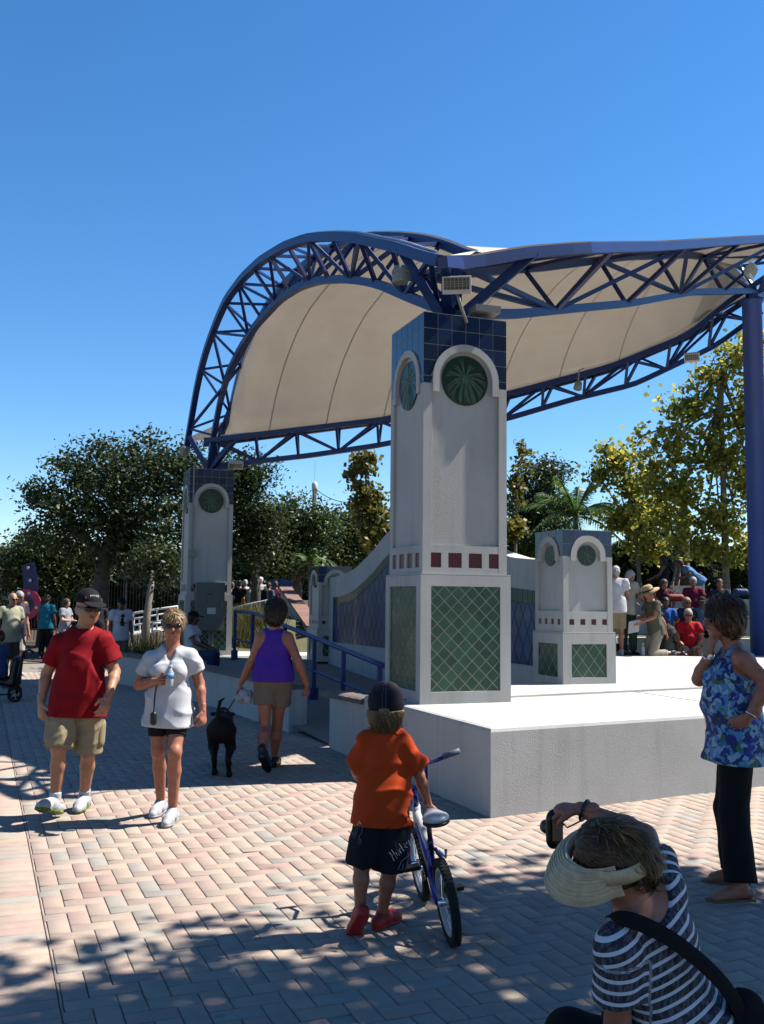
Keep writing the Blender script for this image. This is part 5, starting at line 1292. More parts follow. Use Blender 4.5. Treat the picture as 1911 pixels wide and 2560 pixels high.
        cl = [(J['pel']-up*hem*S, -up*1.0)]
        VF = sdf_net(pr, vox*top.get('vx', 1.0), cl, folds(seed, top.get('fold', .010), .16, (0, 0, 1), .35))
        attrs = None
        if top.get('stripe'):
            V = VF[0]; d = np.full(len(V), 1e9); val = (V-J['pel'])@up
            dt = np.abs((V-J['nk'])@up*0)+np.linalg.norm(np.cross(V-J['pel'], up), axis=1)
            for s in 'ab':
                a, b = J['sh'+s], J['el'+s]; ba = b-a; tt = np.clip(((V-a)@ba)/(ba@ba), .0, 1.4); ds = np.linalg.norm(V-a-tt[:, None]*ba, axis=1)
                m_ = (tt > .12) & (ds < .098*S) & (np.abs((V-J['pel'])@sd*(1 if s == 'b' else -1)) > .5*abs((J['sh'+s]-J['pel'])@sd)); val = np.where(m_, L*.93+.045+np.linalg.norm(ba)*tt, val)
            attrs = {'st': val+top.get('phase', 0)}
        emit('shirt', VF, top['m'], t, attrs)
    if bottom:
        g = bottom.get('g', .015); f = bottom.get('len', .75); r0 = bottom.get('r0', .090)*S+g; r1 = bottom.get('r1', .085)*S+g
        pr = [El(J['pel']+up*.0*S-td*.012*S, (.150*S*hip+g, .110*S*hip+g, .12*S+g), [sd, td, up], .05), El(J['pel']+up*.10*S+td*belly*.3*S, (.135*S*fat+g, .10*S*fat+g, .12*S), [sd, td, up], .05)]
        for s in 'ab':
            hp, kn, an = J['hp'+s], J['kn'+s], J['an'+s]
            if f <= 1: pr.append(Cp(hp+up*.02*S, hp+(kn-hp)*f, r0, r1, bottom.get('k', .02), fb=True))
            else:
                e = kn+(an-kn)*(f-1); pr += [Cp(hp, kn, r0, bottom.get('rk', .068)*S+g, .03), Cp(kn, e, bottom.get('rk', .068)*S+g, r1, .03, fb=True)]
        wz = J['pel']+up*(bottom.get('rise', .14)*S)
        b_ = emit('trousers' if f > 1 else 'shorts', sdf_net(pr, vox, [(wz, up)], folds(seed+5, bottom.get('fold', .008), .12, (0, 0, 1), .5)), bottom['m'], t)
        if bottom.get('belt') is not None: emit('belt', sdf_net([El(wz-up*.03*S+td*belly*.3*S, (.135*S*fat+g+.012, .105*S*fat+g+.012, .10*S), [sd, td, up], .02)], vox, [(wz-up*.0, up), (wz-up*.04*S, -up)]), bottom['belt'], t)
        if bottom.get('pocket'):
            for s in 'ab':
                m_ = J['hp'+s]+(J['kn'+s]-J['hp'+s])*.62; o = sd*(-1 if s == 'a' else 1)
                emit('cargo_pocket', sdf_net([Cp(m_+o*r0*.80+up*.05*S, m_+o*r0*.80-up*.06*S, .055*S, .058*S, .01, sq=(o, 1.6))], vox), bottom['m'], b_)
    if shoes and not shoes.get('bare'):
        for i, s in enumerate('ab'):
            u, so, cl = shoe_parts(J, S, s, toe_n[i], shoes.get('L', .27), shoes.get('w', 1.0))
            if shoes.get('sandal'): u = u[:2]
            o = emit('shoe', sdf_net(u, vox*.8, [cl]), shoes['m'], t); emit('sole', sdf_net(so, vox*.8), shoes.get('sole', shoes['m']), o or t)
            if shoes.get('sock') is not None:
                an, kn = J['an'+s], J['kn'+s]; d = unit(kn-an); emit('sock', sdf_net([Cp(an-d*.03*S, an+d*.075*S*shoes.get('sockh', 1), .044*S, .043*S, .01, fb=True)], vox*.8), shoes['sock'], t)
            if shoes.get('lace') is not None and o is not None:
                an = J['an'+s]; tv = foot_vec(J, s); nn = V3((0, 0, 1.0)) if toe_n[i] is None else unit(toe_n[i]); tv = unit(tv-nn*(tv@nn)); sv = np.cross(tv, nn); mb = MB()
                for q in range(4): c = an+tv*(.045+.024*q)*S+nn*(.012-.014*q)*S; mb.tube([c-sv*.026*S, c+nn*.012*S, c+sv*.026*S], .004*S, 5)
                mb.build('laces', shoes['lace'], o, True)
    hd = J['hd']; R = [hs, fd, hu]; S = SH
    if hair:
        st = hair['style']; pr = []
        if st == 'short': pr = [El(hd+hu*.034*S-fd*.014*S, (.083*S, .101*S, .099*S), R, .02), Cp(hd-fd*.075*S-hu*.02*S, hd-fd*.062*S-hu*.065*S, .045*S, .035*S, .03, sq=(hs, .75))]
        elif st == 'bob': pr = [El(hd+hu*.034*S-fd*.014*S, (.095*S, .112*S, .106*S), R, .03), El(hd-fd*.035*S-hu*.035*S, (.097*S, .085*S, .085*S), R, .04)]
        elif st == 'curly': pr = [El(hd+hu*.045*S-fd*.022*S, (.112*S, .122*S, .115*S), R, .04), El(hd-fd*.05*S-hu*.045*S, (.105*S, .085*S, .085*S), R, .04)]
        elif st == 'long': pr = [El(hd+hu*.034*S-fd*.014*S, (.094*S, .110*S, .104*S), R, .03), Cp(hd-fd*.04*S-hu*.02*S, hd-fd*.05*S-hu*.2*S, .085*S, .07*S, .04, sq=(fd, 1.3))]
        elif st == 'tight': pr = [El(hd+hu*.030*S-fd*.012*S, (.081*S, .100*S, .098*S), R, .03), El(hd-fd*.04*S-hu*.03*S, (.074*S, .07*S, .07*S), R, .03)]
        elif st == 'ring': pr = [El(hd-hu*.02*S-fd*.012*S, (.081*S, .098*S, .05*S), R, .02)]
        fr = hair.get('fringe', .035)
        pr.append(El(hd+fd*.105*S-hu*(.095-fr)*S, (.070*S*hair.get('fw', 1), .080*S, .115*S), R, .012, sub=True))
        pr.append(El(hd+fd*.06*S-hu*.10*S, (.078*S, .075*S, .09*S), R, .012, sub=True))
        if st == 'short': pr += [El(hd+fd*.01*S-hu*.03*S+hs*q*.085*S, (.02*S, .028*S, .035*S), R, .008, sub=True) for q in (-1, 1)]
        if st == 'ring': pr.append(El(hd+hu*.09*S+fd*.01*S, (.1*S, .1*S, .075*S), R, .012, sub=True))
        a_ = hair.get('tuft', .006)
        def hd_disp(X, Y, Z, c=hd, a_=a_): 
            x, y, z = X-c[0], Y-c[1], Z-c[2]; th = np.arctan2(y, x); return a_*np.sin(th*23+7*np.sin(z*28))*np.sin(z*60+3*np.sin(th*9))+a_*.8*np.sin(x*150+y*60)*np.sin(y*140-z*70)
        hcl = [(hd+hu*(cap.get('low', .038)+.006)*S, hu)] if cap else ()
        HV = sdf_net(pr, min(vox, .010)*.8, hcl, hd_disp); h_o = emit('hair', HV, hair['m'], t)
        if hair.get('lock') is not None and h_o is not None: strands('locks', HV, hd, hu, fd, hair['lock'], h_o, hair.get('n', 900), hair.get('ll', .06)*S, hair.get('lw', .0024), seed, hair.get('back', .35))
    if cap:
        cf, ch_, cu = head_axes(cap.get('dir', fd), hu)
        cs_ = cap.get('sc', 1.0); lw_ = cap.get('low', .038)
        pr = [El(hd+hu*.036*S-fd*.010*S, (.090*S*cs_, .108*S*cs_, .100*S*cs_), R, .02)]
        c_ = emit('cap', sdf_net(pr, min(vox, .010)*.85, [(hd+hu*lw_*S, -hu)]), cap['m'], t)
        if cap.get('brim', 1):
            q = hd+cf*.118*S+cu*.040*S
            emit('brim', sdf_net([El(q, (.078*S, .082*S, .009*S), [ch_, cf, unit(cu+cf*.18)], .01)], min(vox, .010)*.7), cap.get('bm', cap['m']), c_)
    if glasses is not None:
        pr = [];
        for q in (-1, 1):
            pr.append(El(hd+fd*.094*S+hu*.0*S+hs*q*.034*S, (.030*S, .013*S, .021*S), R, .006)); pr.append(Cp(hd+fd*.085*S+hu*.008*S+hs*q*.06*S, hd-fd*.005*S+hu*.004*S+hs*q*.080*S, .0055*S, .005*S, .004))
        pr.append(Cp(hd+fd*.103*S+hu*.006*S-hs*.015*S, hd+fd*.103*S+hu*.006*S+hs*.015*S, .006*S, .006*S, .004))
        emit('sunglasses', sdf_net(pr, .005), glasses, t)
    elif vox < .02:
        for q in (-1, 1):
            b = MB(); c = hd+fd*.083*S-hu*.002*S+hs*q*.031*S; b.lathe([(.003*S, .011*S), (.009*S, .008*S), (.012*S, 0)], c, fd, 10); e_ = b.build('eye', mat('eye_white', (.55, .52, .50), .3), t, True)
            b = MB(); b.lathe([(.002*S, .0125*S), (.0055*S, .0108*S), (.006*S, .009*S)], c, fd, 10); b.build('iris', mat('eye_iris', (.05, .035, .025), .2), e_)
    if vox < .02:
        emit('lips', sdf_net([Cp(hd+fd*.093*S-hu*.058*S-hs*.018*S, hd+fd*.097*S-hu*.058*S, .005*S, .007*S, .006), Cp(hd+fd*.093*S-hu*.058*S+hs*.018*S, hd+fd*.097*S-hu*.058*S, .005*S, .007*S, .006)], .004), mat('lip', rgb(150, 84, 74), .5), t)
    return t
def pose(pos, face, h=1.72, kind='stand', arms='down', z=0.0, lean=0.0, turn=0.0, nod=-.05, stride=.0, seat=.45, sw=1.0):
    """joints of a standing / sitting / kneeling figure; face = heading angle in degrees (0 = +x)"""
    k = h/1.75; a = rad(face); f = V3((math.cos(a), math.sin(a), 0)); r = V3((math.sin(a), -math.cos(a), 0)); Z = V3((0, 0, 1.0)); o = V3((pos[0], pos[1], z))
    J = {'td': f+Z*-lean}
    if kind == 'stand': pel = o+Z*.93*k
    elif kind == 'sit': J['seated'] = 1; pel = o+Z*(seat+.10*k)
    else: J['seated'] = 1; pel = o+Z*(.52*k)
    up = unit(Z+f*lean); nk = pel+up*.56*k; J['pel'] = pel; J['nk'] = nk
    ft = rad(face+turn); fd = V3((math.cos(ft), math.sin(ft), nod)); J['fd'] = fd; J['hd'] = nk+up*.145*k+unit(fd)*.03*k
    for s, q in (('a', -1), ('b', 1)):
        rr = r*q; J['sh'+s] = nk-up*.055*k+rr*.175*k*sw; J['hp'+s] = pel+rr*.085*k-Z*.02
        if kind == 'stand':
            st = stride*q; J['kn'+s] = o+Z*.50*k+rr*.09*k+f*(st*.5+.03); J['an'+s] = o+Z*.085*k+rr*.095*k+f*st
        elif kind == 'sit':
            J['kn'+s] = pel+f*.42*k+rr*.14*k+Z*.03; J['an'+s] = V3((J['kn'+s][0], J['kn'+s][1], z+.085*k))+f*.02
        else:
            J['kn'+s] = o+f*.16*k+rr*.11*k+Z*.06*k; J['an'+s] = o-f*.28*k+rr*.1*k+Z*.085*k
        am = arms if isinstance(arms, str) else arms[0 if q < 0 else 1]; sh = J['sh'+s]
        if am == 'down': J['el'+s] = sh-up*.29*k+rr*.05*k; J['wr'+s] = J['el'+s]-up*.24*k+f*.07*k+rr*.01
        elif am == 'fold': J['el'+s] = sh-up*.27*k+rr*.06*k+f*.06*k; J['wr'+s] = J['el'+s]+f*.16*k-rr*.16*k-Z*.01
        elif am == 'lap': J['el'+s] = sh-up*.26*k+rr*.07*k+f*.08*k; J['wr'+s] = pel+f*.30*k+rr*.10*k+Z*.07
        elif am == 'front': J['el'+s] = sh-up*.24*k+rr*.04*k+f*.12*k; J['wr'+s] = J['el'+s]+f*.22*k-rr*.06*k-Z*.10*k
        elif am == 'hip': J['el'+s] = sh-up*.24*k+rr*.18*k-f*.06*k; J['wr'+s] = pel+rr*.19*k+Z*.08*k
        elif am == 'face': J['el'+s] = sh-up*.22*k+rr*.05*k+f*.14*k; J['wr'+s] = J['hd']+f*.10*k+rr*.06*k-Z*.10*k
    return J
# ================================================================ THE PEOPLE IN FRONT
def PX_(Y, **kw): return {k: (at(v[0], v[1], Y+(v[2] if len(v) > 2 else 0)) if isinstance(v, tuple) and not k.startswith('_') else v) for k, v in kw.items()}
DENIMB = cloth('black', (.012, .012, .015)); WHITEC = cloth('white', (.70, .70, .73)); KHAKI = cloth('khaki', rgb(168, 152, 122), .1); REDC = cloth('red', rgb(150, 10, 26), .08)
BLACKP = mat('black_plastic', (.010, .010, .012), .35); SHADES = mat('dark_lens', (.008, .006, .007), .12, coat=.3)
WSHOE = mat('white_leather', (.66, .66, .66), .55, col2=(.42, .43, .45), vscale=26); GSHOE = mat('grey_mesh', (.22, .25, .24), .6, var=.2, vscale=40); NEON = mat('neon_sole', (.30, .50, .03), .5, col2=(.03, .03, .03), vscale=30)
SOLEG = mat('sole_grey', (.45, .45, .46), .6); SOCK = cloth('sock', (.68, .68, .72))
LK_BLOND = leafmat('lock_blond', (.22, .12, .05), (.40, .25, .11), (.58, .42, .22), .1, .45); LK_DARK = leafmat('lock_dark', (.02, .012, .008), (.045, .026, .015), (.09, .055, .03), .1, .45)
LK_SANDY = leafmat('lock_sandy', (.12, .07, .03), (.22, .135, .06), (.36, .24, .12), .1, .45); LK_AUB = leafmat('lock_auburn', (.05, .022, .01), (.12, .055, .024), (.24, .125, .05), .1, .45); LK_GREY = leafmat('lock_grey', (.25, .24, .23), (.45, .44, .42), (.65, .64, .62), .1, .5)
# man in the red t-shirt
Y = 7.55
J = PX_(Y, hd=(221, 1519, -.02), nk=(211, 1571), pel=(196, 1735), sha=(153, 1607), shb=(259, 1603), ela=(117, 1684, .05), elb=(288, 1680, .03), wra=(103, 1758, -.05), wrb=(272, 1741, -.16),
        hpa=(166, 1745), hpb=(226, 1745), kna=(148, 1872, -.12), knb=(221, 1880, .08), ana=(138, 2003, -.06), anb=(211, 1991, .30))
J.update(td=(.12, -1, 0), fd=(.62, -.78, -.10), ta=(-.22, -.88, .30), tb=(.05, -1, -.03), ha=at(106, 1806, Y-.1)-at(103, 1758, Y-.05), hb=at(258, 1783, Y-.22)-at(272, 1741, Y-.16), pna=(.6, .7, 0), pnb=(-.6, .6, 0), tha=1, thb=-1, curla=.6, curlb=.5, hs=1.05)
J['snap'] = 'b'; J['hS'] = 1.06
man = person('person', 'man in red t-shirt, khaki cargo shorts and black cap walking on the left', J, 1.05, .010, 'tan', fat=.86, belly=.03, hip=.93, arm=.98, fingers=True, facefat=1.15,
    top=dict(m=REDC, g=.024, hem=.16, sleeve=.66, fold=.018, hw=1.05, neck=.066, flare=.008, hflare=.008), bottom=dict(m=KHAKI, len=.99, g=.014, r0=.092, r1=.092, pocket=True, fold=.010),
    shoes=dict(m=WSHOE, sole=NEON, sock=SOCK, lace=SOCK), hair=dict(style='ring', m=mat('grey_hair', (.42, .40, .38), .7, var=.2, vscale=60)), cap=dict(m=cloth('capblack', (.010, .010, .014)), dir=(.62, -.78, -.12)), glasses=SHADES, toe_n=((-.05, .32, .95), None), seed=3)
for s_, col, off in ((.018, (.75, .75, .78), .0), (.03, rgb(160, 30, 44), -.032)):
    b = MB(); fdm = unit((.62, -.78, .0)); sdm = V3((.78, .62, 0)); c0 = at(221, 1519, Y-.02)+fdm*.097+V3((0, 0, .088))
    if off == 0:
        for q in range(5): b.obox(c0+sdm*(q-1.4)*.015+fdm*(-.0009*(q-1.4)**2), sdm*.0055, fdm*.003, V3((0, 0, .011)))
    else: b.obox(c0-sdm*.05-fdm*.012-V3((0, 0, .01)), sdm*.012, fdm*.003, V3((0, 0, .008)))
    b.build('cap_lettering', mat('lettering%d' % int(off*-1000), col, .7), man)
Jman = dict(J)
# woman in the white v-neck
Y = 7.45
J = PX_(Y, hd=(434, 1562, -.03), nk=(431, 1621), pel=(422, 1766), sha=(379, 1645), shb=(478, 1640), ela=(347, 1712, .02), elb=(499, 1708, .05), wra=(396, 1702, -.22), wrb=(508, 1778, -.02),
        hpa=(396, 1778), hpb=(446, 1778), kna=(396, 1876, .0), knb=(437, 1880, -.14), ana=(403, 1990, .24), anb=(432, 2019, -.06))
J.update(td=(.05, -1, 0), fd=(.18, -.98, -.10), ta=(-.12, -.98, -.02), tb=(-.06, -.98, .05), ha=at(424, 1700, Y-.26)-at(396, 1702, Y-.22), hb=at(507, 1820, Y-.05)-at(508, 1778, Y-.02), pna=(.2, -.9, .1), pnb=(-.7, .5, 0), tha=-1, thb=-1, curla=1.1, curl2a=.9, curlb=.9)
J['snap'] = 'ab'
wom = person('person', 'woman in white v-neck t-shirt and black bike shorts walking with a water bottle', J, .95, .010, 'red', fat=.98, bust=.022, hip=1.02, fingers=True,
    top=dict(m=WHITEC, g=.013, hem=.155, sleeve=.62, fold=.018, vneck=True, hflare=.02, flare=.010, neck=.06, w=.95), bottom=dict(m=DENIMB, len=.62, g=.006, r0=.086, r1=.072, fold=.002),
    shoes=dict(m=WSHOE, sole=SOLEG, lace=SOCK, L=.255), hair=dict(style='short', m=mat('blond_hair', (.36, .22, .09), .55, col2=(.20, .11, .045), vscale=50), tuft=.005, fringe=.045, lock=LK_BLOND, n=1300, ll=.055), glasses=SHADES, seed=9)
for who, Jq, S_q, nn in ((man, Jman, 1.05, ((-.05, .32, .95), (0, 0, 1))), (wom, J, .95, ((0, 0, 1), (0, 0, 1)))):
    for q_, s_ in enumerate('ab'):
        n_ = unit(nn[q_]); an = V3(Jq['an'+s_]); tv = unit(Jq['t'+s_]); tv = unit(tv-n_*(tv@n_)); sv = np.cross(tv, n_)
        for sg in (-1, 1):
            b = MB()
            for w in (0, .022, .044): b.tube([an+tv*(.035+w)*S_q-n_*.028*S_q+sv*sg*.0435*S_q, an+tv*(.052+w)*S_q-n_*.062*S_q+sv*sg*.0475*S_q], .0036*S_q, 5)
            b.build('shoe_stripe', mat('shoe_stripe', (.16, .18, .24), .6), who)
# water bottle
p0, p1 = at(423, 1716, Y-.285), at(426, 1668, Y-.285); ax = unit(p1-p0); Lb = np.linalg.norm(p1-p0)
bt = empty('water_bottle', tuple(p0), label='small clear water bottle with blue label in the white shirted woman\'s hand', cat='bottle')
PETG = mat('clear_plastic', (.72, .78, .82), .12, spec=.6, trans=.3)
b = MB(); b.lathe([(.026, 0), (.030, .01), (.030, Lb*.72), (.014, Lb*.90), (.013, Lb)], p0, ax, 16); b.build('bottle_body', PETG, bt, True)
b = MB(); b.lathe([(.0315, Lb*.42), (.0315, Lb*.70)], p0, ax, 16); b.build('bottle_label', mat('blue_label', (.03, .22, .55), .5, col2=(.25, .5, .75), vscale=40), bt, True)
b = MB(); b.lathe([(.016, Lb), (.016, Lb+.015)], p0, ax, 12); b.build('bottle_cap', mat('white_cap', (.75, .75, .78), .5), bt)
# camera case on a wrist cord
t = empty('camera_case', tuple(at(384, 1812, Y-.2)), label='small black camera case hanging from the white shirted woman\'s wrist', cat='case')
emit('pouch', sdf_net([Cp(at(384, 1787, Y-.2), at(384, 1805, Y-.2), .024, .026, .01, sq=((0, 1, 0), 1.3))], .006), BLACKP, t)
b = MB(); b.tube([at(384, 1782, Y-.2), at(386, 1745, Y-.2), at(392, 1704, Y-.215)], .0035, 5); b.build('cord', BLACKP, t); b = MB(); b.tube([at(385, 1782, Y-.2), at(389, 1740, Y-.2), at(395, 1706, Y-.215)], .003, 5); b.build('cord', BLACKP, t)
# woman in the purple tank top, from behind
Y = 9.6
J = PX_(Y, hd=(691, 1533, .0), nk=(686, 1576), pel=(683, 1693), sha=(652, 1594), shb=(720, 1594), ela=(633, 1648, .04), elb=(744, 1650, -.05), wra=(603, 1708, .12), wrb=(768, 1712, .02),
        hpa=(664, 1700), hpb=(704, 1700), kna=(662, 1818, -.02), knb=(693, 1815, .16), ana=(656, 1889, -.28), anb=(686, 1902, .25))
J.update(td=(.02, 1, 0), fd=(.15, 1, -.05), ta=(.25, .25, -1.0), tb=(.1, 1, -.05), ha=at(594, 1730, Y+.15)-at(603, 1708, Y+.12), hb=at(772, 1742, Y+.04)-at(768, 1712, Y+.02), pna=(1, .2, 0), pnb=(-1, .2, 0), tha=1, thb=-1, curla=1.2, curlb=.9, curl2a=.9)
PURP = cloth('purple', rgb(92, 54, 176), .06); TAUPE = cloth('taupe', rgb(140, 120, 106), .08)
J['snap'] = 'b'
wp = person('person', 'woman in purple tank top walking away with a black dog', J, .98, .011, 'red', fat=1.12, hip=1.14, leg=1.15, arm=1.1, fingers=True,
    top=dict(m=PURP, g=.012, hem=.04, style='tank', fold=.012, neck=.075, nd=1.2), bottom=dict(m=TAUPE, len=.52, g=.022, r0=.094, r1=.096, fold=.008),
    shoes=dict(m=BLACKP, sole=BLACKP, L=.25), hair=dict(style='curly', m=mat('dark_brown_hair', (.035, .020, .012), .6, var=.4, vscale=60), tuft=.008, lock=LK_DARK, n=1300, ll=.05), toe_n=((-.1, -1, -.28), None), seed=15)
b = MB(); nk_ = at(686, 1567, Y); b.tube([nk_+V3((.062*math.cos(a), .058*math.sin(a), .01*math.sin(a))) for a in np.linspace(0, 2*math.pi, 20)[:-1]], .004, 5, closed=True); b.build('necklace', mat('silver', (.6, .6, .6), .3, metal=.8), wp)
t = empty('plastic_bag', tuple(at(615, 1760, Y+.02)), label='crumpled white plastic bag in the dog walker\'s left hand', cat='bag')
rr = np.random.default_rng(5)
emit('bag', sdf_net([El(at(612+rr.normal(0, 7), 1745+rr.normal(0, 7), Y+.02+rr.normal(0, .03)), (.035+.03*rr.random(), .03, .035+.02*rr.random()), None, .02) for _ in range(9)], .007, (), folds(4, .012, .05)), mat('bag_white', (.60, .62, .66), .35, var=.12, vscale=30, trans=.25), t)
# black dog
Yd = 9.35
dg = empty('dog', tuple(gnd(553, 1930)), label='black short-haired dog walking away on a leash', cat='dog')
rear, fro = at(552, 1822, Yd), at(556, 1806, Yd+.52); Z = V3((0, 0, 1.0)); X_ = V3((1.0, 0, 0))
P = [Cp(rear+Z*.0, fro-Z*.05, .098, .112, .05, sq=(X_, 1.05)), El(fro-Z*.07, (.105, .15, .14), None, .06), El(rear+V3((0, .03, .0)), (.108, .115, .12), None, .05)]
P += [Cp(fro+V3((0, .08, .0)), fro+V3((-.03, .28, .03)), .085, .068, .05), El(fro+V3((-.05, .35, .04)), (.072, .10, .075), None, .04), Cp(fro+V3((-.06, .38, .02)), fro+V3((-.08, .50, -.03)), .048, .036, .03)]
for sx in (-1, 1): P.append(El(fro+V3((-.05+sx*.085, .32, .045)), (.05, .045, .022), None, .02))
for sx, paw, dy in ((-1, at(537, 1926, Yd-.02), .0), (1, at(573, 1938, Yd-.10), .0)):
    hip = rear+V3((sx*.065, .02, -.02)); kn = hip+V3((sx*.018, .10, -.17)); hk = V3((paw[0]-.004*sx, paw[1]-.07, .17)); pw = V3((paw[0], paw[1], .028))
    P += [Cp(hip, kn, .075, .05, .04), Cp(kn, hk, .048, .026, .02), Cp(hk, pw+V3((0, .0, .02)), .025, .022, .015), Cp(pw-V3((0, .01, 0)), pw+V3((0, .05, -.004)), .028, .026, .015)]
for sx, dy in ((-1, .06), (1, -.08)):
    s_ = fro+V3((sx*.085, .02, -.08)); e_ = s_+V3((0, -.03, -.16)); w_ = V3((s_[0], s_[1]+dy, .13)); p_ = V3((s_[0], s_[1]+dy+.01, .028))
    P += [Cp(s_, e_, .06, .04, .03), Cp(e_, w_, .038, .027, .02), Cp(w_, p_, .025, .023, .012), Cp(p_, p_+V3((0, .05, -.004)), .027, .024, .012)]
tl = rear+V3((0, -.09, .08)); P += [Cp(tl, tl+V3((-.005, -.05, .09)), .026, .02, .02), Cp(tl+V3((-.005, -.05, .09)), tl+V3((.01, -.05, .19)), .02, .016, .01), Cp(tl+V3((.01, -.05, .19)), tl+V3((.05, -.05, .225)), .016, .009, .01)]
emit('body', sdf_net(P, .009), mat('black_fur', (.006, .006, .007), .75, var=.3, vscale=60, bump=.6, bscale=220, spec=.25), dg)
b = MB(); b.tube([fro+V3((-.01+.09*math.cos(a), .14+.02*math.sin(a), .01+.09*math.sin(a))) for a in np.linspace(0, 2*math.pi, 16)[:-1]], .011, 6, closed=True); b.build('collar', mat('red_collar', (.12, .01, .01), .6), dg)
t = empty('leash', tuple(at(598, 1722, 9.7)), label='thin dark leash between the dog and the dog walker\'s hand', cat='leash')
b = MB(); b.tube([fro+V3((0, .14, .10)), at(567, 1780, Yd+.35), at(585, 1752, 9.6), at(598, 1724, 9.74)], .006, 6); b.build('cord', BLACKP, t)
# boy in the orange t-shirt
Y = 5.02
J = PX_(Y, hd=(966, 1770, .02), nk=(964, 1832, .0), pel=(954, 2000, .0), sha=(917, 1852, .0), shb=(1010, 1856, .0), ela=(892, 1925, .05), elb=(1048, 1938, .05), wra=(910, 1962, .2), wrb=(1074, 2016, .13),
        hpa=(930, 2022), hpb=(984, 2022), kna=(905, 2160, .0), knb=(975, 2170, .05), ana=(900, 2278, -.02), anb=(955, 2302, .10))
J.update(td=(.02, 1, 0), fd=(.10, 1, -.02), ta=(-.28, .55, -.62), tb=(.55, .80, -.02), hS=1.27, hb=(.32, .30, -.45), pnb=(.1, -.3, -1), thb=-1, curlb=.35, curl2b=.3, ha=(.3, 1, .1), pna=(1, 0, 0), curla=.8, tha=1)
ORG = cloth('orange', rgb(214, 76, 26), .06); NAVYS = cloth('boardshort', rgb(34, 36, 46), .12); CROC = mat('red_clog', rgb(196, 44, 44), .55, var=.08)
J['snap'] = 'b'
boy = person('person', 'boy in orange t-shirt, dark board shorts and red clogs beside a small bicycle', J, .74, .0085, 'red', fat=.80, hip=.86, fingers=True, arm=.92,
    top=dict(m=ORG, g=.015, hem=.165, sleeve=.80, fold=.016, hw=1.06, flare=.022, neck=.06, hflare=.006), bottom=dict(m=NAVYS, len=1.0, g=.013, r0=.092, r1=.104, fold=.010, k=.012),
    shoes=dict(m=CROC, sole=CROC, L=.27, w=1.12), hair=dict(style='bob', m=mat('sandy_hair', (.17, .10, .045), .6, col2=(.30, .19, .09), vscale=70), tuft=.004, lock=LK_SANDY, n=1800, ll=.09, lw=.003), cap=dict(m=cloth('capnavy', (.020, .016, .030)), dir=(.35, 1, .0), sc=1.12, low=-.012), toe_n=((-.1, .78, .6), None), seed=21)
# stitched seams and back strap of the cap
hc = J['hd']; SHb = .74*1.27; ST = mat('cap_stitch', (.14, .125, .14), .8)
fd_, hs_, hu_ = head_axes(V3((.10, 1, -.02)), (0, 0, 1))
for ang in (-1.25, -.10, .10, 1.25):
    b = MB(); pts = []
    for w in np.linspace(-.35, 1.52, 14):
        d_ = hs_*math.sin(ang)*math.cos(w)*.1017+(-fd_)*math.cos(ang)*math.cos(w)*.1218+hu_*math.sin(w)*.1125
        pts.append(hc+hu_*.036*SHb-fd_*.010*SHb+d_*SHb*1.0)
    b.tube(pts, .0011, 4); b.build('cap_seam', ST, boy)
emit('cap_opening', sdf_net([El(hc-fd_*.118*SHb-hu_*.004*SHb, (.030*SHb, .012*SHb, .022*SHb), [hs_, fd_, hu_], .01)], .004), MATS['sandy_hair'], boy)
def script_print(c, ux, uz, n, m, par, sc=1.0, seed=1):
    """pale script lettering printed on cloth, drawn as thin raised strokes"""
    b = MB(); c, ux, uz, n = map(V3, (c, ux, uz, n))
    strokes = [[(0, .0), (.004, .03), (.002, .05)], [(.018, 0), (.020, .03), (.018, .05)], [(0, .025), (.02, .027)], [(.028, .025), (.028, .006), (.038, .002), (.042, .024)], [(.05, .002), (.05, .026), (.06, .024)], [(.068, .045), (.066, .004), (.074, .002)], [(.082, .012), (.092, .016), (.088, .026), (.08, .014), (.092, .003)], [(.100, .025), (.106, .006), (.116, .025), (.104, -.02), (.07, -.03), (.03, -.026), (-.01, -.045), (.012, -.06), (.03, -.04)]]
    for st in strokes: b.tube([c+ux*x*sc+uz*y*sc+n*.002 for x, y in st], .0016*sc, 4)
    b.build('lettering', m, par)
PALEP = mat('pale_print', (.24, .29, .33), .8)
script_print(at(986, 2152, Y-.155), unit((.72, -.05, .70)), unit((-.55, .0, .8)), (0, -1, 0), PALEP, boy, 1.0)
script_print(at(888, 2096, Y-.10), unit((.35, -.35, .9)), unit((-.5, -.35, .55)), (-.3, -1, 0), PALEP, boy, .8)
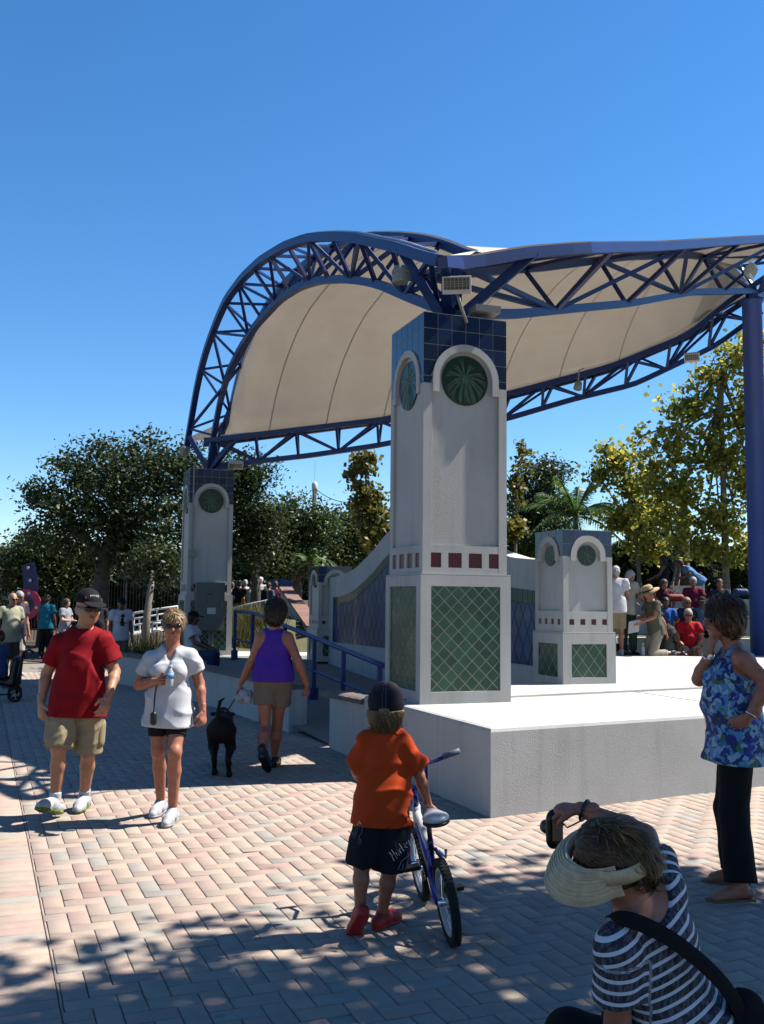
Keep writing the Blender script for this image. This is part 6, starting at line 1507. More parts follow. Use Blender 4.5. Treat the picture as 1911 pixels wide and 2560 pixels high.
# ---------------------------------------------------------------- child's bicycle
bk = empty('bicycle', tuple(gnd(1130, 2362)), label='blue and white child\'s bicycle leaning against the boy in orange', cat='bicycle')
rc = gnd(1132, 2360); fc = gnd(1060, 2247); fwd = unit(fc-rc); lean = rad(8.5); sidev = unit(np.cross(fwd, (0, 0, 1))); upv = unit(V3((0, 0, 1))*math.cos(lean)-sidev*math.sin(lean)); lat = np.cross(fwd, upv)
WBs = np.linalg.norm(fc-rc)
def bp(x, z, y=0.0): return rc+fwd*x+upv*z+lat*y
BLU = mat('bike_blue', (.012, .02, .30), .3, coat=.3); WHT = mat('bike_white', (.68, .68, .68), .35); RUB = mat('rubber', (.012, .012, .013), .85, bump=.6, bscale=120); CHR = mat('chrome', (.55, .55, .56), .25, metal=1.0)
def wheel(x, R_, name):
    c = bp(x, R_); 
    def ring(r): return [c+(fwd*math.cos(a)+upv*math.sin(a))*r for a in np.linspace(0, 2*math.pi, 41)[:-1]]
    b = MB(); b.tube(ring(R_-.022), .024, 10, closed=True); w = b.build('wheel', RUB, bk, True)
    b = MB()
    for q in range(52):
        a = 2*math.pi*q/52; d = fwd*math.cos(a)+upv*math.sin(a); tg = -fwd*math.sin(a)+upv*math.cos(a)
        for s in (-1, 1): b.obox(c+d*(R_-.004)+lat*s*.012+tg*(.004*s), d*.006, lat*.007, tg*.006)
    b.build('tread', RUB, w)
    b = MB()
    for s in (-1, 1): b.tube([p+lat*s*.010 for p in ring(R_-.050)], .009, 6, closed=True)
    b.tube(ring(R_-.056), .009, 6, closed=True); b.build('rim', WHT, w, True)
    b = MB()
    for q in range(20):
        a = 2*math.pi*q/20; d = fwd*math.cos(a)+upv*math.sin(a); b.tube([c+lat*(.022 if q % 2 else -.022), c+d*(R_-.055)], .0018, 4)
    b.build('spokes', CHR, w)
    b = MB(); b.tube([c-lat*.045, c+lat*.045], .018, 10); b.build('hub', CHR, w, True)
    return w
RW = .205
wheel(0, RW, 'rear'); wheel(WBs, RW, 'front')
b = MB(); b.tube([bp(.30, .235), bp(WBs-.16, .46)], .020, 10); b.tube([bp(.30, .235), bp(.235, .45)], .017, 10); b.build('down_tube', BLU, bk, True)
b = MB(); b.tube([bp(.245, .40), bp(.36, .43), bp(WBs-.155, .535)], .021, 10); b.build('top_tube', WHT, bk, True)
b = MB()
for s in (-1, 1): b.tube([bp(0, RW, s*.05), bp(.12, RW+.02, s*.045), bp(.29, .24, s*.025)], .010, 8)
b.build('chain_stays', BLU, bk, True)
b = MB()
for s in (-1, 1): b.tube([bp(0, RW, s*.05), bp(.10, RW+.13, s*.045), bp(.235, .40, s*.02)], .010, 8)
b.build('seat_stays', BLU, bk, True)
b = MB(); b.tube([bp(WBs-.15, .44), bp(WBs-.175, .56)], .024, 12); b.build('head_tube', WHT, bk, True)
b = MB()
for s in (-1, 1): b.tube([bp(WBs, RW, s*.055), bp(WBs-.07, .33, s*.055), bp(WBs-.12, .445, s*.045), bp(WBs-.145, .455, 0)], .0125, 8)
b.build('fork', BLU, bk, True)
b = MB(); b.tube([bp(.245, .38), bp(.215, .56)], .0135, 10); b.build('seat_post', BLACKP, bk, True)
seat_c = at(1088, 2043, 4.98)
emit('saddle', sdf_net([El(seat_c-fwd*.01, (.068, .085, .028), [lat, fwd, upv], .03), Cp(seat_c+fwd*.05, seat_c+fwd*.15-upv*.006, .034, .018, .03)], .006), WHT, bk)
emit('saddle_base', sdf_net([El(seat_c-fwd*.015-upv*.020, (.070, .083, .020), [lat, fwd, upv], .03), Cp(seat_c-upv*.02, bp(.215, .55), .02, .014, .02)], .006), BLACKP, bk)
st_ = bp(WBs-.18, .58); b = MB(); b.tube([bp(WBs-.178, .56), bp(WBs-.20, .66)], .016, 10); b.build('stem', BLU, bk, True)
hb0 = bp(WBs-.20, .66); b = MB()
gr = at(1124, 1886, 5.28); gl = hb0-lat*.085+fwd*.20+upv*.14
for g_, s in ((gr, 1), (gl, -1)):
    b.tube([hb0, hb0+lat*s*.07+upv*.01, hb0+lat*s*.085+upv*.12, hb0*.35+g_*.65+upv*.03, g_], .0115, 8)
b.build('handlebar', BLU, bk, True)
for g_, s in ((gr, 1), (gl, -1)):
    d_ = unit(lat*s*.9-fwd*.25+V3((0, 0, .22))); b = MB(); b.tube([g_-d_*.035, g_+d_*.06], .0165, 10); b.build('grip', mat('grey_grip', (.16, .20, .26), .6, var=.4, vscale=60), bk, True)
b = MB(); b.lathe([(.085, .030), (.085, .040), (.02, .045)], bp(.30, .235), lat, 24); b.build('chainring', BLACKP, bk)
b = MB(); b.plate([(-.02, .05), (.30, .085), (.36, .05), (.36, -.03), (.30, -.07), (-.02, -.05)], bp(0, .215), fwd, upv, lat, .047, .055); b.build('chain_guard', mat('yellow_guard', (.42, .36, .06), .4), bk)
for s, up_ in ((1, -.13), (-1, .13)):
    b = MB(); e = bp(.30+.02*s, .235+up_*.6, s*.06); b.tube([bp(.30, .235, s*.05), e], .009, 6); b.build('crank', CHR, bk, True); b = MB(); b.obox(e+lat*s*.05, fwd*.032, lat*.042, upv*.010); b.build('pedal', BLACKP, bk)
b = MB(); b.tube([bp(WBs-.17, .57, .02), bp(WBs-.10, .50, -.07), bp(WBs-.12, .44, -.045)], .004, 5); b.build('brake_cable', mat('lime_cable', (.35, .55, .02), .5), bk)
b = MB(); b.tube([bp(.19, .40, .03), bp(.16, .37, .055), bp(.155, .41, .06)], .008, 6); b.build('brake_arm', CHR, bk)
# ---------------------------------------------------------------- woman in the floral top, in profile on the right
Y = 5.85
J = PX_(Y, hd=(1806, 1548), nk=(1838, 1618, .0), pel=(1838, 1825), sha=(1858, 1650, -.17), shb=(1836, 1648, .17), ela=(1922, 1712, -.24), elb=(1748, 1698, .12), wra=(1872, 1792, -.22), wrb=(1775, 1632, .02),
        hpa=(1842, 1835, -.08), hpb=(1842, 1835, .09), kna=(1835, 2035, -.12), knb=(1822, 2022, .10), ana=(1852, 2175, -.22), anb=(1842, 2142, .12))
J.update(td=(-1, -.12, 0), fd=(-.98, .02, -.02), ta=(-.97, -.1, -.03), tb=(-.97, .15, -.03), ha=(-.6, .25, -.35), hb=(.08, -.05, .5), pna=(.2, 1, 0), pnb=(.9, .1, .1), tha=1, thb=1, curla=.4, curlb=.55)
def floral():
    m = bpy.data.materials.new('floral_print'); m.use_nodes = True; N = m.node_tree.nodes; L = m.node_tree.links; b = N['Principled BSDF']; b.inputs['Roughness'].default_value = .8
    tc = N.new('ShaderNodeTexCoord'); nz = N.new('ShaderNodeTexNoise'); nz.inputs['Scale'].default_value = 14; nz.inputs['Detail'].default_value = 2; L.new(tc.outputs['Object'], nz.inputs['Vector'])
    ad = N.new('ShaderNodeMixRGB'); ad.blend_type = 'ADD'; ad.inputs[0].default_value = .12; L.new(tc.outputs['Object'], ad.inputs[1]); L.new(nz.outputs['Color'], ad.inputs[2])
    vo = N.new('ShaderNodeTexVoronoi'); vo.inputs['Scale'].default_value = 30; L.new(ad.outputs[0], vo.inputs['Vector'])
    sp = N.new('ShaderNodeSeparateColor'); L.new(vo.outputs['Color'], sp.inputs[0]); cr = N.new('ShaderNodeValToRGB'); cr.color_ramp.interpolation = 'CONSTANT'; E = cr.color_ramp.elements
    cols = [(0, rgb(38, 44, 140)), (.16, rgb(96, 160, 210)), (.36, rgb(60, 70, 170)), (.48, rgb(150, 196, 222)), (.62, rgb(84, 126, 84)), (.72, rgb(30, 60, 110)), (.84, rgb(178, 206, 224)), (.93, rgb(60, 130, 190))]
    cols = [(p, tuple(x*KA for x in c)) for p, c in cols]
    E[0].position = 0; E[0].color = (*cols[0][1], 1); E[1].position = cols[-1][0]; E[1].color = (*cols[-1][1], 1)
    for p, c in cols[1:-1]: e = E.new(p); e.color = (*c, 1)
    L.new(sp.outputs[0], cr.inputs[0]); L.new(cr.outputs[0], b.inputs['Base Color']); return m
FLOR = floral()
J['snap'] = 'ab'
wf = person('person', 'woman in blue floral halter top and black trousers standing in profile at the right', J, .97, .0095, 'red', fat=1.20, bust=.035, belly=.035, hip=1.12, arm=1.08, fingers=True,
    top=dict(m=FLOR, g=.014, hem=.19, style='halter', fold=.012, neck=.06, hflare=.03, low=1), bottom=dict(m=DENIMB, len=1.97, g=.012, r0=.095, r1=.082, rk=.074, fold=.006),
    shoes=dict(bare=True), hair=dict(style='curly', m=mat('auburn_hair', (.10, .045, .018), .55, col2=(.20, .10, .04), vscale=50), tuft=.008, fringe=.03, lock=LK_AUB, n=2200, ll=.06, lw=.0026), glasses=SHADES, seed=31)
for s in 'ab':
    n_ = V3(J['nk']); shp = V3(J['sh'+s]); f_ = unit(V3(J['td'])); b = MB(); pe = V3(J['pel']); upx = unit(n_-pe)
    pts = [pe+upx*.36+f_*.118+(shp-n_)*.40, pe+upx*.45+f_*.115+(shp-n_)*.42, n_-upx*.03+f_*.075+(shp-n_)*.42, n_+upx*.035+f_*.015+(shp-n_)*.42, n_+upx*.02-f_*.055+(shp-n_)*.36, n_-upx*.06-f_*.092+(shp-n_)*.30]
    b.tube(pts, [.016, .014, .012, .012, .012, .014], 6); b.build('strap', FLOR, wf, True)
    so = V3(J['an'+s])-V3((0, 0, .088)); tv = unit(V3(J['t'+s])*V3((1, 1, 0))); sv = np.cross(tv, (0, 0, 1)); b = MB(); b.prism([(so+tv*x+sv*y)[:2] for x, y in ((-.075, -.03), (.06, -.036), (.17, -.042), (.21, -.01), (.205, .02), (.16, .04), (.05, .036), (-.075, .03))][::-1], .0, .014); b.build('sandal', mat('tan_sandal', (.22, .12, .07), .7), wf)
b = MB(); w_ = V3(J['wrb']); d_ = unit(w_-V3(J['elb'])); x_ = unit(np.cross(d_, (0, 1, 0))); y_ = np.cross(d_, x_); b.tube([w_-d_*.03+(x_*math.cos(a)+y_*math.sin(a))*.033 for a in np.linspace(0, 2*math.pi, 17)[:-1]], .007, 5, closed=True); b.build('watch_band', CHR, wf, True)
b = MB(); b.lathe([(.018, 0), (.018, .008)], w_-d_*.03+V3((0, -.034, 0)), (0, -1, 0), 14); b.build('watch', CHR, wf)
b = MB(); w_ = V3(J['wra']); d_ = unit(w_-V3(J['ela'])); x_ = unit(np.cross(d_, (0, 1, 0))); y_ = np.cross(d_, x_); b.tube([w_-d_*.02+(x_*math.cos(a)+y_*math.sin(a))*.034 for a in np.linspace(0, 2*math.pi, 17)[:-1]], .005, 5, closed=True); b.build('bracelet', CHR, wf, True)
# ---------------------------------------------------------------- crouching photographer
Y = 3.05
J = PX_(Y, hd=(1515, 2140, .0), nk=(1588, 2262, .03), pel=(1735, 2640, .08), sha=(1540, 2372, -.07), shb=(1664, 2232, .10), ela=(1545, 2570, -.02), elb=(1612, 2092, .26), wra=(1560, 2740, .3), wrb=(1452, 2022, .38),
        hpa=(1690, 2670, .05), hpb=(1770, 2640, .12), kna=(1425, 2590, .22), knb=(1560, 2560, .62), ana=(1470, 2900, .1), anb=(1640, 2860, .3))
for k in ('ana', 'anb'): J[k][2] = .09
J['seated'] = 1; J.update(td=(-.50, .86, .0), fd=(-.80, .58, -.10), hu=(-.40, -.30, .87), ta=(-.5, .85, -.05), tb=(-.5, .85, -.05), hb=at(1390, 2022, Y+.44)-at(1452, 2022, Y+.38), pnb=(.1, .25, -1), thb=1, curlb=.75, curl2b=.65, hs=.95)
def striped():
    m = bpy.data.materials.new('striped_jersey'); m.use_nodes = True; N = m.node_tree.nodes; L = m.node_tree.links; b = N['Principled BSDF']; b.inputs['Roughness'].default_value = .85
    a = N.new('ShaderNodeAttribute'); a.attribute_name = 'st'; tc = N.new('ShaderNodeTexCoord')
    nz = N.new('ShaderNodeTexNoise'); nz.inputs['Scale'].default_value = 95; nz.inputs['Detail'].default_value = 3; mp = N.new('ShaderNodeMapping'); mp.inputs['Scale'].default_value = (1, 1, .35); L.new(tc.outputs['Object'], mp.inputs[0]); L.new(mp.outputs[0], nz.inputs['Vector'])
    cr2 = N.new('ShaderNodeValToRGB'); cr2.color_ramp.elements[0].position = .42; cr2.color_ramp.elements[1].position = .72; cr2.color_ramp.elements[0].color = (*[x*KA for x in rgb(30, 32, 50)], 1); cr2.color_ramp.elements[1].color = (*[x*KA for x in rgb(118, 116, 132)], 1); L.new(nz.outputs['Fac'], cr2.inputs[0])
    mu = N.new('ShaderNodeMath'); mu.operation = 'MULTIPLY'; mu.inputs[1].default_value = 1/.034; L.new(a.outputs['Fac'], mu.inputs[0])
    fr = N.new('ShaderNodeMath'); fr.operation = 'FRACT'; L.new(mu.outputs[0], fr.inputs[0]); gt = N.new('ShaderNodeMath'); gt.operation = 'GREATER_THAN'; gt.inputs[1].default_value = .68; L.new(fr.outputs[0], gt.inputs[0])
    mx = N.new('ShaderNodeMixRGB'); mx.inputs[2].default_value = (.44, .45, .50, 1); L.new(gt.outputs[0], mx.inputs[0]); L.new(cr2.outputs[0], mx.inputs[1]); L.new(mx.outputs[0], b.inputs['Base Color']); return m
STRAW = mat('straw', rgb(236, 214, 178), .85, var=.18, vscale=40, bump=.6, bscale=160)
wc = person('person', 'crouching woman in striped top and straw visor holding up a camera', J, .98, .0085, 'red', fat=1.05, hip=1.08, arm=1.0, fingers=True,
    top=dict(m=striped(), g=.014, hem=.05, sleeve=.62, fold=.005, neck=.105, nd=.9, nf=-.045, stripe=True, phase=.024, flare=.010), bottom=dict(m=DENIMB, len=1.9, g=.014, r0=.09, r1=.06, rk=.066, fold=.004, rise=2.0),
    shoes=dict(m=BLACKP), hair=dict(style='tight', m=mat('ash_blond_hair', (.10, .060, .030), .55, col2=(.26, .17, .085), vscale=55), tuft=.002, fringe=.04, lock=LK_AUB, n=2600, ll=.05, lw=.0016, back=2.5), seed=37)
fd_, hs_, hu_ = head_axes(J['fd'], J['hu']); hc = V3(J['hd']); S_ = .98
# pony tail pulled over the visor strap
PT = sdf_net([Cp(hc-fd_*.07+hu_*.05, hc-fd_*.125+hu_*.035, .035, .03, .02), Cp(hc-fd_*.125+hu_*.035, hc-fd_*.135-hu_*.05, .034, .024, .02), Cp(hc-fd_*.135-hu_*.05, hc-fd_*.12-hu_*.11, .024, .008, .02), Cp(hc-fd_*.06+hu_*.10, hc-fd_*.11+hu_*.075+hs_*.03, .014, .008, .01), Cp(hc-fd_*.02+hu_*.125, hc-fd_*.1+hu_*.09, .012, .012, .01)], .006, (), folds(8, .004, .02)); pt_o = emit('pony_tail', PT, MATS['ash_blond_hair'], wc)
strands('locks', PT, hc-fd_*.06, hu_, fd_, LK_SANDY, pt_o, 1400, .07, .0016, 5, .5)
vz = empty('straw_visor', tuple(hc), label='woven straw sun visor on the crouching photographer', cat='visor')
b = MB(); vs, fs = [], []; nA, nR = 49, 12
for i in range(nA):
    th = rad(-128+256*i/(nA-1)); w_ = .108*max(.03, math.cos(th*.80))**.95
    for j in range(nR):
        q = j/(nR-1); r0 = 1/math.sqrt((math.cos(th)/.120)**2+(math.sin(th)/.104)**2); rr = r0+w_*q*.92; drop = -.075*q*q-.030*q
        rim = .0018*(j % 2)
        vs.append(hc+hu_*(.038+drop+rim)+(fd_*math.cos(th)*1.0+hs_*math.sin(th))*rr)
for i in range(nA-1):
    for j in range(nR-1): fs.append((i*nR+j, (i+1)*nR+j, (i+1)*nR+j+1, i*nR+j+1))
b.add(vs, fs); o = b.build('brim', STRAW, vz, True); mo_ = o.modifiers.new('thick', 'SOLIDIFY'); mo_.thickness = .004
for j in range(1, nR):
    b = MB(); b.tube([vs[i*nR+j]+hu_*.002 for i in range(nA)], .0026, 4); b.build('straw_braid', STRAW, o)
b = MB(); vs, fs = [], []
for i in range(41):
    th = rad(-165+330*i/40)
    for z_ in (-.016, .034): r_x, r_y = .1035, .123; vs.append(hc+hu_*(z_+.012*math.cos(th))+fd_*math.cos(th)*r_y-fd_*.012+hs_*math.sin(th)*r_x)
for i in range(40): fs.append((2*i, 2*i+2, 2*i+3, 2*i+1))
b.add(vs, fs); o = b.build('head_band', STRAW, vz, True); mo_ = o.modifiers.new('thick', 'SOLIDIFY'); mo_.thickness = .006
b = MB(); b.obox(hc-fd_*.134+hu_*.0+hs_*.015, hs_*.035, fd_*.006, hu_*.017); b.build('buckle', mat('pale_tab', (.5, .48, .42), .7), vz)
# compact camera
cc = at(1386, 2072, Y+.44); cr_ = unit((.8, .5, 0)); cf = unit((-.5, .8, 0))
ca = empty('camera', tuple(cc), label='black compact camera held out by the crouching photographer', cat='camera'); ca.name = 'compact_camera'
emit('camera_body', sdf_net([dict(t='c', a=cc+V3((0, 0, -.034)), b=cc+V3((0, 0, .034)), ra=.036, rb=.036, k=.01, sq=(cf, 2.0))], .005), mat('camera_black', (.010, .012, .010), .3, bump=.2, bscale=150), ca)
b = MB(); b.obox(cc-cf*.0185, cr_*.024, V3((0, 0, .036)), cf*.001); b.build('screen', mat('camera_screen', (.012, .02, .016), .1), ca)
b = MB(); b.lathe([(.026, .0), (.026, .025), (.022, .04)], cc+cf*.012, cf, 18); b.build('lens', BLACKP, ca)
b = MB(); w_ = V3(J['wrb']); d_ = unit(w_-V3(J['elb'])); x_ = unit(np.cross(d_, (0, 0, 1))); y_ = np.cross(d_, x_); b.tube([w_-d_*.015+(x_*math.cos(a)+y_*math.sin(a))*.036 for a in np.linspace(0, 2*math.pi, 17)[:-1]], .0055, 6, closed=True)
b.tube([w_-d_*.01-V3((0, 0, .033)), (w_+cc)/2-V3((0, 0, .03)), cc+V3((.02, 0, .03))], .003, 5); b.build('wrist_strap', BLACKP, ca, True)
# shoulder strap of a bag, flat black webbing
sp_ = [at(1512, 2296, Y-.02), at(1530, 2290, Y-.10), at(1600, 2304, Y-.125), at(1680, 2345, Y-.115), at(1760, 2408, Y-.09), at(1812, 2460, Y-.06), at(1850, 2520, Y-.02), at(1875, 2590, Y+.02)]
bgs = empty('shoulder_bag', tuple(at(1868, 2560, Y+.02)), label='black shoulder bag with wide webbing strap across the photographer\'s back', cat='bag')
b = MB(); vs, fs = [], []
for i, p in enumerate(sp_):
    tg = unit(sp_[min(i+1, len(sp_)-1)]-sp_[max(i-1, 0)]); nr_ = unit((.15, -1, .35)); w_ = unit(np.cross(tg, nr_)); vs += [p-w_*.026, p+w_*.026]
fs = [(2*i, 2*i+1, 2*i+3, 2*i+2) for i in range(len(sp_)-1)]
b.add(vs, fs); o = b.build('strap', DENIMB, bgs, True); mo_ = o.modifiers.new('thick', 'SOLIDIFY'); mo_.thickness = .006; sb_ = o.modifiers.new('round', 'SUBSURF'); sb_.levels = 2; sb_.render_levels = 2
emit('bag', sdf_net([Cp(at(1862, 2520, Y+.04), at(1900, 2620, Y+.05), .06, .08, .03, sq=((0, 1, 0), 1.2))], .009, (), folds(3, .006, .06)), DENIMB, bgs)
# ================================================================ PEOPLE BEHIND
def C_(n, r, g, b, v=.08): return cloth(n, rgb(r, g, b), v)
HB = lambda n, c: mat('hair_'+n, c, .65, var=.3, vscale=60)
H_DK = HB('dark', (.02, .013, .01)); H_GR = HB('grey', (.45, .44, .42)); H_BR = HB('brown', (.07, .04, .02)); H_BL = HB('blond', (.34, .23, .11))
def bystander(label, u, Y, face, h, top, bottom, z=0.0, hair=None, cap=None, skin='tan', kind='stand', arms='down', shoes=None, glasses=None, vox=.019, seed=1, group=None, fat=1.05, tstyle='tee', blen=.95, lean=0, turn=0, nod=-.05, seat=.45, stride=.05, belly=.02, bust=0, extra=None, hem=.10):
    p = bs(u, Y, 0); J = pose(p, face, h, kind, arms, z, lean, turn, nod, stride, seat)
    return person('person', label, J, h/1.75, vox, skin, group, fat=fat, belly=belly, bust=bust, top=dict(m=top, g=.02, hem=hem, sleeve=.6, style=tstyle, fold=.012), bottom=dict(m=bottom, len=blen, g=.016, r0=.09, r1=.085 if blen <= 1 else .06),
                  shoes=dict(m=shoes or BLACKP, L=.26), hair=hair, cap=cap, glasses=glasses, seed=seed), J
SH = lambda m: dict(style='short', m=m, tuft=.004)
LG = 'people strolling at the left'
bystander('bald man in beige polo shirt with a hand on his hip at the left edge', 30, 18, -38, 1.74, C_('beige', 176, 174, 148), C_('brown_shorts', 88, 74, 60), arms=('down', 'hip'), skin='tan', glasses=SHADES, seed=41, group=LG, belly=.05)
bystander('white haired man in dark mauve polo and white shorts behind the bald man', 47, 20.5, -30, 1.78, C_('mauve', 76, 66, 84), C_('white_shorts', 196, 194, 190), hair=SH(H_GR), glasses=SHADES, seed=42, group=LG, shoes=WSHOE)
tm, _ = bystander('person in bright teal shirt and dark trousers seen from behind near the oak', 118, 26, 85, 1.72, C_('teal', 22, 116, 140), C_('dark_trousers', 20, 20, 26), hair=SH(H_DK), skin='dark', blen=1.9, seed=43, group=LG, fat=1.2)
bystander('woman with pinned-up hair in white patterned blouse beside the teal shirt', 165, 25, -15, 1.62, mat('patterned_blouse', rgb(196, 194, 200), .8, col2=rgb(90, 92, 110), vscale=30), C_('grey_skirt', 90, 90, 96), hair=dict(style='bob', m=H_BR, tuft=.004), skin='fair', arms='fold', seed=44, group=LG)
bystander('woman with long dark hair in a dark top just right of the red shirted man', 247, 22.5, -70, 1.66, C_('charcoal', 44, 40, 48), C_('jeans', 50, 58, 84), hair=dict(style='long', m=H_BR, tuft=.004), glasses=SHADES, blen=1.9, seed=45, group=LG)
pt, Jp = bystander('woman in white t-shirt with a dark printed figure', 304, 20, -60, 1.66, WHITEC, C_('beige_trousers', 150, 136, 118), hair=SH(H_DK), skin='dark', glasses=SHADES, blen=1.9, seed=46, group=LG, shoes=WSHOE, bust=.03, cap=dict(m=C_('blackcap', 16, 16, 18)))
c = V3(Jp['nk'])*.62+V3(Jp['pel'])*.38; f_ = unit(V3(Jp['td'])*V3((1, 1, 0))); r_ = np.cross(f_, (0, 0, 1)); b = MB(); INK = mat('black_ink', (.012, .012, .014), .8)
b.lathe([(.038, 0), (.038, .006)], c+f_*.158+V3((0, 0, .09)), f_, 12); b.plate([(-.035, -.12), (.04, -.12), (.055, .0), (.02, .05), (-.03, .04), (-.05, -.03)], c+f_*.155, r_, (0, 0, 1), f_, .0, .006); b.build('shirt_print', INK, pt)
bystander('person in white t-shirt and dark cap sitting by the cabinet on the far pillar', 482, 17.0, -5, 1.66, WHITEC, C_('denim_blue', 52, 70, 110), z=.15, hair=dict(style='long', m=H_DK, tuft=.004), cap=dict(m=C_('blackcap', 16, 16, 18)), skin='dark', kind='sit', seat=.42, arms='front', blen=1.8, seed=47)
# stroller with a small passenger at the left edge
sp0 = bs(14, 15.5, 0); st = empty('stroller', tuple(sp0), label='black pushchair with a passenger at the left edge', cat='stroller')
def s3(u, v, dy=0): return at(u, v, 15.5+dy)
b = MB(); b.tube([s3(86, 1632), s3(74, 1624), s3(58, 1632), s3(48, 1680), s3(42, 1735)], .022, 8); b.build('handle', BLACKP, st, True)
b = MB(); b.tube([s3(86, 1632, .42), s3(74, 1624, .42), s3(58, 1632, .42), s3(48, 1680, .42), s3(42, 1735, .42)], .022, 8); b.build('handle', BLACKP, st, True)
emit('seat', sdf_net([Cp(s3(46, 1650, .2), s3(36, 1705, .2), .07, .09, .03, sq=((0, 1, 0), .5)), Cp(s3(36, 1705, .2), s3(-20, 1700, .2), .09, .07, .03, sq=((0, 1, 0), .5))], .02), BLACKP, st)
for u, v, dy in ((37, 1744, 0), (37, 1744, .45), (-40, 1748, 0)):
    c = s3(u, v, dy); c[2] = .115; b = MB(); b.tube([c+V3((.1*math.cos(a), 0, .1*math.sin(a))) for a in np.linspace(0, 2*math.pi, 25)[:-1]], .022, 8, closed=True); w = b.build('wheel', RUB, st, True)
    b = MB(); b.lathe([(.03, -.02), (.03, .02)], c, (0, 1, 0), 12); b.build('hub', GREY_METAL, w)
    b = MB()
    for q in range(5): a = q*1.2566; b.beam(c, c+V3((.09*math.cos(a), 0, .09*math.sin(a))), .012, .012)
    b.build('spokes', GREY_METAL, w)
b = MB(); b.tube([s3(42, 1735), s3(-40, 1738)], .016, 6); b.build('axle_bar', BLACKP, st)
bystander('passenger in red cap and blue shirt sitting in the pushchair', 6, 15.6, 170, 1.40, C_('mid_blue', 62, 84, 128), C_('slate_blue', 58, 72, 84), z=.0, cap=dict(m=C_('redcap', 130, 20, 30)), hair=SH(H_BR), kind='sit', seat=.38, arms='lap', seed=48)
# the standing crowd beyond the mound
CW = 'crowd standing behind the mound'
specs = [(580, 32.5, 'white shirted person at the left end of the far crowd', WHITEC, C_('khaki2', 150, 138, 116), H_BR, 95), (598, 32, 'person in dark clothes left in the far crowd', C_('dark2', 26, 26, 34), C_('dark3', 34, 34, 42), H_DK, 80), (613, 33.2, 'person in white behind the dark dressed one in the far crowd', WHITEC, KHAKI, H_GR, 100),
         (627, 32, 'person in white top with an orange bag in the far crowd', C_('offwhite', 190, 186, 184), C_('navy2', 30, 34, 60), H_DK, 85), (642, 32.6, 'person in beige shirt in the middle of the far crowd', C_('beige2', 186, 172, 146), C_('tan2', 160, 140, 116), H_BR, 70), (651, 33.4, 'tall person in white with white cap in the far crowd', WHITEC, C_('offwhite2', 180, 176, 170), H_GR, 90),
         (671, 32.4, 'person in blue shirt with dark backpack in the far crowd', C_('steelblue', 84, 100, 130), C_('olive', 84, 80, 64), H_DK, 60), (689, 32.8, 'person in maroon at the right end of the far crowd', C_('maroon2', 88, 30, 44), C_('dark3', 34, 34, 42), H_BR, 110)]
for i, (u, Y, lb, tp, bt_, hr, fc_) in enumerate(specs):
    p_, Jq = bystander(lb, u, Y, fc_, 1.66+.05*(i % 3)+(.1 if i == 5 else 0), tp, bt_, z=.56, hair=SH(hr), cap=dict(m=WHITEC) if i == 5 else None, vox=.026, seed=50+i, group=CW, skin='tan' if i % 3 else 'red')
    if i == 3:
        q = empty('shoulder_bag', tuple(V3(Jq['pel'])+V3((-.2, -.1, .1))), label='orange shoulder bag on a person in the far crowd', cat='bag'); emit('bag', sdf_net([Cp(V3(Jq['pel'])+V3((-.22, -.12, .22)), V3(Jq['pel'])+V3((-.2, -.12, .02)), .07, .12, .03, sq=((0, 1, 0), 1.6))], .02), mat('orange_bag', (.35, .13, .02), .6), q)
    if i == 6:
        q = empty('backpack', tuple(V3(Jq['nk'])+V3((-.1, -.2, -.3))), label='dark backpack on a person in the far crowd', cat='backpack'); f2 = unit(V3(Jq['td'])); emit('pack', sdf_net([Cp(V3(Jq['nk'])-f2*.2-V3((0, 0, .08)), V3(Jq['nk'])-f2*.2-V3((0, 0, .36)), .12, .14, .03, sq=(f2, 1.3))], .02), C_('pack', 18, 20, 26), q)
# on the far edge of the stage
ZD = STG+.028; SG = 'people at the far edge of the stage'
bystander('man in white shirt, white cap and khaki shorts at the far stage edge', 1541, 17.7, 78, 1.63, C_('crisp_white', 214, 214, 222), KHAKI, z=ZD, cap=dict(m=C_('whitecap', 214, 214, 216), dir=(.4, 1, -.1)), hair=SH(H_GR), skin='red', shoes=WSHOE, vox=.016, seed=61, arms=('down', 'front'), turn=20, nod=-.25, group=SG)
bystander('man in pale shirt and dark green trousers beside the white capped man', 1568, 18.0, 35, 1.60, C_('pale_shirt', 190, 190, 178), C_('dark_green', 52, 80, 70), z=STG, hair=SH(H_GR), skin='red', blen=1.92, vox=.016, seed=62, arms='front', nod=-.45, lean=.12, group=SG)
kn_, Jk = bystander('kneeling man in olive t-shirt and wide straw hat holding a paper', 1640, 17.75, 195, 1.66, C_('olive_tee', 104, 104, 88), C_('stone', 176, 164, 146), z=STG, hair=SH(H_BR), skin='red', kind='kneel', blen=1.7, arms='front', vox=.016, seed=63, nod=-.45, lean=.15, group=SG)
hc = V3(Jk['hd']); fd_, hs_, hu_ = head_axes(Jk['fd'], (0, 0, 1)); t = empty('straw_hat', tuple(hc+V3((0, 0, .06))), label='wide brimmed straw hat on the kneeling man', cat='hat')
STRAW2 = mat('tan_straw', rgb(190, 160, 120), .85, var=.12, vscale=30); b = MB(); b.lathe([(.205, -.012), (.21, .0), (.105, .018), (.098, .09), (.075, .118), (.02, .122)], hc+hu_*.06*.95, hu_, 24); b.build('hat_body', STRAW2, t, True)
b = MB(); b.lathe([(.1075, .02), (.1045, .045)], hc+hu_*.057, hu_, 24); b.build('hat_band', C_('hatband', 60, 44, 30), t)
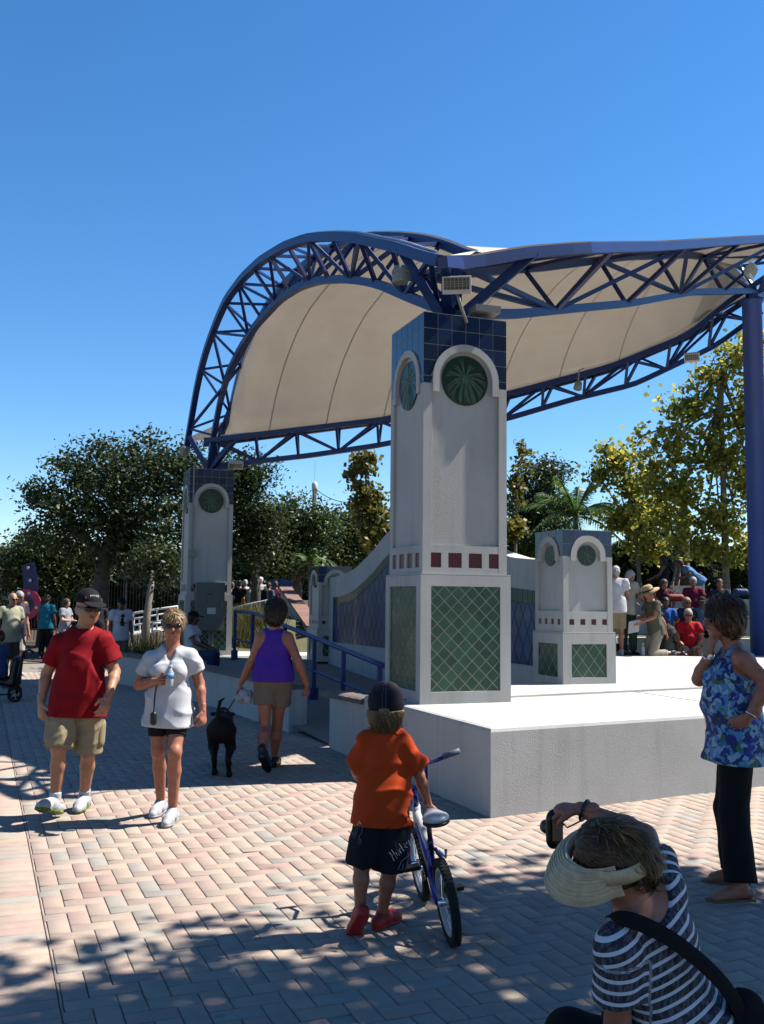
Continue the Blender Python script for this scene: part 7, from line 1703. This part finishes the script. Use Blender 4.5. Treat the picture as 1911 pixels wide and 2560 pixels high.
pp = V3(Jk['wra'])*.5+V3(Jk['wrb'])*.5+unit(V3(Jk['td']))*.10+V3((0, 0, -.08)); t = empty('paper_sheet', tuple(pp), label='white paper in the kneeling man\'s hands', cat='paper'); b = MB(); b.obox(pp, (.09, -.03, .02), (.01, .0, .11), (.003, .004, 0)); b.build('sheet', mat('paper', (.75, .76, .78), .8), t)
bystander('person in dark camouflage kneeling behind the straw hatted man', 1668, 18.1, 170, 1.62, mat('camo', rgb(66, 66, 56), .85, col2=rgb(38, 40, 34), vscale=14), mat('camo2', rgb(84, 80, 66), .85, col2=rgb(44, 44, 38), vscale=12), z=STG-.02, hair=SH(H_DK), skin='red', kind='kneel', blen=1.7, vox=.02, seed=64, nod=-.5, lean=.55, group=SG)
bystander('crouching child behind the white capped man\'s legs', 1526, 18.2, 10, 1.15, C_('white_child', 200, 200, 204), C_('dark3', 34, 34, 42), z=STG, hair=SH(H_BR), kind='sit', seat=.08, vox=.02, seed=65, skin='red', group=SG)
bw = bs(1606, 17.6, STG); t = empty('water_bottle', tuple(bw), label='clear bottle standing on the stage by the kneeling man', cat='bottle'); b = MB(); b.lathe([(.035, 0), (.036, .02), (.036, .17), (.015, .21), (.015, .235)], bw, n=12); b.build('bottle_body', PETG, t, True); b = MB(); b.lathe([(.018, .235), (.018, .255)], bw, n=10); b.build('bottle_cap', mat('white_cap', (.75, .75, .78), .5), t)
# seated spectators
AU = 'spectators on the terrace'
bystander('bearded man in red polo and sunglasses sitting at the edge of the stage', 1720, 18.7, -100, 1.72, C_('poppy', 196, 30, 44), C_('light_shorts', 186, 172, 150), z=.50, hair=SH(H_GR), skin='red', kind='sit', seat=.16, arms='lap', glasses=SHADES, blen=.8, vox=.016, seed=71, group=AU, fat=1.1, belly=.03, shoes=WSHOE)
bystander('woman in bright blue top on the lowest seat wall', 1664, 20.35, -95, 1.60, C_('bright_blue', 50, 110, 196), C_('olive_cargo', 84, 84, 60), z=.55, hair=SH(H_DK), skin='dark', kind='sit', seat=.40, arms='lap', blen=1.5, seed=72, group=AU)
bystander('blond woman in dark top behind the red polo man', 1716, 20.4, -85, 1.60, C_('dusk', 62, 58, 70), C_('dark3', 34, 34, 42), z=.55, hair=dict(style='bob', m=H_BL, tuft=.004), skin='red', kind='sit', seat=.40, arms='lap', glasses=SHADES, seed=73, group=AU)
bystander('person in light blue striped shirt and dark hat on the lowest seat wall', 1755, 20.4, -100, 1.64, C_('light_blue', 96, 130, 164), C_('navy3', 40, 46, 66), z=.55, hair=SH(H_DK), cap=dict(m=C_('darkhat', 40, 34, 34)), skin='dark', kind='sit', seat=.40, arms='lap', seed=74, group=AU)
bystander('dark haired woman in maroon top on the middle seat wall', 1660, 22.85, -80, 1.62, C_('maroon', 84, 24, 38), C_('dark3', 34, 34, 42), z=.95, hair=dict(style='long', m=H_BR, tuft=.004), skin='red', kind='sit', seat=.43, arms='lap', seed=75, group=AU)
bystander('grey haired man in plum polo on the middle seat wall', 1734, 22.9, -100, 1.74, C_('plum', 122, 26, 66), C_('dark3', 34, 34, 42), z=.95, hair=SH(H_GR), skin='red', kind='sit', seat=.43, arms='lap', seed=76, group=AU)
bystander('person in dark shirt further right on the middle seat wall', 1800, 22.9, -110, 1.66, C_('dusk', 62, 58, 70), C_('navy3', 40, 46, 66), z=.95, hair=SH(H_BR), skin='red', kind='sit', seat=.43, arms='lap', seed=79, group=AU)
bystander('woman in dark tank top and white shorts standing up on the terrace', 1662, 24.9, 160, 1.58, C_('navy_tank', 34, 34, 56), C_('white_shorts', 196, 194, 190), z=1.32, hair=dict(style='long', m=H_DK, tuft=.004), skin='dark', tstyle='tank', blen=.35, arms='front', seed=77, group=AU)
bystander('man in light blue shirt bending over behind the staked trunk', 1752, 26.2, 172, 1.74, C_('sky_shirt', 92, 140, 196), C_('sand_shorts', 130, 148, 160), z=1.36, hair=SH(H_BR), skin='dark', lean=1.1, arms='front', seed=78, group=AU)
# picnic things on the terrace
for i, (u, v, Y, col, lb) in enumerate(((1689, 1503, 22.7, (.30, .03, .03), 'red cooler bag between the seated spectators'), (1852, 1488, 24.8, (.02, .06, .25), 'blue folding chair bag at the far right of the terrace'))):
    q = at(u, v, Y); t = empty('cooler_bag', tuple(q), label=lb, cat='bag'); emit('bag', sdf_net([Cp(q+V3((-.12, 0, .08)), q+V3((.12, 0, .08)), .09, .09, .03, sq=((0, 0, 1), 1.0))], .018), mat('coolerbag%d' % i, col, .7), t)
    b = MB(); b.tube([q+V3((-.1, 0, .15)), q+V3((0, 0, .26)), q+V3((.1, 0, .15))], .012, 6); b.build('handle', BLACKP, t, True)
